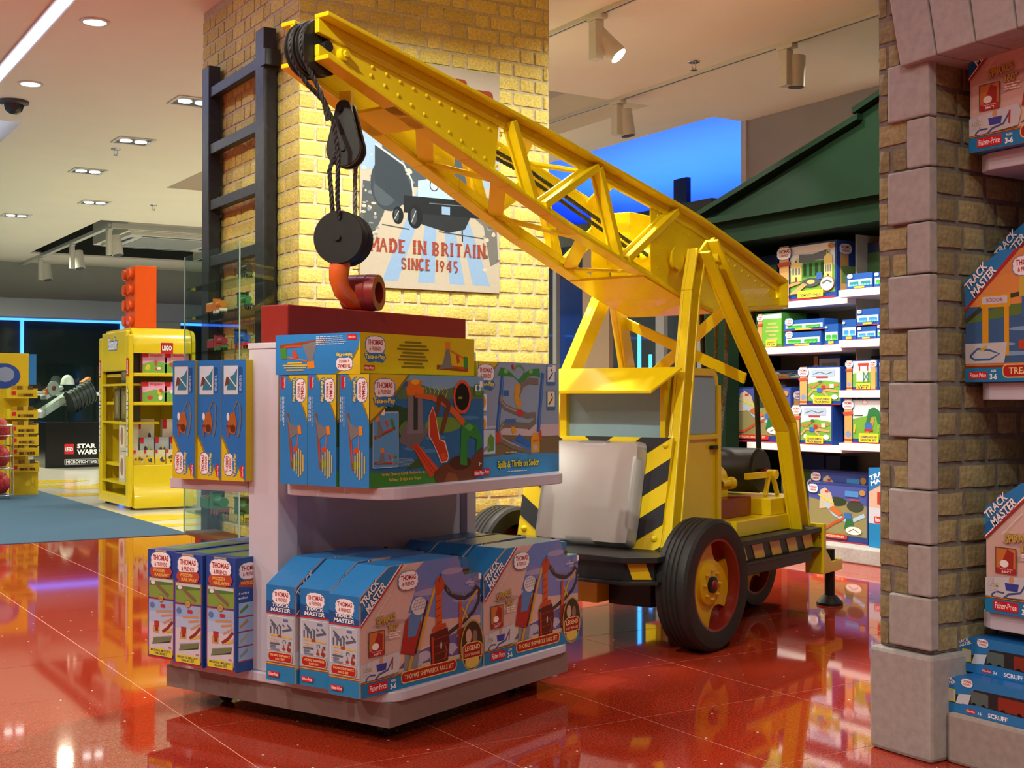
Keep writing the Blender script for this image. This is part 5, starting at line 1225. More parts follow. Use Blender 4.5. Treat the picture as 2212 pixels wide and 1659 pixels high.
# dome camera
p = ceil_pt(30, 218); t = thing('dome_camera', 'dark glass dome security camera under the ceiling at upper left', 'camera', (p.x, p.y, CEIL))
m = MB(FITD); m.lathe([(0, -.001), (.115, -.001), (.115, -.022), (.085, -.035), (0, -.035)], (0, 0, 0), 'z', 30); obj('mount', m, t, 40)
m = MB(mat('dark_dome', (.02, .02, .02), .08, noise=.1, spec=.6)); m.dome((0, 0, -.036), (0, 0, -1), .080, .075, 24); obj('dome', m, t, 60)
for (px, py, lab) in [(250, 322, 'small sprinkler head below the square downlight at left'), (332, 443, 'small sprinkler head near the ceiling opening at left'), (1499, 133, 'small sprinkler head between the two light tracks')]:
    p = ceil_pt(px, py); t = thing('sprinkler_head', lab, 'sprinkler', (p.x, p.y, CEIL), 0, 'ceiling sprinklers')
    m = MB(CHROME); m.lathe([(0, -.001), (.045, -.001), (.04, -.008), (0, -.010)], (0, 0, 0), 'z', 18); obj('rose', m, t, 40)
    m = MB(CHROME); m.tube([(-.014, 0, -.011), (-.018, 0, -.04), (0, 0, -.06), (.018, 0, -.04), (.014, 0, -.011)], .004, 6); m.cyl((0, 0, -.064), (0, 0, -.060), .024, n=12); obj('frame', m, t, 40)
# light tracks with spot heads
def spot_head(t, x, y, z, aim, lit, s=1.0):
    m = MB(FIT); m.box(x - .03, y - .075, z - .055, x + .03, y + .075, z - .026); obj('adapter', m, t, bevel=.003)
    m = MB(FIT); m.box(x - .032, y - .03 * s, z - .30 * s, x + .032, y + .05 * s, z - .056); obj('gear_box', m, t, bevel=.006)
    c = Vector((x + .075 * s, y - .01, z - .20 * s)); d = Vector(aim).normalized()
    m = MB(FIT); m.cyl(c - d * .11 * s, c + d * .10 * s, .060 * s, n=24); hd = obj('spot_body', m, t, 40)
    m = MB(LAMPW if lit else FITD); m.cyl(c + d * .1005 * s, c + d * .104 * s, .052 * s, n=24); obj('lens', m, hd)
def track(lab, x, y0, y1): 
    t = thing('light_track', lab, 'light track', (0, 0, 0)); m = MB(FIT); m.box(x - .02, y0, CEIL - .026, x + .02, y1, CEIL - .0005); m.use(FITD).box(x - .006, y0, CEIL - .0265, x + .006, y1, CEIL - .026); obj('rail', m, t); return t
T1 = track('white light track nearest the brick column top right', 4.66, 1.0, 8.39)
T2 = track('white light track running above the green gabled front', 6.14, 1.0, 14.5)
def hy(px, py, x): return on_x(px, py, x).y
t = thing('track_spotlight', 'lit white spotlight on the track nearest the brick column', 'spotlight'); spot_head(t, 4.66, hy(1290, 60, 4.66), CEIL, (.45, -.55, -.75), True)
t = thing('track_spotlight', 'pale unlit spotlight hanging at upper right near the stone pillar', 'spotlight'); spot_head(t, 6.14, hy(1700, 120, 6.14), CEIL, (0, .05, -1), False)
t = thing('track_spotlight', 'tilted white spotlight low on the track beside the brick column', 'spotlight'); spot_head(t, 6.14, hy(1335, 235, 6.14), CEIL, (.12, -.1, -1), False)
# recess track, spots and air cassette far left
t = thing('light_track', 'distant white light track slung in the far left ceiling opening', 'light track')
pa, pb = on_z(240, 487, CEIL - .02), on_z(90, 555, CEIL - .02)
m = MB(FIT); m.beam(pa, (pa.x, pa.y + 6, CEIL - .02), .07, .05); m.beam(pa, (pa.x + 5, pa.y, CEIL - .02), .05, .07); obj('rail', m, t)
for (px, py, lab) in [(250, 500, 'white cylinder spotlight at the corner of the far ceiling track'), (156, 535, 'white cylinder spotlight halfway along the far ceiling track'), (88, 572, 'white angled spotlight at the far end of the distant track')]:
    y = max(on_x(px, py - 10, pa.x).y, pa.y + .1); t = thing('track_spotlight', lab, 'spotlight'); spot_head(t, pa.x, y, CEIL - .03, (.1, -.2, -1), False, 1.3)
p = on_z(350, 520, CEIL + .02)
t = thing('air_cassette', 'square white air conditioning cassette in the far left ceiling opening', 'air conditioner', (p.x, p.y, CEIL))
obj('plenum', MB(CEI).box(-.75, -.85, .03, 1.6, 1.2, .55), t)
m = MB(FIT); m.box(-.7, -.8, -.02, .9, .9, .028); obj('fascia', m, t, bevel=.01)
m = MB(FITD)
for (x0, y0, x1, y1) in ((-.5, -.72, .7, -.66), (-.5, .76, .7, .82), (-.62, -.5, -.56, .6), (.76, -.5, .82, .6)): m.box(x0, y0, -.024, x1, y1, -.0205)
obj('air_slots', m, t); obj('grille', MB(mat('grille_grey', (.35, .36, .35), .6, noise=.2, nscale=60)).box(-.45, -.55, -.026, .65, .65, -.0205), t)

# ================================================================== GLASS CASE ON THE COLUMN SIDE
GX0, GX1 = 2.286, CX0 - .004
gy0, gy1 = on_x(517, 800, GX0).y, on_x(398, 800, GX0).y
gz0, gz1 = on_x(398, 1154, GX0).z, on_x(398, 556, GX0).z
gc = thing('glass_case', 'tall clear glass wall case with shelves of toy engines beside the ladder', 'display case', (GX0, gy0, gz0))
w_, d_, h_ = GX1 - GX0, gy1 - gy0, gz1 - gz0
obj('front_pane', MB(GLASS).box(0, 0, 0, .006, d_, h_), gc); obj('near_pane', MB(GLASS).box(.0062, 0, 0, w_ - .11, .006, h_), gc); obj('far_pane', MB(GLASS).box(.0062, d_ - .006, 0, w_ - .11, d_, h_), gc)
EDG = mat('glass_edge', (.22, .34, .31), .2, noise=.03, spec=.5)
obj('glass_edge', MB(EDG).box(-.002, -.002, 0, .004, .003, h_), gc); obj('glass_edge', MB(EDG).box(-.002, d_ - .003, 0, .004, d_ + .002, h_), gc)
obj('case_floor', MB(mat('brown_board', (.18, .07, .04), .5, noise=.1)).box(.008, .008, 0, w_ - .11, d_ - .008, .02), gc)
SHZ = []
for py in (1135, 755, 670, 600): 
    z = on_x(517, py, GX0).z - gz0; SHZ.append(z); obj('glass_shelf', MB(glass('shelf_glass', (.75, .85, .82))).box(.008, .008, z, w_ - .11, d_ - .008, z + .008), gc)
def toy_engine(lab, x, y, z, s, c1, c2, long=3):
    t = thing('toy_engine', lab, 'toy train', (x, y, z), math.pi / 2, 'toy engines in the glass case')
    k = mat('toy_' + c1.lstrip('#'), c1, .35, noise=.05); k2 = mat('toy_' + c2.lstrip('#'), c2, .35, noise=.05)
    m = MB(k); m.box(-.05 * s, -.02 * s, .022 * s, .055 * s, .02 * s, .034 * s); m.cyl((-.05 * s, 0, .05 * s), (.02 * s, 0, .05 * s), .018 * s, n=14); m.box(.015 * s, -.02 * s, .034 * s, .05 * s, .02 * s, .082 * s); obj('body', m, t, 30)
    m = MB(BLK); m.cyl((-.038 * s, 0, .066 * s), (-.038 * s, 0, .085 * s), .006 * s, n=10); m.box(.010 * s, -.023 * s, .0822 * s, .055 * s, .023 * s, .087 * s); obj('roof_and_funnel', m, t, 30)
    m = MB(k2)
    for xx in (-.035, -.005, .03):
        for yy in (-.021, .017): m.cyl((xx * s, yy * s, .012 * s), (xx * s, (yy + .004) * s, .012 * s), .012 * s, n=12)
    m.box(-.056 * s, -.019 * s, .016 * s, -.0505 * s, .019 * s, .028 * s); obj('wheels', m, t, 30)
    if long > 1: m = MB(k); m.box(.065 * s, -.019 * s, .018 * s, .16 * s, .019 * s, .058 * s); m.use(k2).box(.07 * s, -.017 * s, .058 * s, .155 * s, .017 * s, .064 * s); obj('wagon', m, t, bevel=.002)
gx = GX0 + .075
toy_engine('big dark green toy engine with coach low in the glass case', gx, gy0 + .52, gz0 + SHZ[0] + .009, 1.5, '#2f6a3c', '#7a3430')
toy_engine('green toy engine at the near end low in the glass case', gx, gy0 + .13, gz0 + SHZ[0] + .009, 1.4, '#2c5a34', '#b0a83c', 1)
toy_engine('blue toy engine with red wheels on the middle glass shelf', gx, gy0 + .16, gz0 + SHZ[1] + .009, 1.2, '#27509c', '#a82c34', 1)
toy_engine('pale red toy wagon train on the middle glass shelf', gx, gy0 + .50, gz0 + SHZ[1] + .009, 1.1, '#9c3444', '#4c7a3c')
toy_engine('dark green toy engine at the near end of the upper glass shelf', gx, gy0 + .13, gz0 + SHZ[2] + .009, 1.1, '#2c6a3c', '#303030', 1)
toy_engine('orange and white toy engine on the upper glass shelf', gx, gy0 + .52, gz0 + SHZ[2] + .009, 1.1, '#d07a2c', '#e0dcd0')
toy_engine('black toy engine on the top glass shelf', gx, gy0 + .12, gz0 + SHZ[3] + .009, 1.1, '#1c2420', '#2c4a34', 1)

# ================================================================== YELLOW SALES STAND AT LEFT
SY = mat('sales_stand_yellow', (.72, .55, .012), .3, noise=.03, nscale=6, coat=.2)
f0 = on_z(280, 1104, 0); YF = f0.y; XL = f0.x; XR = on_y(425, 1090, YF).x; ZT = on_y(300, 706, YF).z
dY = on_x(213, 900, XL).y - YF
sd = thing('sales_stand', 'tall yellow rounded sales stand lettered Bestseller on its side', 'display stand', (XL, YF, 0))
W, H, D = XR - XL, ZT, dY
def zf(py): return on_y(300, py, YF).z
prof = [(.0, .02), (.06, .0), (.0, .0)]
# side cheeks with rounded top and swept foot
def cheek(): 
    r = .16; p = [(.02, .03), (.10, .12), (.10, .30)]
    p = [(D, .03), (.0, .03), (.0, .10), (.05, .20), (.05, H * .93)] + [(.05 + .10 * (1 - math.cos(math.radians(a))), H * .93 + H * .06 * math.sin(math.radians(a))) for a in (30, 60, 90)] + [(D - .12, H * .99)] + [(D - .12 + .12 * math.sin(math.radians(a)), H * .93 + H * .06 * math.cos(math.radians(a))) for a in (30, 60, 90)]
    return p
m = MB(SY); m.prism([(y, z) for y, z in cheek()], 'x', W - .03, W); obj('side_panel', m, sd)
m = MB(SY); m.box(0, .05, .03, .045, .14, H * .96).box(0, D - .12, .03, .045, D, H * .96); m.box(0, .14, zf(800) + .0, .045, D - .12, H * .985); m.box(0, .14, .03, .045, D - .12, .12); obj('side_frame', m, sd, bevel=.01)
hz = zf(762)
m = MB(SY); m.prism([(.06, hz), (.06, H * .90)] + [(.06 + .13 * (1 - math.cos(math.radians(a))), H * .90 + H * .10 * math.sin(math.radians(a))) for a in (15, 30, 45, 60, 75, 90)] + [(D - .1, H), (D - .05, H * .97), (D - .05, H * .95), (.22, H * .96), (.10, H * .90), (.10, hz)], 'x', .046, W - .031); obj('canopy', m, sd, 40)
m = MB(SY); zb_ = zf(1008); m.prism([(.0, .02), (.0, .10), (.03, .16), (.055, .24), (.055, zb_), (.09, zb_), (.09, .02)], 'x', .046, W - .031); obj('foot_panel', m, sd, 30)
obj('back_panel', MB(SY).box(.046, D - .06, .05, W - .031, D - .04, H * .95), sd)
shz = [zf(805), zf(868), zf(1006)]
for z in shz: obj('shelf', MB(SY).box(.046, .06, z - .03, W - .031, D - .061, z), sd, bevel=.004)
for z in (zf(828), zf(912), zf(1045)): obj('side_shelf', MB(SY).box(.004, .145, z - .02, .30, D - .121, z), sd)
for (x, y) in ((.06, .12), (W - .06, .12), (.06, D - .1), (W - .06, D - .1)): m = MB(BLK); m.cyl((x, y, 0), (x, y, .029), .02, n=10); obj('foot', m, sd)
a = Art(.0006); a.rrect(0, 0, .11, .095, .004, '#c8202c'); a.text('LEGO', .012, .026, .098, .070, '#ffffff', .04, '#1c1c1c', .08)
a.obj('logo_print', sd, (W * .48, .0595, (zf(762))), (1, 0, 0), (0, -1, 0))
a = Art(.0006); a.push(0, 0, 1, 1, 0, 0); a.text('Bestseller', 0, 0, .30, .11, '#f4f4fa', .03, '#3c5aa8', .07); a.pop()
a.obj('side_print', sd, (-.001, D - .36, zf(752)), (0, -1, 0), (-1, 0, 0))
for (yy) in (.115, D - .01):
    a = Art(.0006); a.push(.06, 0, 1, 1, 90); a.text('Bestseller', 0, 0, .62, .05, '#f4f4fa', .03, '#3c5aa8', .06); a.pop(); a.rrect(0, .70, .07, .86, .004, '#c8202c'); a.push(.055, .72, 1, 1, 90); a.text('LEGO', 0, 0, .12, .035, '#ffffff', .04); a.pop()
    a.obj('side_print', sd, (-.001, yy, zf(985)), (0, -1, 0), (-1, 0, 0))
# big red toy brick on top, standing on end
bx, by_ = on_y(303, 700, YF + .35).x, YF + .35
bz1 = on_y(303, 578, YF + .35).z; bw = .22
t = thing('giant_brick', 'giant orange-red studded toy brick standing on end on the yellow stand', 'sign', (bx, by_, ZT + .001))
RB = mat('orange_red_plastic', (.80, .10, .01), .25, noise=.02, coat=.3)
obj('brick_body', MB(RB).box(-.09, -.16, 0, .10, .16, bz1 - ZT), t, bevel=.004)
k = 0
for i in range(4):
    for j in range(2):
        z = (bz1 - ZT) * (.125 + .25 * i); y = -.08 + .16 * j
        m = MB(RB); m.cyl((-.0905, y, z), (-.135, y, z), .048, n=20); obj('stud', m, t, 40)
# goods on the stand
def carton(name, lab, x, y, z, w, d, h, c, cols, group, text=None, tcol='#ffffff'):
    t = thing(name, lab, 'toy box', (x, y, z), 0, group); obj('box_body', MB(pm(c)).box(0, 0, 0, w, d, h), t)
    a = Art(.0006); a.rect(0, 0, w, h, cols[0]); r = random.Random(int(x * 977 + z * 131))
    a.poly([(0, 0), (w, 0), (w, h * .5), (w * .5, h * .62), (0, h * .45)], cols[1])
    for q in range(5): a.ell(w * r.uniform(.15, .85), h * r.uniform(.2, .6), w * r.uniform(.05, .14), h * r.uniform(.06, .16), cols[2 + q % (len(cols) - 2)], 9)
    a.rect(0, h * .78, w * .24, h, '#c8202c')
    if text: a.text(text, w * .3, h * .80, w * .8, h * .96, tcol, .02)
    a.obj('front_print', t, (0, 0, 0), (1, 0, 0), (0, -1, 0)); return t
LN = ['upper', 'lower']
for r_, z in enumerate(shz[:2]):
    for c_, px in enumerate((308, 368)):
        x = on_y(px, 790, YF + .1).x; x = min(x, XL + W - .26)
        carton('duplo_box', f'pink toddler brick box at the {("left", "right")[c_]} of the {LN[r_]} yellow stand shelf', x, YF + .10, z + .001, .215, .09, .175, '#d0609a', ['#e8a8c8', '#7ab050', '#d8c838', '#c84848', '#f0f0e8'], 'toddler brick boxes', 'duplo', '#e03050')
zz = shz[2] + .001
for i, (px, lab) in enumerate([(311, 'white and yellow builder box standing left on the low shelf of the yellow stand'), (367, 'white and yellow builder box standing right on the low shelf of the yellow stand')]):
    x = min(on_y(px - 13, 950, YF + .25).x, XL + W - .22)
    carton('builder_box', lab, x, YF + .30, zz, .16, .06, .40, '#d8d8d0', ['#e4e4dc', '#d0c040', '#6a6a50', '#484838', '#a8a030'], 'builder boxes on the stand')
for i in range(3):
    carton('builder_box', ['grey patterned small box left in the bin of the yellow stand', 'grey patterned small box mid in the bin of the yellow stand', 'grey patterned small box right in the bin of the yellow stand'][i], XL + .15 + .135 * i, YF + .215, zz, .125, .05, .24, '#9aa0a0', ['#a8b4c0', '#7a8288', '#c8c060', '#40484c'], 'builder boxes on the stand')
for i in range(5):
    t = carton('foil_bag', ['first', 'second', 'third', 'fourth', 'rightmost'][i] + ' yellow foil packet from the left at the front of the yellow stand bin', XL + .065 + .098 * i, YF + .115 + .012 * (i % 2), zz, .09, .02, .13, '#d0b838', ['#c8c4a8', '#d8c030', '#8a4a30', '#3c4c70', '#f0f0e0'], 'foil packets in the stand bin'); t.rotation_euler = (math.radians(-8), 0, math.radians(4 * (i % 3 - 1)))
for (z, n_, c, lab) in [(zf(828), 1, '#3a3a30', 'dark figure box on the top side shelf of the yellow stand'), (zf(912), 2, '#3c3824', 'dark gold box on the middle side shelf of the yellow stand, {}'), (zf(1045), 2, '#c8c0b0', 'cream box stacked on the lowest side shelf of the yellow stand, {}')]:
    for q in range(n_):
        h = .30; y0 = YF + .17 + (.23 * q if c != '#c8c0b0' else .06); z0 = z + .001 + (.275 * q if c == '#c8c0b0' else 0)
        if c == '#c8c0b0': h = .27
        t = thing('figure_box', lab.format(['nearest', 'second'][q] if c != '#c8c0b0' else ['lower', 'upper'][q]), 'toy box', (XL + .02, y0, z0), 0, 'boxes in the stand side')
        obj('box_body', MB(pm(c)).box(0, 0, 0, .12, .20, h), t); a = Art(.0006); a.rect(.02, .03, .18, h - .03, '#6a6448' if c != '#c8c0b0' else '#e0d8c8'); a.ell(.10, h * .5, .05, h * .3, '#8a8460' if c != '#c8c0b0' else '#a87868', 12)
        a.obj('side_print', t, (0, .20, 0), (0, -1, 0), (-1, 0, 0))

# ================================================================== BLACK SHOW CASE WITH GLASS COVER
cb = on_z(98, 1012, 0); cy = cb.y; cx0 = on_y(86, 960, cy).x; cx1 = on_y(232, 960, cy).x; cz = on_y(120, 912, cy).z; cz2 = on_y(120, 787, cy).z; cxa = on_y(98, 960, cy).x
sc_ = thing('show_case', 'black plinth show case lettered MICROFIGHTERS under a clear cover', 'display case', (cxa, cy, 0))
Wc = cx1 - cxa; BLKG = mat('black_gloss_panel', (.008, .008, .008), .15, noise=.1)
obj('plinth', MB(BLKG).box(0, 0, 0, Wc, .8, cz), sc_, bevel=.01)
for (n_, b) in (('front_pane', (0, 0, cz + .001, Wc, .008, cz2)), ('back_pane', (0, .792, cz + .001, Wc, .8, cz2)), ('side_pane', (0, .0085, cz + .001, .008, .7915, cz2)), ('top_pane', (0.0085, .0085, cz2 - .008, Wc, .7915, cz2))): obj(n_, MB(GLASS).box(*b), sc_)
a = Art(.0015); f = lambda px: on_y(px, 960, cy).x - cxa
zq_ = lambda py: on_y(150, py, cy).z
a.rrect(f(139), zq_(981), f(160), zq_(959), .01, '#c8202c'); a.text('LEGO', f(141.5), zq_(975), f(157.5), zq_(966), '#ffffff', .04, '#202020', .06)
a.text('STAR', f(166), zq_(968.5), f(207), zq_(959), '#f0f0f0', .04); a.text('WARS', f(166), zq_(982), f(209), zq_(971.5), '#f0f0f0', .04)
a.frame(f(139), zq_(1004), f(212), zq_(992), .01, .006, '#c8c8c8', '#101010'); a.text('MICROFIGHTERS', f(142), zq_(1001.5), f(209), zq_(994.5), '#e0e0e0', .03)
a.obj('plinth_print', sc_, (0, -.0005, 0), (1, 0, 0), (0, -1, 0))
GRYT = mat('grey_brick_plastic', (.36, .37, .36), .4, noise=.15, nscale=12); DKT = mat('charcoal_brick_plastic', (.03, .03, .032), .5, noise=.15); ORT = mat('orange_brick_plastic', (.75, .2, .03), .4, noise=.1)
t = thing('brick_spaceship', 'grey and orange brick-built fighter craft with a black ribbed engine in the show case', 'model', (cxa + f(158), cy + .42, cz + .001), math.radians(15)); t.scale = (.78, .78, .95)
m = MB(DKT); m.cyl((0, 0, 0), (0, 0, .18), .03, n=10); obj('stand_post', m, t)
m = MB(GRYT); m.beam((-.55, 0, .10), (.05, 0, .40), .26, .10); m.beam((-.1, 0, .30), (.55, .1, .48), .22, .14); m.beam((-.5, -.1, .36), (-.15, -.05, .52), .2, .06); obj('hull', m, t, bevel=.01)
m = MB(ORT); m.beam((-.50, -.12, .42), (-.25, -.12, .55), .06, .1); m.beam((.30, 0, .58), (.45, 0, .66), .14, .05); obj('orange_panels', m, t)
m = MB(DKT); m.cyl((-.05, -.22, .28), (.38, -.18, .46), .17, n=14)
for k in range(7): q = k / 6; c0 = Vector((-.05, -.22, .28)).lerp(Vector((.38, -.18, .46)), q); m.cyl(c0 - Vector((.012, 0, .005)), c0 + Vector((.012, 0, .005)), .185, n=14)
obj('ribbed_engine', m, t, 30)
m = MB(mat('white_plastic', (.75, .76, .72), .35, noise=.03)); m.dome((.02, .0, .56), (0, 0, 1), .13, .15, 20); obj('white_canopy', m, t, 60)
m = MB(mat('grey_ring_plastic', (.25, .26, .26), .4, noise=.1)); m.lathe([(.04, -.02), (.11, -.02), (.11, .02), (.04, .02)], (-.36, -.20, .50), 'y', 20); obj('round_intake', m, t, 40)
# chrome rail behind the case
t = tag(obj('guard_rail', MB(CHROME).cyl((cxa - 1.2, cy + 1.2, on_y(100, 850, cy + 1.2).z), (cxa + 2.6, cy + 1.2, on_y(100, 850, cy + 1.2).z), .03, n=12).cyl((cxa - .6, cy + 1.2, 0), (cxa - .6, cy + 1.2, on_y(100, 850, cy + 1.2).z), .025, n=12).cyl((cxa + 2.2, cy + 1.2, 0), (cxa + 2.2, cy + 1.2, on_y(100, 850, cy + 1.2).z), .025, n=12), smooth=40), 'steel guard rail standing behind the black show case', 'rail')

# ================================================================== CARDBOARD FLOOR DISPLAY AT THE LEFT EDGE
d0 = on_z(22, 1072, 0); dy = d0.y; F5 = lambda px, py: on_y(px, py, dy)
dx0, dx1 = F5(24, 1000).x, F5(85, 1000).x; YC = mat('yellow_card', (.70, .50, .012), .45, noise=.05, nscale=8)
dd = thing('cardboard_display', 'yellow cardboard floor display with stepped trays of small figure packets', 'display stand', (dx0, dy, 0)); Wd = dx1 - dx0
zt_ = [F5(50, py).z for py in (1020, 986, 962, 937, 905, 860)]
obj('carcass', MB(YC).box(0, .05, 0, Wd, .45, zt_[0]), dd, bevel=.004); obj('back_board', MB(YC).box(-.28, .44, zt_[0] - .3, Wd - .02, .46, F5(40, 760).z), dd)
for i, z in enumerate(zt_):
    zn = z + .10; off = .02 * i
    m = MB(YC); m.box(0, off, z, Wd, .43, z + .012).box(0, off, z + .0125, .01, .43, z + .10).box(Wd - .01, off, z + .0125, Wd, .43, z + .10).box(.0105, off, z + .0125, Wd - .0105, off + .008, z + .085); tr = obj('tray', m, dd)
    a = Art(.0008); a.rect(.012, .014, Wd - .012, .083, '#d0b020'); a.rect(.02, .03, .06, .07, '#c8202c')
    r = random.Random(i)
    for q in range(6): x = .08 + q * (Wd - .12) / 6; a.rect(x, .018, x + .022, .045, r.choice(['#6a4a24', '#3c3424', '#a87c30', '#503020'])); a.ell(x + .011, .054, .010, .010, '#d8a838', 8)
    a.obj('tray_print', tr, (0, off, z), (1, 0, 0), (0, -1, 0))
    for q in range(4): obj('packet', MB(pm(['#b88c28', '#7a5a24', '#c8b040', '#604828'][q])).box(.03 + q * (Wd - .06) / 4, off + .03, z + .0125, .03 + (q + .85) * (Wd - .06) / 4, off + .06, z + .125), dd)
a = Art(.001); w = Wd + .2; h = F5(40, 762).z - F5(40, 846).z
a.rrect(-.24, 0, Wd - .03, h, .03, '#d8b424'); a.ell(.0, h * .42, .17, h * .34, '#2c4a9c', 14); a.ell(.02, h * .46, .09, h * .2, '#8a96b4', 12)
a.obj('header_print', dd, (0, .438, F5(40, 846).z), (1, 0, 0), (0, -1, 0))
obj('blue_card', MB(pm('#2c78c4')).box(Wd - .02, .46, F5(80, 830).z, Wd + .06, .47, F5(80, 762).z), dd)
# red net bags on a wire stand at the very edge
w0 = on_z(12, 1076, 0); t = thing('wire_dump_bin', 'chrome wire stand filled with red net bags at the left edge', 'stand', (w0.x - .12, w0.y - .1, 0))
m = MB(CHROME)
for z in (.04, .30, .42, .62, .72): m.tube([(.17 * math.cos(2 * math.pi * q / 16), .17 * math.sin(2 * math.pi * q / 16), z) for q in range(16)], .006, 6, True)
for q in range(8): m.tube([(.17 * math.cos(2 * math.pi * q / 8), .17 * math.sin(2 * math.pi * q / 8), zz_) for zz_ in (0, .4, .72)], .006, 6)
obj('wire_frame', m, t, 60)
RN = mat('red_net', (.45, .02, .03), .6, noise=.4, nscale=40, bump=.4)
for q, (x, y, z) in enumerate([(0, 0, .18), (.0, -.0, .44), (-.0, .0, .70)]):
    b = thing('net_bag', ['red net bag at the bottom of the wire stand', 'red net bag in the middle of the wire stand', 'red net bag heaped on top of the wire stand'][q], 'bag', (w0.x - .12 + x, w0.y - .1 + y, z - .13), 0, 'red net bags')
    m = MB(RN); m.lathe([(.0, 0), (.10, .01), (.145, .07), (.14, .14), (.10, .20), (.03, .23), (.045, .25), (0, .25)], (0, 0, 0), 'z', 16); obj('bag', m, b, 60)
# yellow post frame left
p0 = F5(20, 615); t = tag(obj('post_frame', MB(SY).box(p0.x - .05, dy + .5, 0, p0.x, dy + .55, p0.z).box(p0.x - .6, dy + .5, p0.z - .05, p0.x - .0505, dy + .55, p0.z), bevel=.005), 'slim yellow post frame rising behind the cardboard display', 'frame')
# ================================================================== GREEN GABLED FRONT AND WALL SHELVES AT RIGHT
GRN = mat('dark_green_paint', (.0045, .016, .0065), .6, spec=.12, noise=.08, nscale=5)
XF = 5.75
gy = lambda px, py: on_x(px, py, XF)
gb = thing('gabled_front', 'dark green gabled shed front framing the toy shelves at right', 'shop front', (0, 0, 0))
yl = gy(1523, 800).y; yp = gy(1572, 800).y; e0 = gy(1540, 470)
gp = [(yl + .05, 2.015), (yl + .05, 2.20), (e0.y, 2.215), (5.375, 2.61), (5.375, 2.665), (4.45, 2.95), (3.5, 2.665), (3.5, 2.61), (2.2, 2.215), (2.1, 2.2), (2.1, 2.015)]
obj('gable_board', MB(GRN).prism(gp, 'x', XF - .0, XF + .08), gb)
m = MB(GRN); m.box(XF - .05, 2.1, 2.16, XF - .0005, yl + .06, 2.20)
for (a, b) in (((yl + .10, 2.205), (5.36, 2.625)), ((5.40, 2.665), (4.45, 2.965)), ((4.45, 2.965), (3.5, 2.68))): m.beam((XF + .02, a[0], a[1]), (XF + .02, b[0], b[1]), .16, .035, (1, 0, 0)) if False else m.hexa([(XF - .05, a[0], a[1]), (XF + .10, a[0], a[1]), (XF + .10, b[0], b[1]), (XF - .05, b[0], b[1]), (XF - .05, a[0], a[1] + .035), (XF + .10, a[0], a[1] + .035), (XF + .10, b[0], b[1] + .035), (XF - .05, b[0], b[1] + .035)])
obj('moulding', m, gb)
obj('post', MB(GRN).box(XF - .02, yp, 0, XF + .10, yl, 2.014), gb, bevel=.005)
obj('return_panel', MB(GRN).box(XF + .101, yl - .03, 0, 7.59, yl, 2.2), gb)
obj('soffit', MB(GRN).box(XF + .081, 2.1, 2.02, 6.45, yl - .031, 2.06), gb)
SHB = mat('shelf_back_beige', (.34, .31, .26), .7, noise=.05)
bk = 6.42; bk_o = struct(obj('wall_shelf_back', MB(SHB).box(bk, 2.1, 0, bk + .04, yl - .032, 2.019)))
struct(obj('wall_shelf_base', MB(STONE).box(XF + .02, 2.1, 0, bk - .001, yp - .002, .094), bevel=.008))
SHW = mat('shelf_white', (.80, .80, .80), .4, noise=.02)
XS = 5.90; ys = on_x(1819, 800, XS).y; yr = 4.0
zs = lambda px, py, x=XS: on_x(px, py, x).z
Z1, Z2, Z4 = zs(1760, 644), zs(1760, 746), zs(1760, 961); Z1b, Z2b, Z3b, Z4b = zs(1860, 624), zs(1860, 734), zs(1860, 843), zs(1860, 958)
ls = thing('wall_shelving', 'white wall shelves packed with train set boxes under the green gable', 'shelf unit', (0, 0, 0))
for (z, y0, y1, x) in [(Z1, ys + .002, yp - .02, XS + .05), (Z2, ys + .002, yp - .02, XS), (Z4, ys + .002, yp - .02, XS), (Z1b, yr, ys, XS - .03), (Z2b, yr, ys, XS - .03), (Z3b, yr, ys, XS - .03), (Z4b, yr, ys, XS - .03)]:
    obj('shelf_board', MB(SHW).box(x, y0, z - .045, bk - .002, y1, z), ls, bevel=.003)
obj('shelf_divider', MB(SHB).box(XS + .12, ys - .006, Z4 + .001, bk - .002, ys + .001, 2.0), ls)
SB_N = [0]
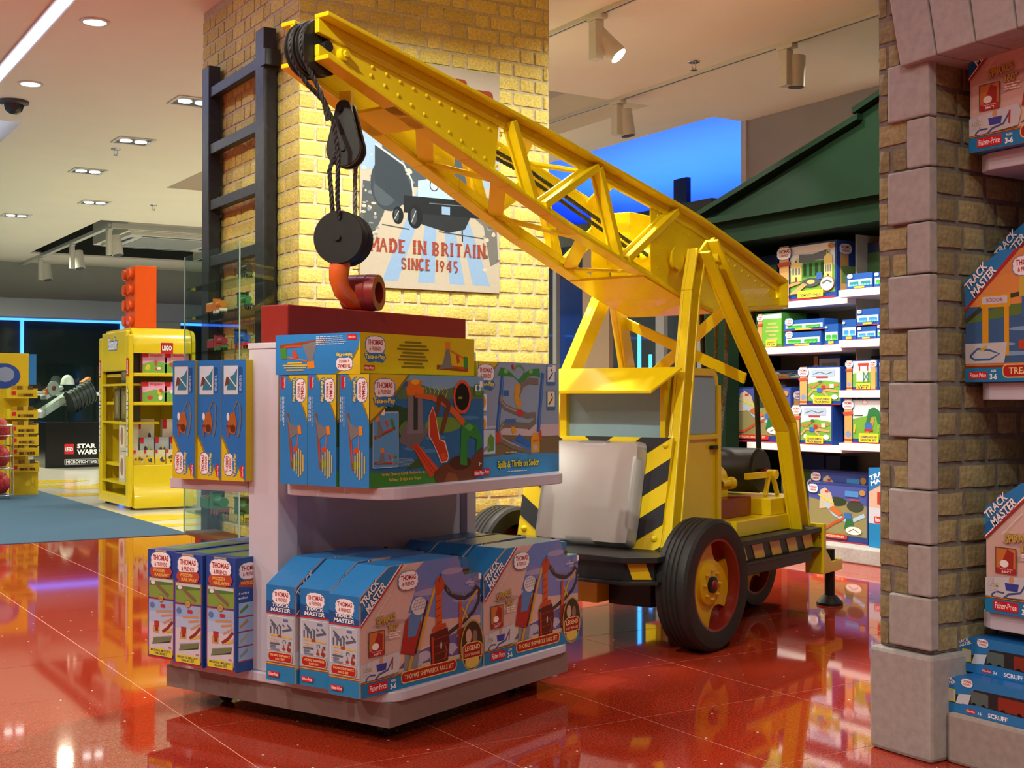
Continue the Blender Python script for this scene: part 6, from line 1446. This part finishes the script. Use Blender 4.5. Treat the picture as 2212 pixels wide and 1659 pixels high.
def shelf_box(label, px0, px1, top, z0, design, x=None, depth=.22, title='', group='train set boxes on the wall shelves', c=None, hpx=None):
    x = XS + .03 if x is None else x; z0 += .001
    ya, yb = on_x(px0, 850, x).y, on_x(px1, 850, x).y; w = ya - yb; h = on_x((px0 + px1) / 2, top, x).z - z0
    t = thing('train_set_box', label, 'toy box', (x, ya, z0), -math.pi / 2, group)
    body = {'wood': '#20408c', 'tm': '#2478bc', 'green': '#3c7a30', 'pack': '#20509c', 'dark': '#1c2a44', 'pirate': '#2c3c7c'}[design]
    depth = min(depth, bk - x - .01)
    obj('box_body', MB(pm(body)).box(0, 0, 0, w, depth, h), t)
    a = Art(.0004); r = random.Random(SB_N[0]); SB_N[0] += 1
    def post(xx, ww):
        a.rect(xx, 0, xx + ww, h, '#c89a5c'); a.rect(xx, h * .05, xx + ww, h * .09, '#a02c30'); a.ell(xx + ww / 2, h * .2, ww * .4, h * .07, '#7a8cb4', 10)
        a.cloud(xx + ww / 2, h * .87, ww * 1.45); a.poly([(xx - ww * .2, h * .70), (xx + ww * 1.2, h * .72), (xx + ww * 1.1, h * .64), (xx - ww * .1, h * .63)], '#b0483c')
    if design in ('wood', 'green'):
        a.rect(0, 0, w, h, body); pw_ = w * .17; a.rect(pw_ * 1.2, h * .10, w * .97, h * .97, '#cfd8e0'); 
        if design == 'green': a.rect(pw_ * 1.2, h * .10, w * .97, h * .84, '#6aa83c'); a.clines(w * .6, h * .2, h * .75, [w * .35, w * .5, w * .55, w * .3, w * .45], '#a8a868')
        else:
            a.poly([(pw_ * 1.2, h * .10), (w * .97, h * .10), (w * .97, h * .58), (w * .6, h * .64), (pw_ * 1.2, h * .55)], '#6ea23c')
            def building(x, ww, hh):
                a.poly([(x, h * .34), (x + ww, h * .34), (x + ww, h * (.34 + hh * .75)), (x + ww * .72, h * (.34 + hh * .8)), (x + ww * .65, h * (.34 + hh)), (x + ww * .35, h * (.34 + hh)), (x + ww * .28, h * (.34 + hh * .8)), (x, h * (.34 + hh * .75))], '#dcc878'); [a.rect(x + ww * (.14 + .28 * q), h * .46, x + ww * (.30 + .28 * q), h * .58, '#6a7a80') for q in range(3)]; a.rect(x + ww * .4, h * .34, x + ww * .6, h * .42, '#7a4a34'); a.ell(x + ww / 2, h * (.28 + hh), ww * .09, h * .025, '#5a5a50', 10)
            if 'SHEDS' in title:
                a.rect(pw_ * 1.2, h * .84, w * .97, h * .97, '#e4e8ec'); a.poly([(w * .36, h * .66), (w * .86, h * .70), (w * .86, h * .86), (w * .6, h * .80), (w * .36, h * .82)], '#5c626a'); a.rect(w * .42, h * .40, w * .84, h * .68, '#3f7a38'); [a.rect(w * (.44 + .1 * q), h * .42, w * (.49 + .1 * q), h * .64, '#1f3c20') for q in range(4)]
                building(w * .22, w * .19, .42); building(w * .80, w * .14, .52); a.ell(w * .58, h * .30, w * .16, h * .08, '#4c525a'); a.ell(w * .58, h * .31, w * .07, h * .04, '#d0c070'); a.poly([(w * .2, h * .12), (w * .34, h * .12), (w * .52, h * .27), (w * .44, h * .3)], '#c89a68'); a.poly([(w * .19, h * .24), (w * .40, h * .30), (w * .38, h * .34), (w * .19, h * .30)], '#c89a68'); a.rrect(w * .68, h * .34, w * .78, h * .46, .004, '#3a68b0'); a.ell(w * .86, h * .25, w * .12, h * .13, '#a04040'); a.ell(w * .86, h * .25, w * .11, h * .12, '#ece8e0'); a.stroke([(w * .78, h * .26), (w * .86, h * .31), (w * .94, h * .26)], h * .035, '#5a6a60'); a.ell(w * .93, h * .91, w * .05, h * .05, '#b08048')
            elif 'CRANE' in title:
                a.rect(w * .40, h * .62, w * .45, h * .86, '#c03830'); a.rect(w * .66, h * .62, w * .71, h * .86, '#c03830'); a.rect(w * .38, h * .82, w * .73, h * .90, '#c03830'); a.rect(w * .33, h * .28, w * .74, h * .64, '#e0d8a8'); a.ell(w * .44, h * .44, w * .10, h * .12, '#f0f0f0'); a.ell(w * .44, h * .44, w * .085, h * .1, '#c8d8c8'); a.stroke([(w * .56, h * .3), (w * .72, h * .6)], w * .03, '#2f7a80'); a.stroke([(w * .72, h * .3), (w * .56, h * .6)], w * .03, '#2f7a80'); a.rect(w * .55, h * .28, w * .58, h * .62, '#2f7a80'); a.rect(w * .70, h * .28, w * .73, h * .62, '#2f7a80'); a.rect(w * .80, 0, w * .95, h, '#c89a5c'); a.cloud(w * .87, h * .87, w * .24)
            elif 'STEAMING' in title:
                a.ell(w * .48, h * .93, w * .06, h * .05, '#b06070'); a.ell(w * .48, h * .93, w * .05, h * .04, '#e8e4e8'); a.poly([(w * .5, h * .45), (w * .56, h * .76), (w * .68, h * .82), (w * .8, h * .74), (w * .84, h * .45), (w * .76, h * .45), (w * .72, h * .62), (w * .64, h * .62), (w * .6, h * .45)], '#2f7040'); a.rect(w * .24, h * .62, w * .44, h * .64, '#3c5a34'); a.stroke([(w * .5, h * .2), (w * .62, h * .4), (w * .66, h * .58)], w * .08, '#b08850'); a.rrect(w * .48, h * .32, w * .64, h * .46, .005, '#3a68b0'); a.rrect(w * .47, h * .28, w * .66, h * .33, .003, '#a83430'); a.rect(w * .84, h * .4, w * .95, h * .9, '#34589c'); a.stroke([(w * .24, h * .24), (w * .26, h * .42)], w * .04, '#d8b040'); a.stroke([(w * .78, h * .26), (w * .78, h * .4)], w * .02, '#c8c060')
            else:
                a.frame(w * .3, h * .74, w * .85, h * .92, .002, .001, '#a84038', '#9cb4d4'); a.stroke([(w * .34, h * .80), (w * .5, h * .86), (w * .65, h * .80), (w * .8, h * .85)], h * .02, '#5a6a4a'); a.rrect(w * .42, h * .70, w * .70, h * .735, .002, '#b03038')
                a.stroke([(w * .22, h * .52), (w * .34, h * .46), (w * .5, h * .58), (w * .66, h * .46), (w * .94, h * .52)], h * .07, '#a87c48'); a.stroke([(w * .22, h * .24), (w * .36, h * .40), (w * .52, h * .36), (w * .68, h * .38), (w * .94, h * .34)], h * .06, '#c89a68'); a.stroke([(w * .55, h * .36), (w * .68, h * .24), (w * .64, h * .14)], h * .06, '#c89a68'); a.ell(w * .52, h * .60, w * .05, h * .04, '#2f7040'); a.rect(w * .74, h * .44, w * .84, h * .54, '#d8d0c0')
                a.rrect(w * .44, h * .33, w * .58, h * .44, .003, '#3a68b0'); a.rrect(w * .55, h * .40, w * .64, h * .50, .003, '#a83430'); a.ell(w * .86, h * .2, w * .08, h * .06, '#e4e8ea'); a.ell(w * .35, h * .2, w * .05, h * .06, '#e4e8f0')
        a.rect(0, 0, w, h * .025, '#b02c38'); post(w * .03, pw_)
        if title:
            ln = title.split('|'); a.rrect(w * .36, h * .03, w * .80, h * (.09 + .07 * len(ln)), .004, '#dccc34')
            for i, q in enumerate(ln): zz0 = h * (.05 + .072 * (len(ln) - 1 - i)); a.text(q, w * .40, zz0, w * .76, zz0 + h * .055, '#20305c', .02)
    elif design == 'pirate':
        a.rect(0, 0, w, h, body); a.poly([(w * .02, h * .12), (w * .98, h * .12), (w * .98, h * .66), (w * .6, h * .72), (w * .3, h * .68), (w * .02, h * .74)], '#8a8458'); a.poly([(w * .02, h * .74), (w * .3, h * .68), (w * .6, h * .72), (w * .98, h * .66), (w * .98, h * .97), (w * .02, h * .97)], '#46549c')
        a.ell(w * .8, h * .64, w * .14, h * .10, '#3c4438'); a.ell(w * .5, h * .7, w * .16, h * .08, '#30402c'); a.poly([(w * .22, h * .88), (w * .3, h * .93), (w * .4, h * .84), (w * .46, h * .6), (w * .2, h * .55)], '#c0b49c'); a.stroke([(w * .3, h * .66), (w * .45, h * .48), (w * .7, h * .36), (w * .95, h * .5)], h * .07, '#9cc0dc'); a.rect(w * .3, h * .84, w * .36, h * .88, '#c04038'); a.stroke([(w * .18, h * .80), (w * .45, h * .66)], h * .02, '#c8d838')
        a.stroke([(w * .06, h * .16), (w * .3, h * .2), (w * .45, h * .32), (w * .62, h * .42)], h * .045, '#b8502c'); a.poly([(w * .62, h * .24), (w * .78, h * .26), (w * .76, h * .44), (w * .66, h * .44)], '#2c6a40'); a.rrect(w * .62, h * .42, w * .74, h * .52, .004, '#3a68b0'); a.poly([(w * .36, h * .56), (w * .54, h * .44), (w * .6, h * .5), (w * .44, h * .62)], '#c06a30'); a.rrect(w * .64, h * .80, w * .86, h * .90, .005, '#4a88c8'); a.ell(w * .92, h * .88, w * .05, h * .05, '#b08048')
        a.ell(w * .78, h * .22, w * .13, h * .07, '#e0e0dc'); a.stroke([(w * .70, h * .2), (w * .78, h * .25), (w * .86, h * .2)], h * .014, '#8a5040'); a.rect(0, 0, w, h * .02, '#b02c38'); a.text('A PREMIUM!', w * .68, h * .735, w * .88, h * .765, '#d84838', .02)
        a.cloud(w * .10, h * .90, w * .17); a.rrect(w * .12, h * .055, w * .68, h * .135, h * .03, '#b83028')
        if title: a.text(title, w * .17, h * .075, w * .63, h * .115, '#f0d8a0', .02)
    elif design == 'tm':
        a.rect(0, 0, w, h, '#cdb09c'); a.rect(0, 0, w, h * .30, '#1f7fb8'); a.rect(0, h * .30, w, h * .5, '#c4ccd8'); a.poly([(0, h * .70), (0, h), (w, h), (w, h * .93)], '#2478bc'); a.push(w * .1, h * .78, 1, 1, 20); a.text('TRACK', 0, h * .06, w * .8, h * .12, '#f6f8fc', .03); a.text('MASTER', 0, -h * .01, w * .85, h * .05, '#f6f8fc', .03); a.pop(); a.rect(w * .3, h * .55, w * .9, h * .70, '#b04030'); a.fp(w * .2, h * .31, w * .5)
    elif design == 'pack':
        a.rect(0, 0, w, h, '#20509c'); a.rect(w * .04, h * .22, w * .96, h * .62, '#b8c8d8'); n = 2 if w > .1 else 1
        for q in range(n): xx = w * (.1 + .45 * q); a.rrect(xx, h * .26, xx + w * .36, h * .48, h * .05, c or '#3c9a3c'); [a.ell(xx + w * (.06 + .11 * k), h * .26, w * .05, h * .07, '#60b0d8' if c else '#5cc050', 8) for k in range(3)]
        a.cloud(w * .14, h * .85, w * .2); a.rect(w * .3, h * .06, w * .7, h * .17, '#dccc34'); a.rect(0, 0, w, h * .04, '#b02c38')
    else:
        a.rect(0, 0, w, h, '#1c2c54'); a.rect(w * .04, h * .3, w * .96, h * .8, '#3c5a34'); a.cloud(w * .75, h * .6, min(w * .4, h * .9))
    a.obj('front_print', t, (0, 0, 0), (1, 0, 0), (0, -1, 0))
    if design in ('wood', 'pirate') and depth > .1:
        s = Art(.0004); d = depth; s.rect(0, 0, d, h, body); s.rect(d * .12, h * .1, d * .4, h * .9, '#c89a5c'); s.cloud(d * .3, h * .85, d * .4); s.rect(d * .15, h * .25, d * .85, h * .55, '#6a8a50'); s.obj('end_print', t, (w, 0, 0), (0, 1, 0), (1, 0, 0))
    return t
# top shelf
shelf_box('large station sheds set box, TIDMOUTH SHEDS, on the top shelf', 1684, 1808, 526, Z1, 'wood', XS + .06, .26, 'TIDMOUTH SHEDS')
shelf_box('dim box half hidden left of the station sheds box', 1640, 1680, 552, Z1, 'dark', XS + .16)
shelf_box('teal engine twin pack at the right of the top shelf', 1830, 1886, 590, Z1b, 'pack', XS + .0, .1, c='#2c7a80')
shelf_box('green engine pack beside the stone pillar on the top shelf', 1889, 1935, 586, Z1b, 'pack', XS + .0, .1)
shelf_box('dark hanging pack at the back right of the top shelf', 1874, 1930, 522, Z1b, 'dark', XS + .22)
# second shelf
shelf_box('leftmost green track pack on the second shelf behind the crane leg', 1585, 1631, 684, Z2, 'green', title='STRAIGHTS')
shelf_box('green track pack right of the black stay rod on the second shelf', 1637, 1690, 677, Z2, 'green', title='EXPANSION|PACK')
shelf_box('dim brown pack standing behind the green track packs', 1694, 1718, 676, Z2, 'dark', XS + .2)
shelf_box('lower of two stacked green engine packs on the second shelf', 1695, 1774, 717, Z2, 'pack', XS + .02, .12)
shelf_box('upper of two stacked green engine packs on the second shelf', 1694, 1781, 690, Z2 + .101, 'pack', XS + .02, .12)
shelf_box('single green engine pack in the middle of the second shelf', 1782, 1811, 700, Z2, 'pack', XS + .02, .1)
shelf_box('blue engine pack with tall card at the right bay of the second shelf', 1820, 1850, 690, Z2b, 'pack', XS, .1, c='#3a88c8')
shelf_box('lower blue engine pack near the pillar on the second shelf', 1852, 1893, 705, Z2b, 'pack', XS, .1, c='#3a88c8')
shelf_box('upper blue engine pack near the pillar on the second shelf', 1851, 1900, 667, Z2b + .085, 'pack', XS, .1, c='#3a88c8')
shelf_box('green engine pack cut off by the pillar on the second shelf', 1895, 1930, 700, Z2b, 'pack', XS, .1)
# third tier
shelf_box('crane loading set box on the short third shelf', 1829, 1896, 778, Z3b, 'wood', XS, .12, 'CRANE|SET')
shelf_box('dim box row at the back of the short third shelf', 1880, 1940, 768, Z3b, 'dark', XS + .25)
shelf_box('large pirate cove set box behind the crane rods', 1570, 1709, 836, Z4, 'pirate', XS + .02, .2, 'PIRATE COVE DISCOVERY SET')
t = shelf_box('pirate cove set box lying back over the large one', 1640, 1745, 800, Z4 + .42, 'pirate', XS + .16, .2); 
bl = shelf_box('lower track bridge set box on the third tier', 1712, 1798, 875, Z4, 'wood', XS + .02, .09, 'TRANSFORMING|TRACK BRIDGE')
shelf_box('upper track bridge set box stacked on its twin', 1727, 1817, 792, Z4 + on_x(1755, 875, XS + .02).z - Z4 + .002, 'wood', XS + .03, .09, 'TRANSFORMING|TRACK BRIDGE')
shelf_box('dim track bridge set box at the back of the third tier', 1758, 1816, 769, Z4, 'wood', XS + .27, .09)
shelf_box('steaming around set box under the short shelf by the pillar', 1823, 1920, 862, Z4b, 'wood', XS, .15, 'STEAMING AROUND|SODOR SET')
# bottom tier on the stone base
shelf_box('large discovery set box at the bottom right on the stone base', 1745, 1874, 1046, .095, 'pirate', XS + .02, .12, 'PIRATE COVE DISCOVERY SET')
shelf_box('discovery set box standing behind the bottom front box', 1752, 1876, 1018, .095, 'pirate', XS + .16, .12)
shelf_box('dark green track box deep on the bottom tier', 1700, 1780, 980, .095, 'dark', XS + .32, .15)
shelf_box('dark square box deep on the bottom tier near the middle', 1784, 1815, 985, .095, 'dark', XS + .32, .15)
shelf_box('tall train set box with a slanted title beside the pillar at the bottom', 1876, 1940, 1012, .095, 'tm', XS - .02, .2)

# ================================================================== SHOP FRONT GLAZING AND THE BLUE-LIT HALL BEYOND
BLUEC = mat('blue_hall_ceiling', (.05, .13, .72), .6, noise=.05, nscale=1)
HALLD = mat('hall_dark', (.025, .03, .035), .5, noise=.1)
struct(obj('ceiling_hall', MB(BLUEC).box(7.252, 8.0, 4.10, 17, 26, 4.14)))
struct(obj('floor_hall', MB(HALLD).box(9.6, 8.0, -.1, 17, 26, 0)))
struct(obj('wall_hall', MB(HALLD).box(16.8, 8.0, 0, 17, 26, 4.1).box(9.6, 25.8, 0, 16.8, 26, 4.1)))
struct(obj('trim_1', MB(CEI).box(7.20, 8.45, CEIL + .031, 7.25, 25, 4.1)))
wn = struct(obj('window_1', MB(GLASS).box(7.30, 8.47, .02, 7.31, 15.0, 2.5)))
ALU = mat('aluminium_frame', (.42, .43, .45), .4, metal=.3, noise=.04)
for px, wpx in ((1203, 10), (1430, 18), (1517, 12)):
    y = on_x(px, 600, 7.28).y; w = .03 * wpx / 9; obj('mullion', MB(ALU).box(7.25, y - w, 0, 7.299, y + w, 2.5), wn, bevel=.004)
obj('transom', MB(HALLD).box(7.25, 8.47, 2.501, 7.36, 15.0, 2.70), wn)
y = on_x(1301, 600, 7.28).y; obj('pier_panel', MB(WALL).box(7.20, y - .22, 0, 7.249, y + .22, 2.5), wn)
LEDT = mat('blue_tube', (.1, .4, 1), .5, emit=(.04, .30, 1), emit_s=7, noise=.01)
for px, x, lab in ((1381, 8.6, 'tall glowing blue light tube seen through the shop window'), (1405, 9.4, 'shorter glowing blue light tube deeper in the hall')):
    y = on_x(px, 700, x).y; t = tag(obj('light_tube', MB(LEDT).cyl((x, y, .0), (x, y, 1.75 if x < 9 else 1.5), .02, n=10), smooth=40), lab, 'light tube', 'blue light tubes')
struct(obj('wall_hall_bulkhead', MB(HALLD).box(9.7, 8.0, 0, 9.9, 26, 3.15)))
p = on_x(1467, 350, 9.2)
tag(obj('bracket_plate', MB(HALLD).box(9.2, p.y - .13, 0, 9.26, p.y + .10, 3.45)), 'dark steel upright bracket plate against the blue hall ceiling', 'bracket')
area('hall_cove_light', (11.2, 13.0, 3.0), 650, 2.4, (.10, .28, 1.0), 7.0, (math.pi, 0, 0))
area('hall_cove_light', (13.5, 15, 3.0), 300, 3.0, (.10, .28, 1.0), 7.0, (math.pi, 0, 0))
bc = thing('sale_banner', 'blue banner with a white swirl hanging behind the crane legs', 'banner', (8.0, on_x(1218, 740, 8.0).y, 0))
obj('cloth', MB(pm('#1c3c94')).box(0, -.5, .6, .01, .12, 2.3), bc); obj('stand', MB(CHROME).box(-.15, -.5, 0, .15, -.44, .02).box(-.15, .06, 0, .15, .12, .02).box(.011, -.48, .0, .03, -.46, 2.3).box(.011, .08, 0, .03, .10, 2.3), bc); a = Art(.001); a.ell(.3, .62, .26, .2, '#e8e8f0', 20); a.ell(.34, .66, .16, .13, '#3c2c5c', 18); a.rect(0, .2, .14, .5, '#b03038'); a.obj('banner_print', bc, (0, .12, .6), (0, -1, 0), (-1, 0, 0))
p = on_z(1553, 438, 4.09)
t = thing('hall_downlight', 'bright white ceiling lamp just behind the green gable eave', 'lamp', (p.x, p.y, 4.10)); m = MB(LAMPW); m.cyl((0, 0, -.03), (0, 0, -.021), .10, n=20); obj('lamp', m, t); m = MB(FITD); m.cyl((0, 0, -.02), (0, 0, -.001), .12, n=20); obj('housing', m, t)

# ================================================================== SHELVES AND BOXES IN THE ARCHED NICHE
XN = 2.945; NY1 = 2.345
for (py, lab) in ((332, 'top white shelf board in the arched niche'), (826, 'middle white shelf board in the arched niche'), (1318, 'lowest white shelf board in the arched niche')):
    z = on_plane(2125, py, (1, 0, 0), XN).z
    t = tag(obj('niche_shelf', MB(WHT).prism([(XN + .05, NY1), (XN + .02, NY1 - .012), (XN, NY1 - .05), (XN, .4), (3.295, .4), (3.295, NY1)], 'z', z - .048, z), bevel=.003), lab, 'shelf', 'niche shelves')
zN = [on_plane(2125, py, (1, 0, 0), XN).z + .001 for py in (332, 826, 1318)]
proto_sw = [o for o in COL.objects if o.name == 'train_set_box' and o.get('category')][0]
def sw_at(lab, px, x, z):
    y = on_x(px, 800, x).y; o = dup(proto_sw, lab, (x, y, z), -math.pi / 2, 'shipwreck train set boxes'); return o
sw_at('shipwreck train set box on the top niche shelf under the stone arch', 2098, XN - .03, zN[0])
sw_at('shipwreck train set box on the lowest niche shelf beside the brick reveal', 2129, XN - .01, zN[2])
TL, TH = .535, .352
def tr_front():
    a = Art(); a.poly(SWP, '#d08a4c'); a.poly([(0, .10), (0, .20), (.1, .28), (.425, .34), (TL, .28), (TL, .1)], '#d8904c'); a.poly([(0, .05), (TL, .05), (TL, .19), (.3, .2), (0, .205)], '#3c6494'); a.poly([(0, .17), (.12, .205), (.3, .21), (.3, .19), (0, .16)], '#5c7a3c')
    for (x, y, w) in ((.1, .1, .06), (.2, .14, .06), (.3, .1, .08), (.42, .13, .06), (.15, .075, .06)): a.ell(x, y, w, .006, '#7aa4cc')
    a.stroke([(.0, .165), (.08, .22), (.2, .235), (.33, .2)], .012, '#3c4438')
    a.rect(.055, .07, .075, .205, '#d8a024'); a.rect(.125, .07, .14, .205, '#d8a024'); a.poly([(.05, .20), (.145, .20), (.145, .235), (.05, .235)], '#d8a024'); a.rrect(.055, .21, .135, .23, .003, '#c8ccd8'); a.text('SODOR', .068, .215, .122, .225, '#b05060', .02)
    a.rect(.18, .17, .2, .225, '#3c6aa8'); a.rect(.215, .17, .235, .225, '#3c6aa8'); a.stroke([(.18, .18), (.235, .215)], .004, '#3c6aa8'); a.rect(.172, .225, .25, .285, '#c8b048'); a.poly([(.165, .285), (.258, .285), (.24, .302), (.18, .302)], '#4c7a44')
    a.rrect(.17, .085, .27, .11, .006, '#c04028'); a.rrect(.19, .11, .25, .15, .012, '#4a80c4'); a.ell(.275, .255, .025, .025, '#2f6ab0')
    a.poly([(0, .05), (.125, .05), (.135, .105), (0, .105)], '#c0c8cc'); a.stroke([(.015, .07), (.04, .09), (.08, .085), (.11, .075), (.08, .06), (.03, .06), (.015, .07)], .006, '#3c68a4'); a.stroke([(.05, .085), (.07, .095)], .008, '#c8b040')
    a.poly([(0, .194), (0, .280), (.115, .352), (.175, .352)], '#b02a34'); a.poly([(0, .204), (0, .280), (.115, .352), (.160, .352)], '#2a7fc4')
    a.push(.022, .232, 1, 1, 44, .12); a.text('TRACK', 0, .020, .090, .043, '#f6f8fc', .03, '#22406c', .06); a.text('MASTER', .005, -.009, .105, .015, '#f6f8fc', .03, '#22406c', .06); a.pop(); a.cloud(.195, .305, .082, '#7d8cc2')
    a.rect(0, 0, TL, .040, '#1f7fb8'); a.rect(0, .038, TL, .044, '#7a3a24'); a.rrect(.12, .010, .412, .047, .014, '#e8c870'); a.rrect(.123, .013, .409, .044, .012, '#b02424'); a.text('TREASURE CHASE SET', .14, .0205, .39, .038, '#f4dc98', .015, '#5c1414', .03); a.fp(.012, .008, .06); a.text('AGES', .083, .026, .100, .033, '#ffffff', .02); a.text('3-6', .080, .006, .103, .022, '#ffffff', .04)
    return a
TRF = tr_front()
t1 = thing('train_set_box', 'orange and blue treasure train set box on the middle niche shelf', 'toy box', (XN - .02, on_x(2086, 700, XN - .02).y, zN[1]), -math.pi / 2, 'treasure train set boxes')
link('box_body', SWBODY, t1); TRF.obj('front_print', t1, (0, 0, 0), (1, 0, 0), (0, -1, 0))

# small wagon sets on the bench
def scruff():
    t = thing('wagon_set_box', '', 'toy box', (0, 0, 0), 0, 'wagon set boxes on the bench'); L, D, H = .46, .11, .098
    p = [(0, 0), (L, 0), (L, H), (.055, H), (0, H * .72)]; obj('box_body', MB(pm('#1f6cb4')).prism(p, 'y', 0, D), t)
    a = Art(); a.poly(p, '#2a7cc0'); a.poly([(.012, .024), (L - .012, .015), (L - .012, H * .80), (.11, H * .72), (.10, H * .52), (.012, H * .45)], '#2c2c30'); a.poly([(.05, .024), (.09, .024), (.10, .055), (.06, .05)], '#c8d4e0')
    a.rrect(.10, .030, .155, .065, .005, '#566a66'); a.rrect(.185, .030, .27, .066, .005, '#8c3426'); a.rrect(.30, .030, .38, .066, .005, '#b0a82c')
    for x in (.11, .14, .20, .25, .315, .365): a.ell(x, .028, .008, .008, '#141416', 10)
    a.rect(.02, .026, .05, .06, '#c8c84c'); a.rect(.026, .030, .046, .056, '#b8bcc0'); a.rect(.0, .0, L, .022, '#2a7cc0'); a.poly([(.06, .0), (L, .0), (L, .022), (.12, .030), (.07, .026)], '#2a7cc0')
    a.push(.005, H * .60, 1, 1, 22); a.text('TRACK', 0, .010, .045, .018, '#ffffff', .03); a.text('MASTER', 0, 0, .05, .008, '#ffffff', .03); a.pop(); a.cloud(.088, H * .86, .036); a.text('SCRUFF', .155, .006, .215, .018, '#ffffff', .03); a.fp(.085, .006, .030); a.text('3-6', .122, .007, .134, .015, '#ffffff', .03)
    a.obj('front_print', t, (0, 0, 0), (1, 0, 0), (0, -1, 0)); return t
s1 = scruff(); s1['label'] = 'lower blue wagon set box lettered SCRUFF on the stone bench'; s1.location = (2.855, on_x(2032, 1500, 2.855).y, .138); s1.rotation_euler = (0, 0, -math.pi / 2)
dup(s1, 'upper blue wagon set box lettered SCRUFF stacked on its twin', (2.925, on_x(2066, 1420, 2.925).y, .138 + .0985), -math.pi / 2)
dup(s1, 'wagon set box lying hidden behind the treasure set on the middle niche shelf', (XN + .12, 2.30, zN[1]), -math.pi / 2)
dup(t1, 'treasure train set box raised behind its twin on the middle niche shelf', (XN + .115, on_x(2150, 520, XN + .115).y, zN[1] + .0985), -math.pi / 2)
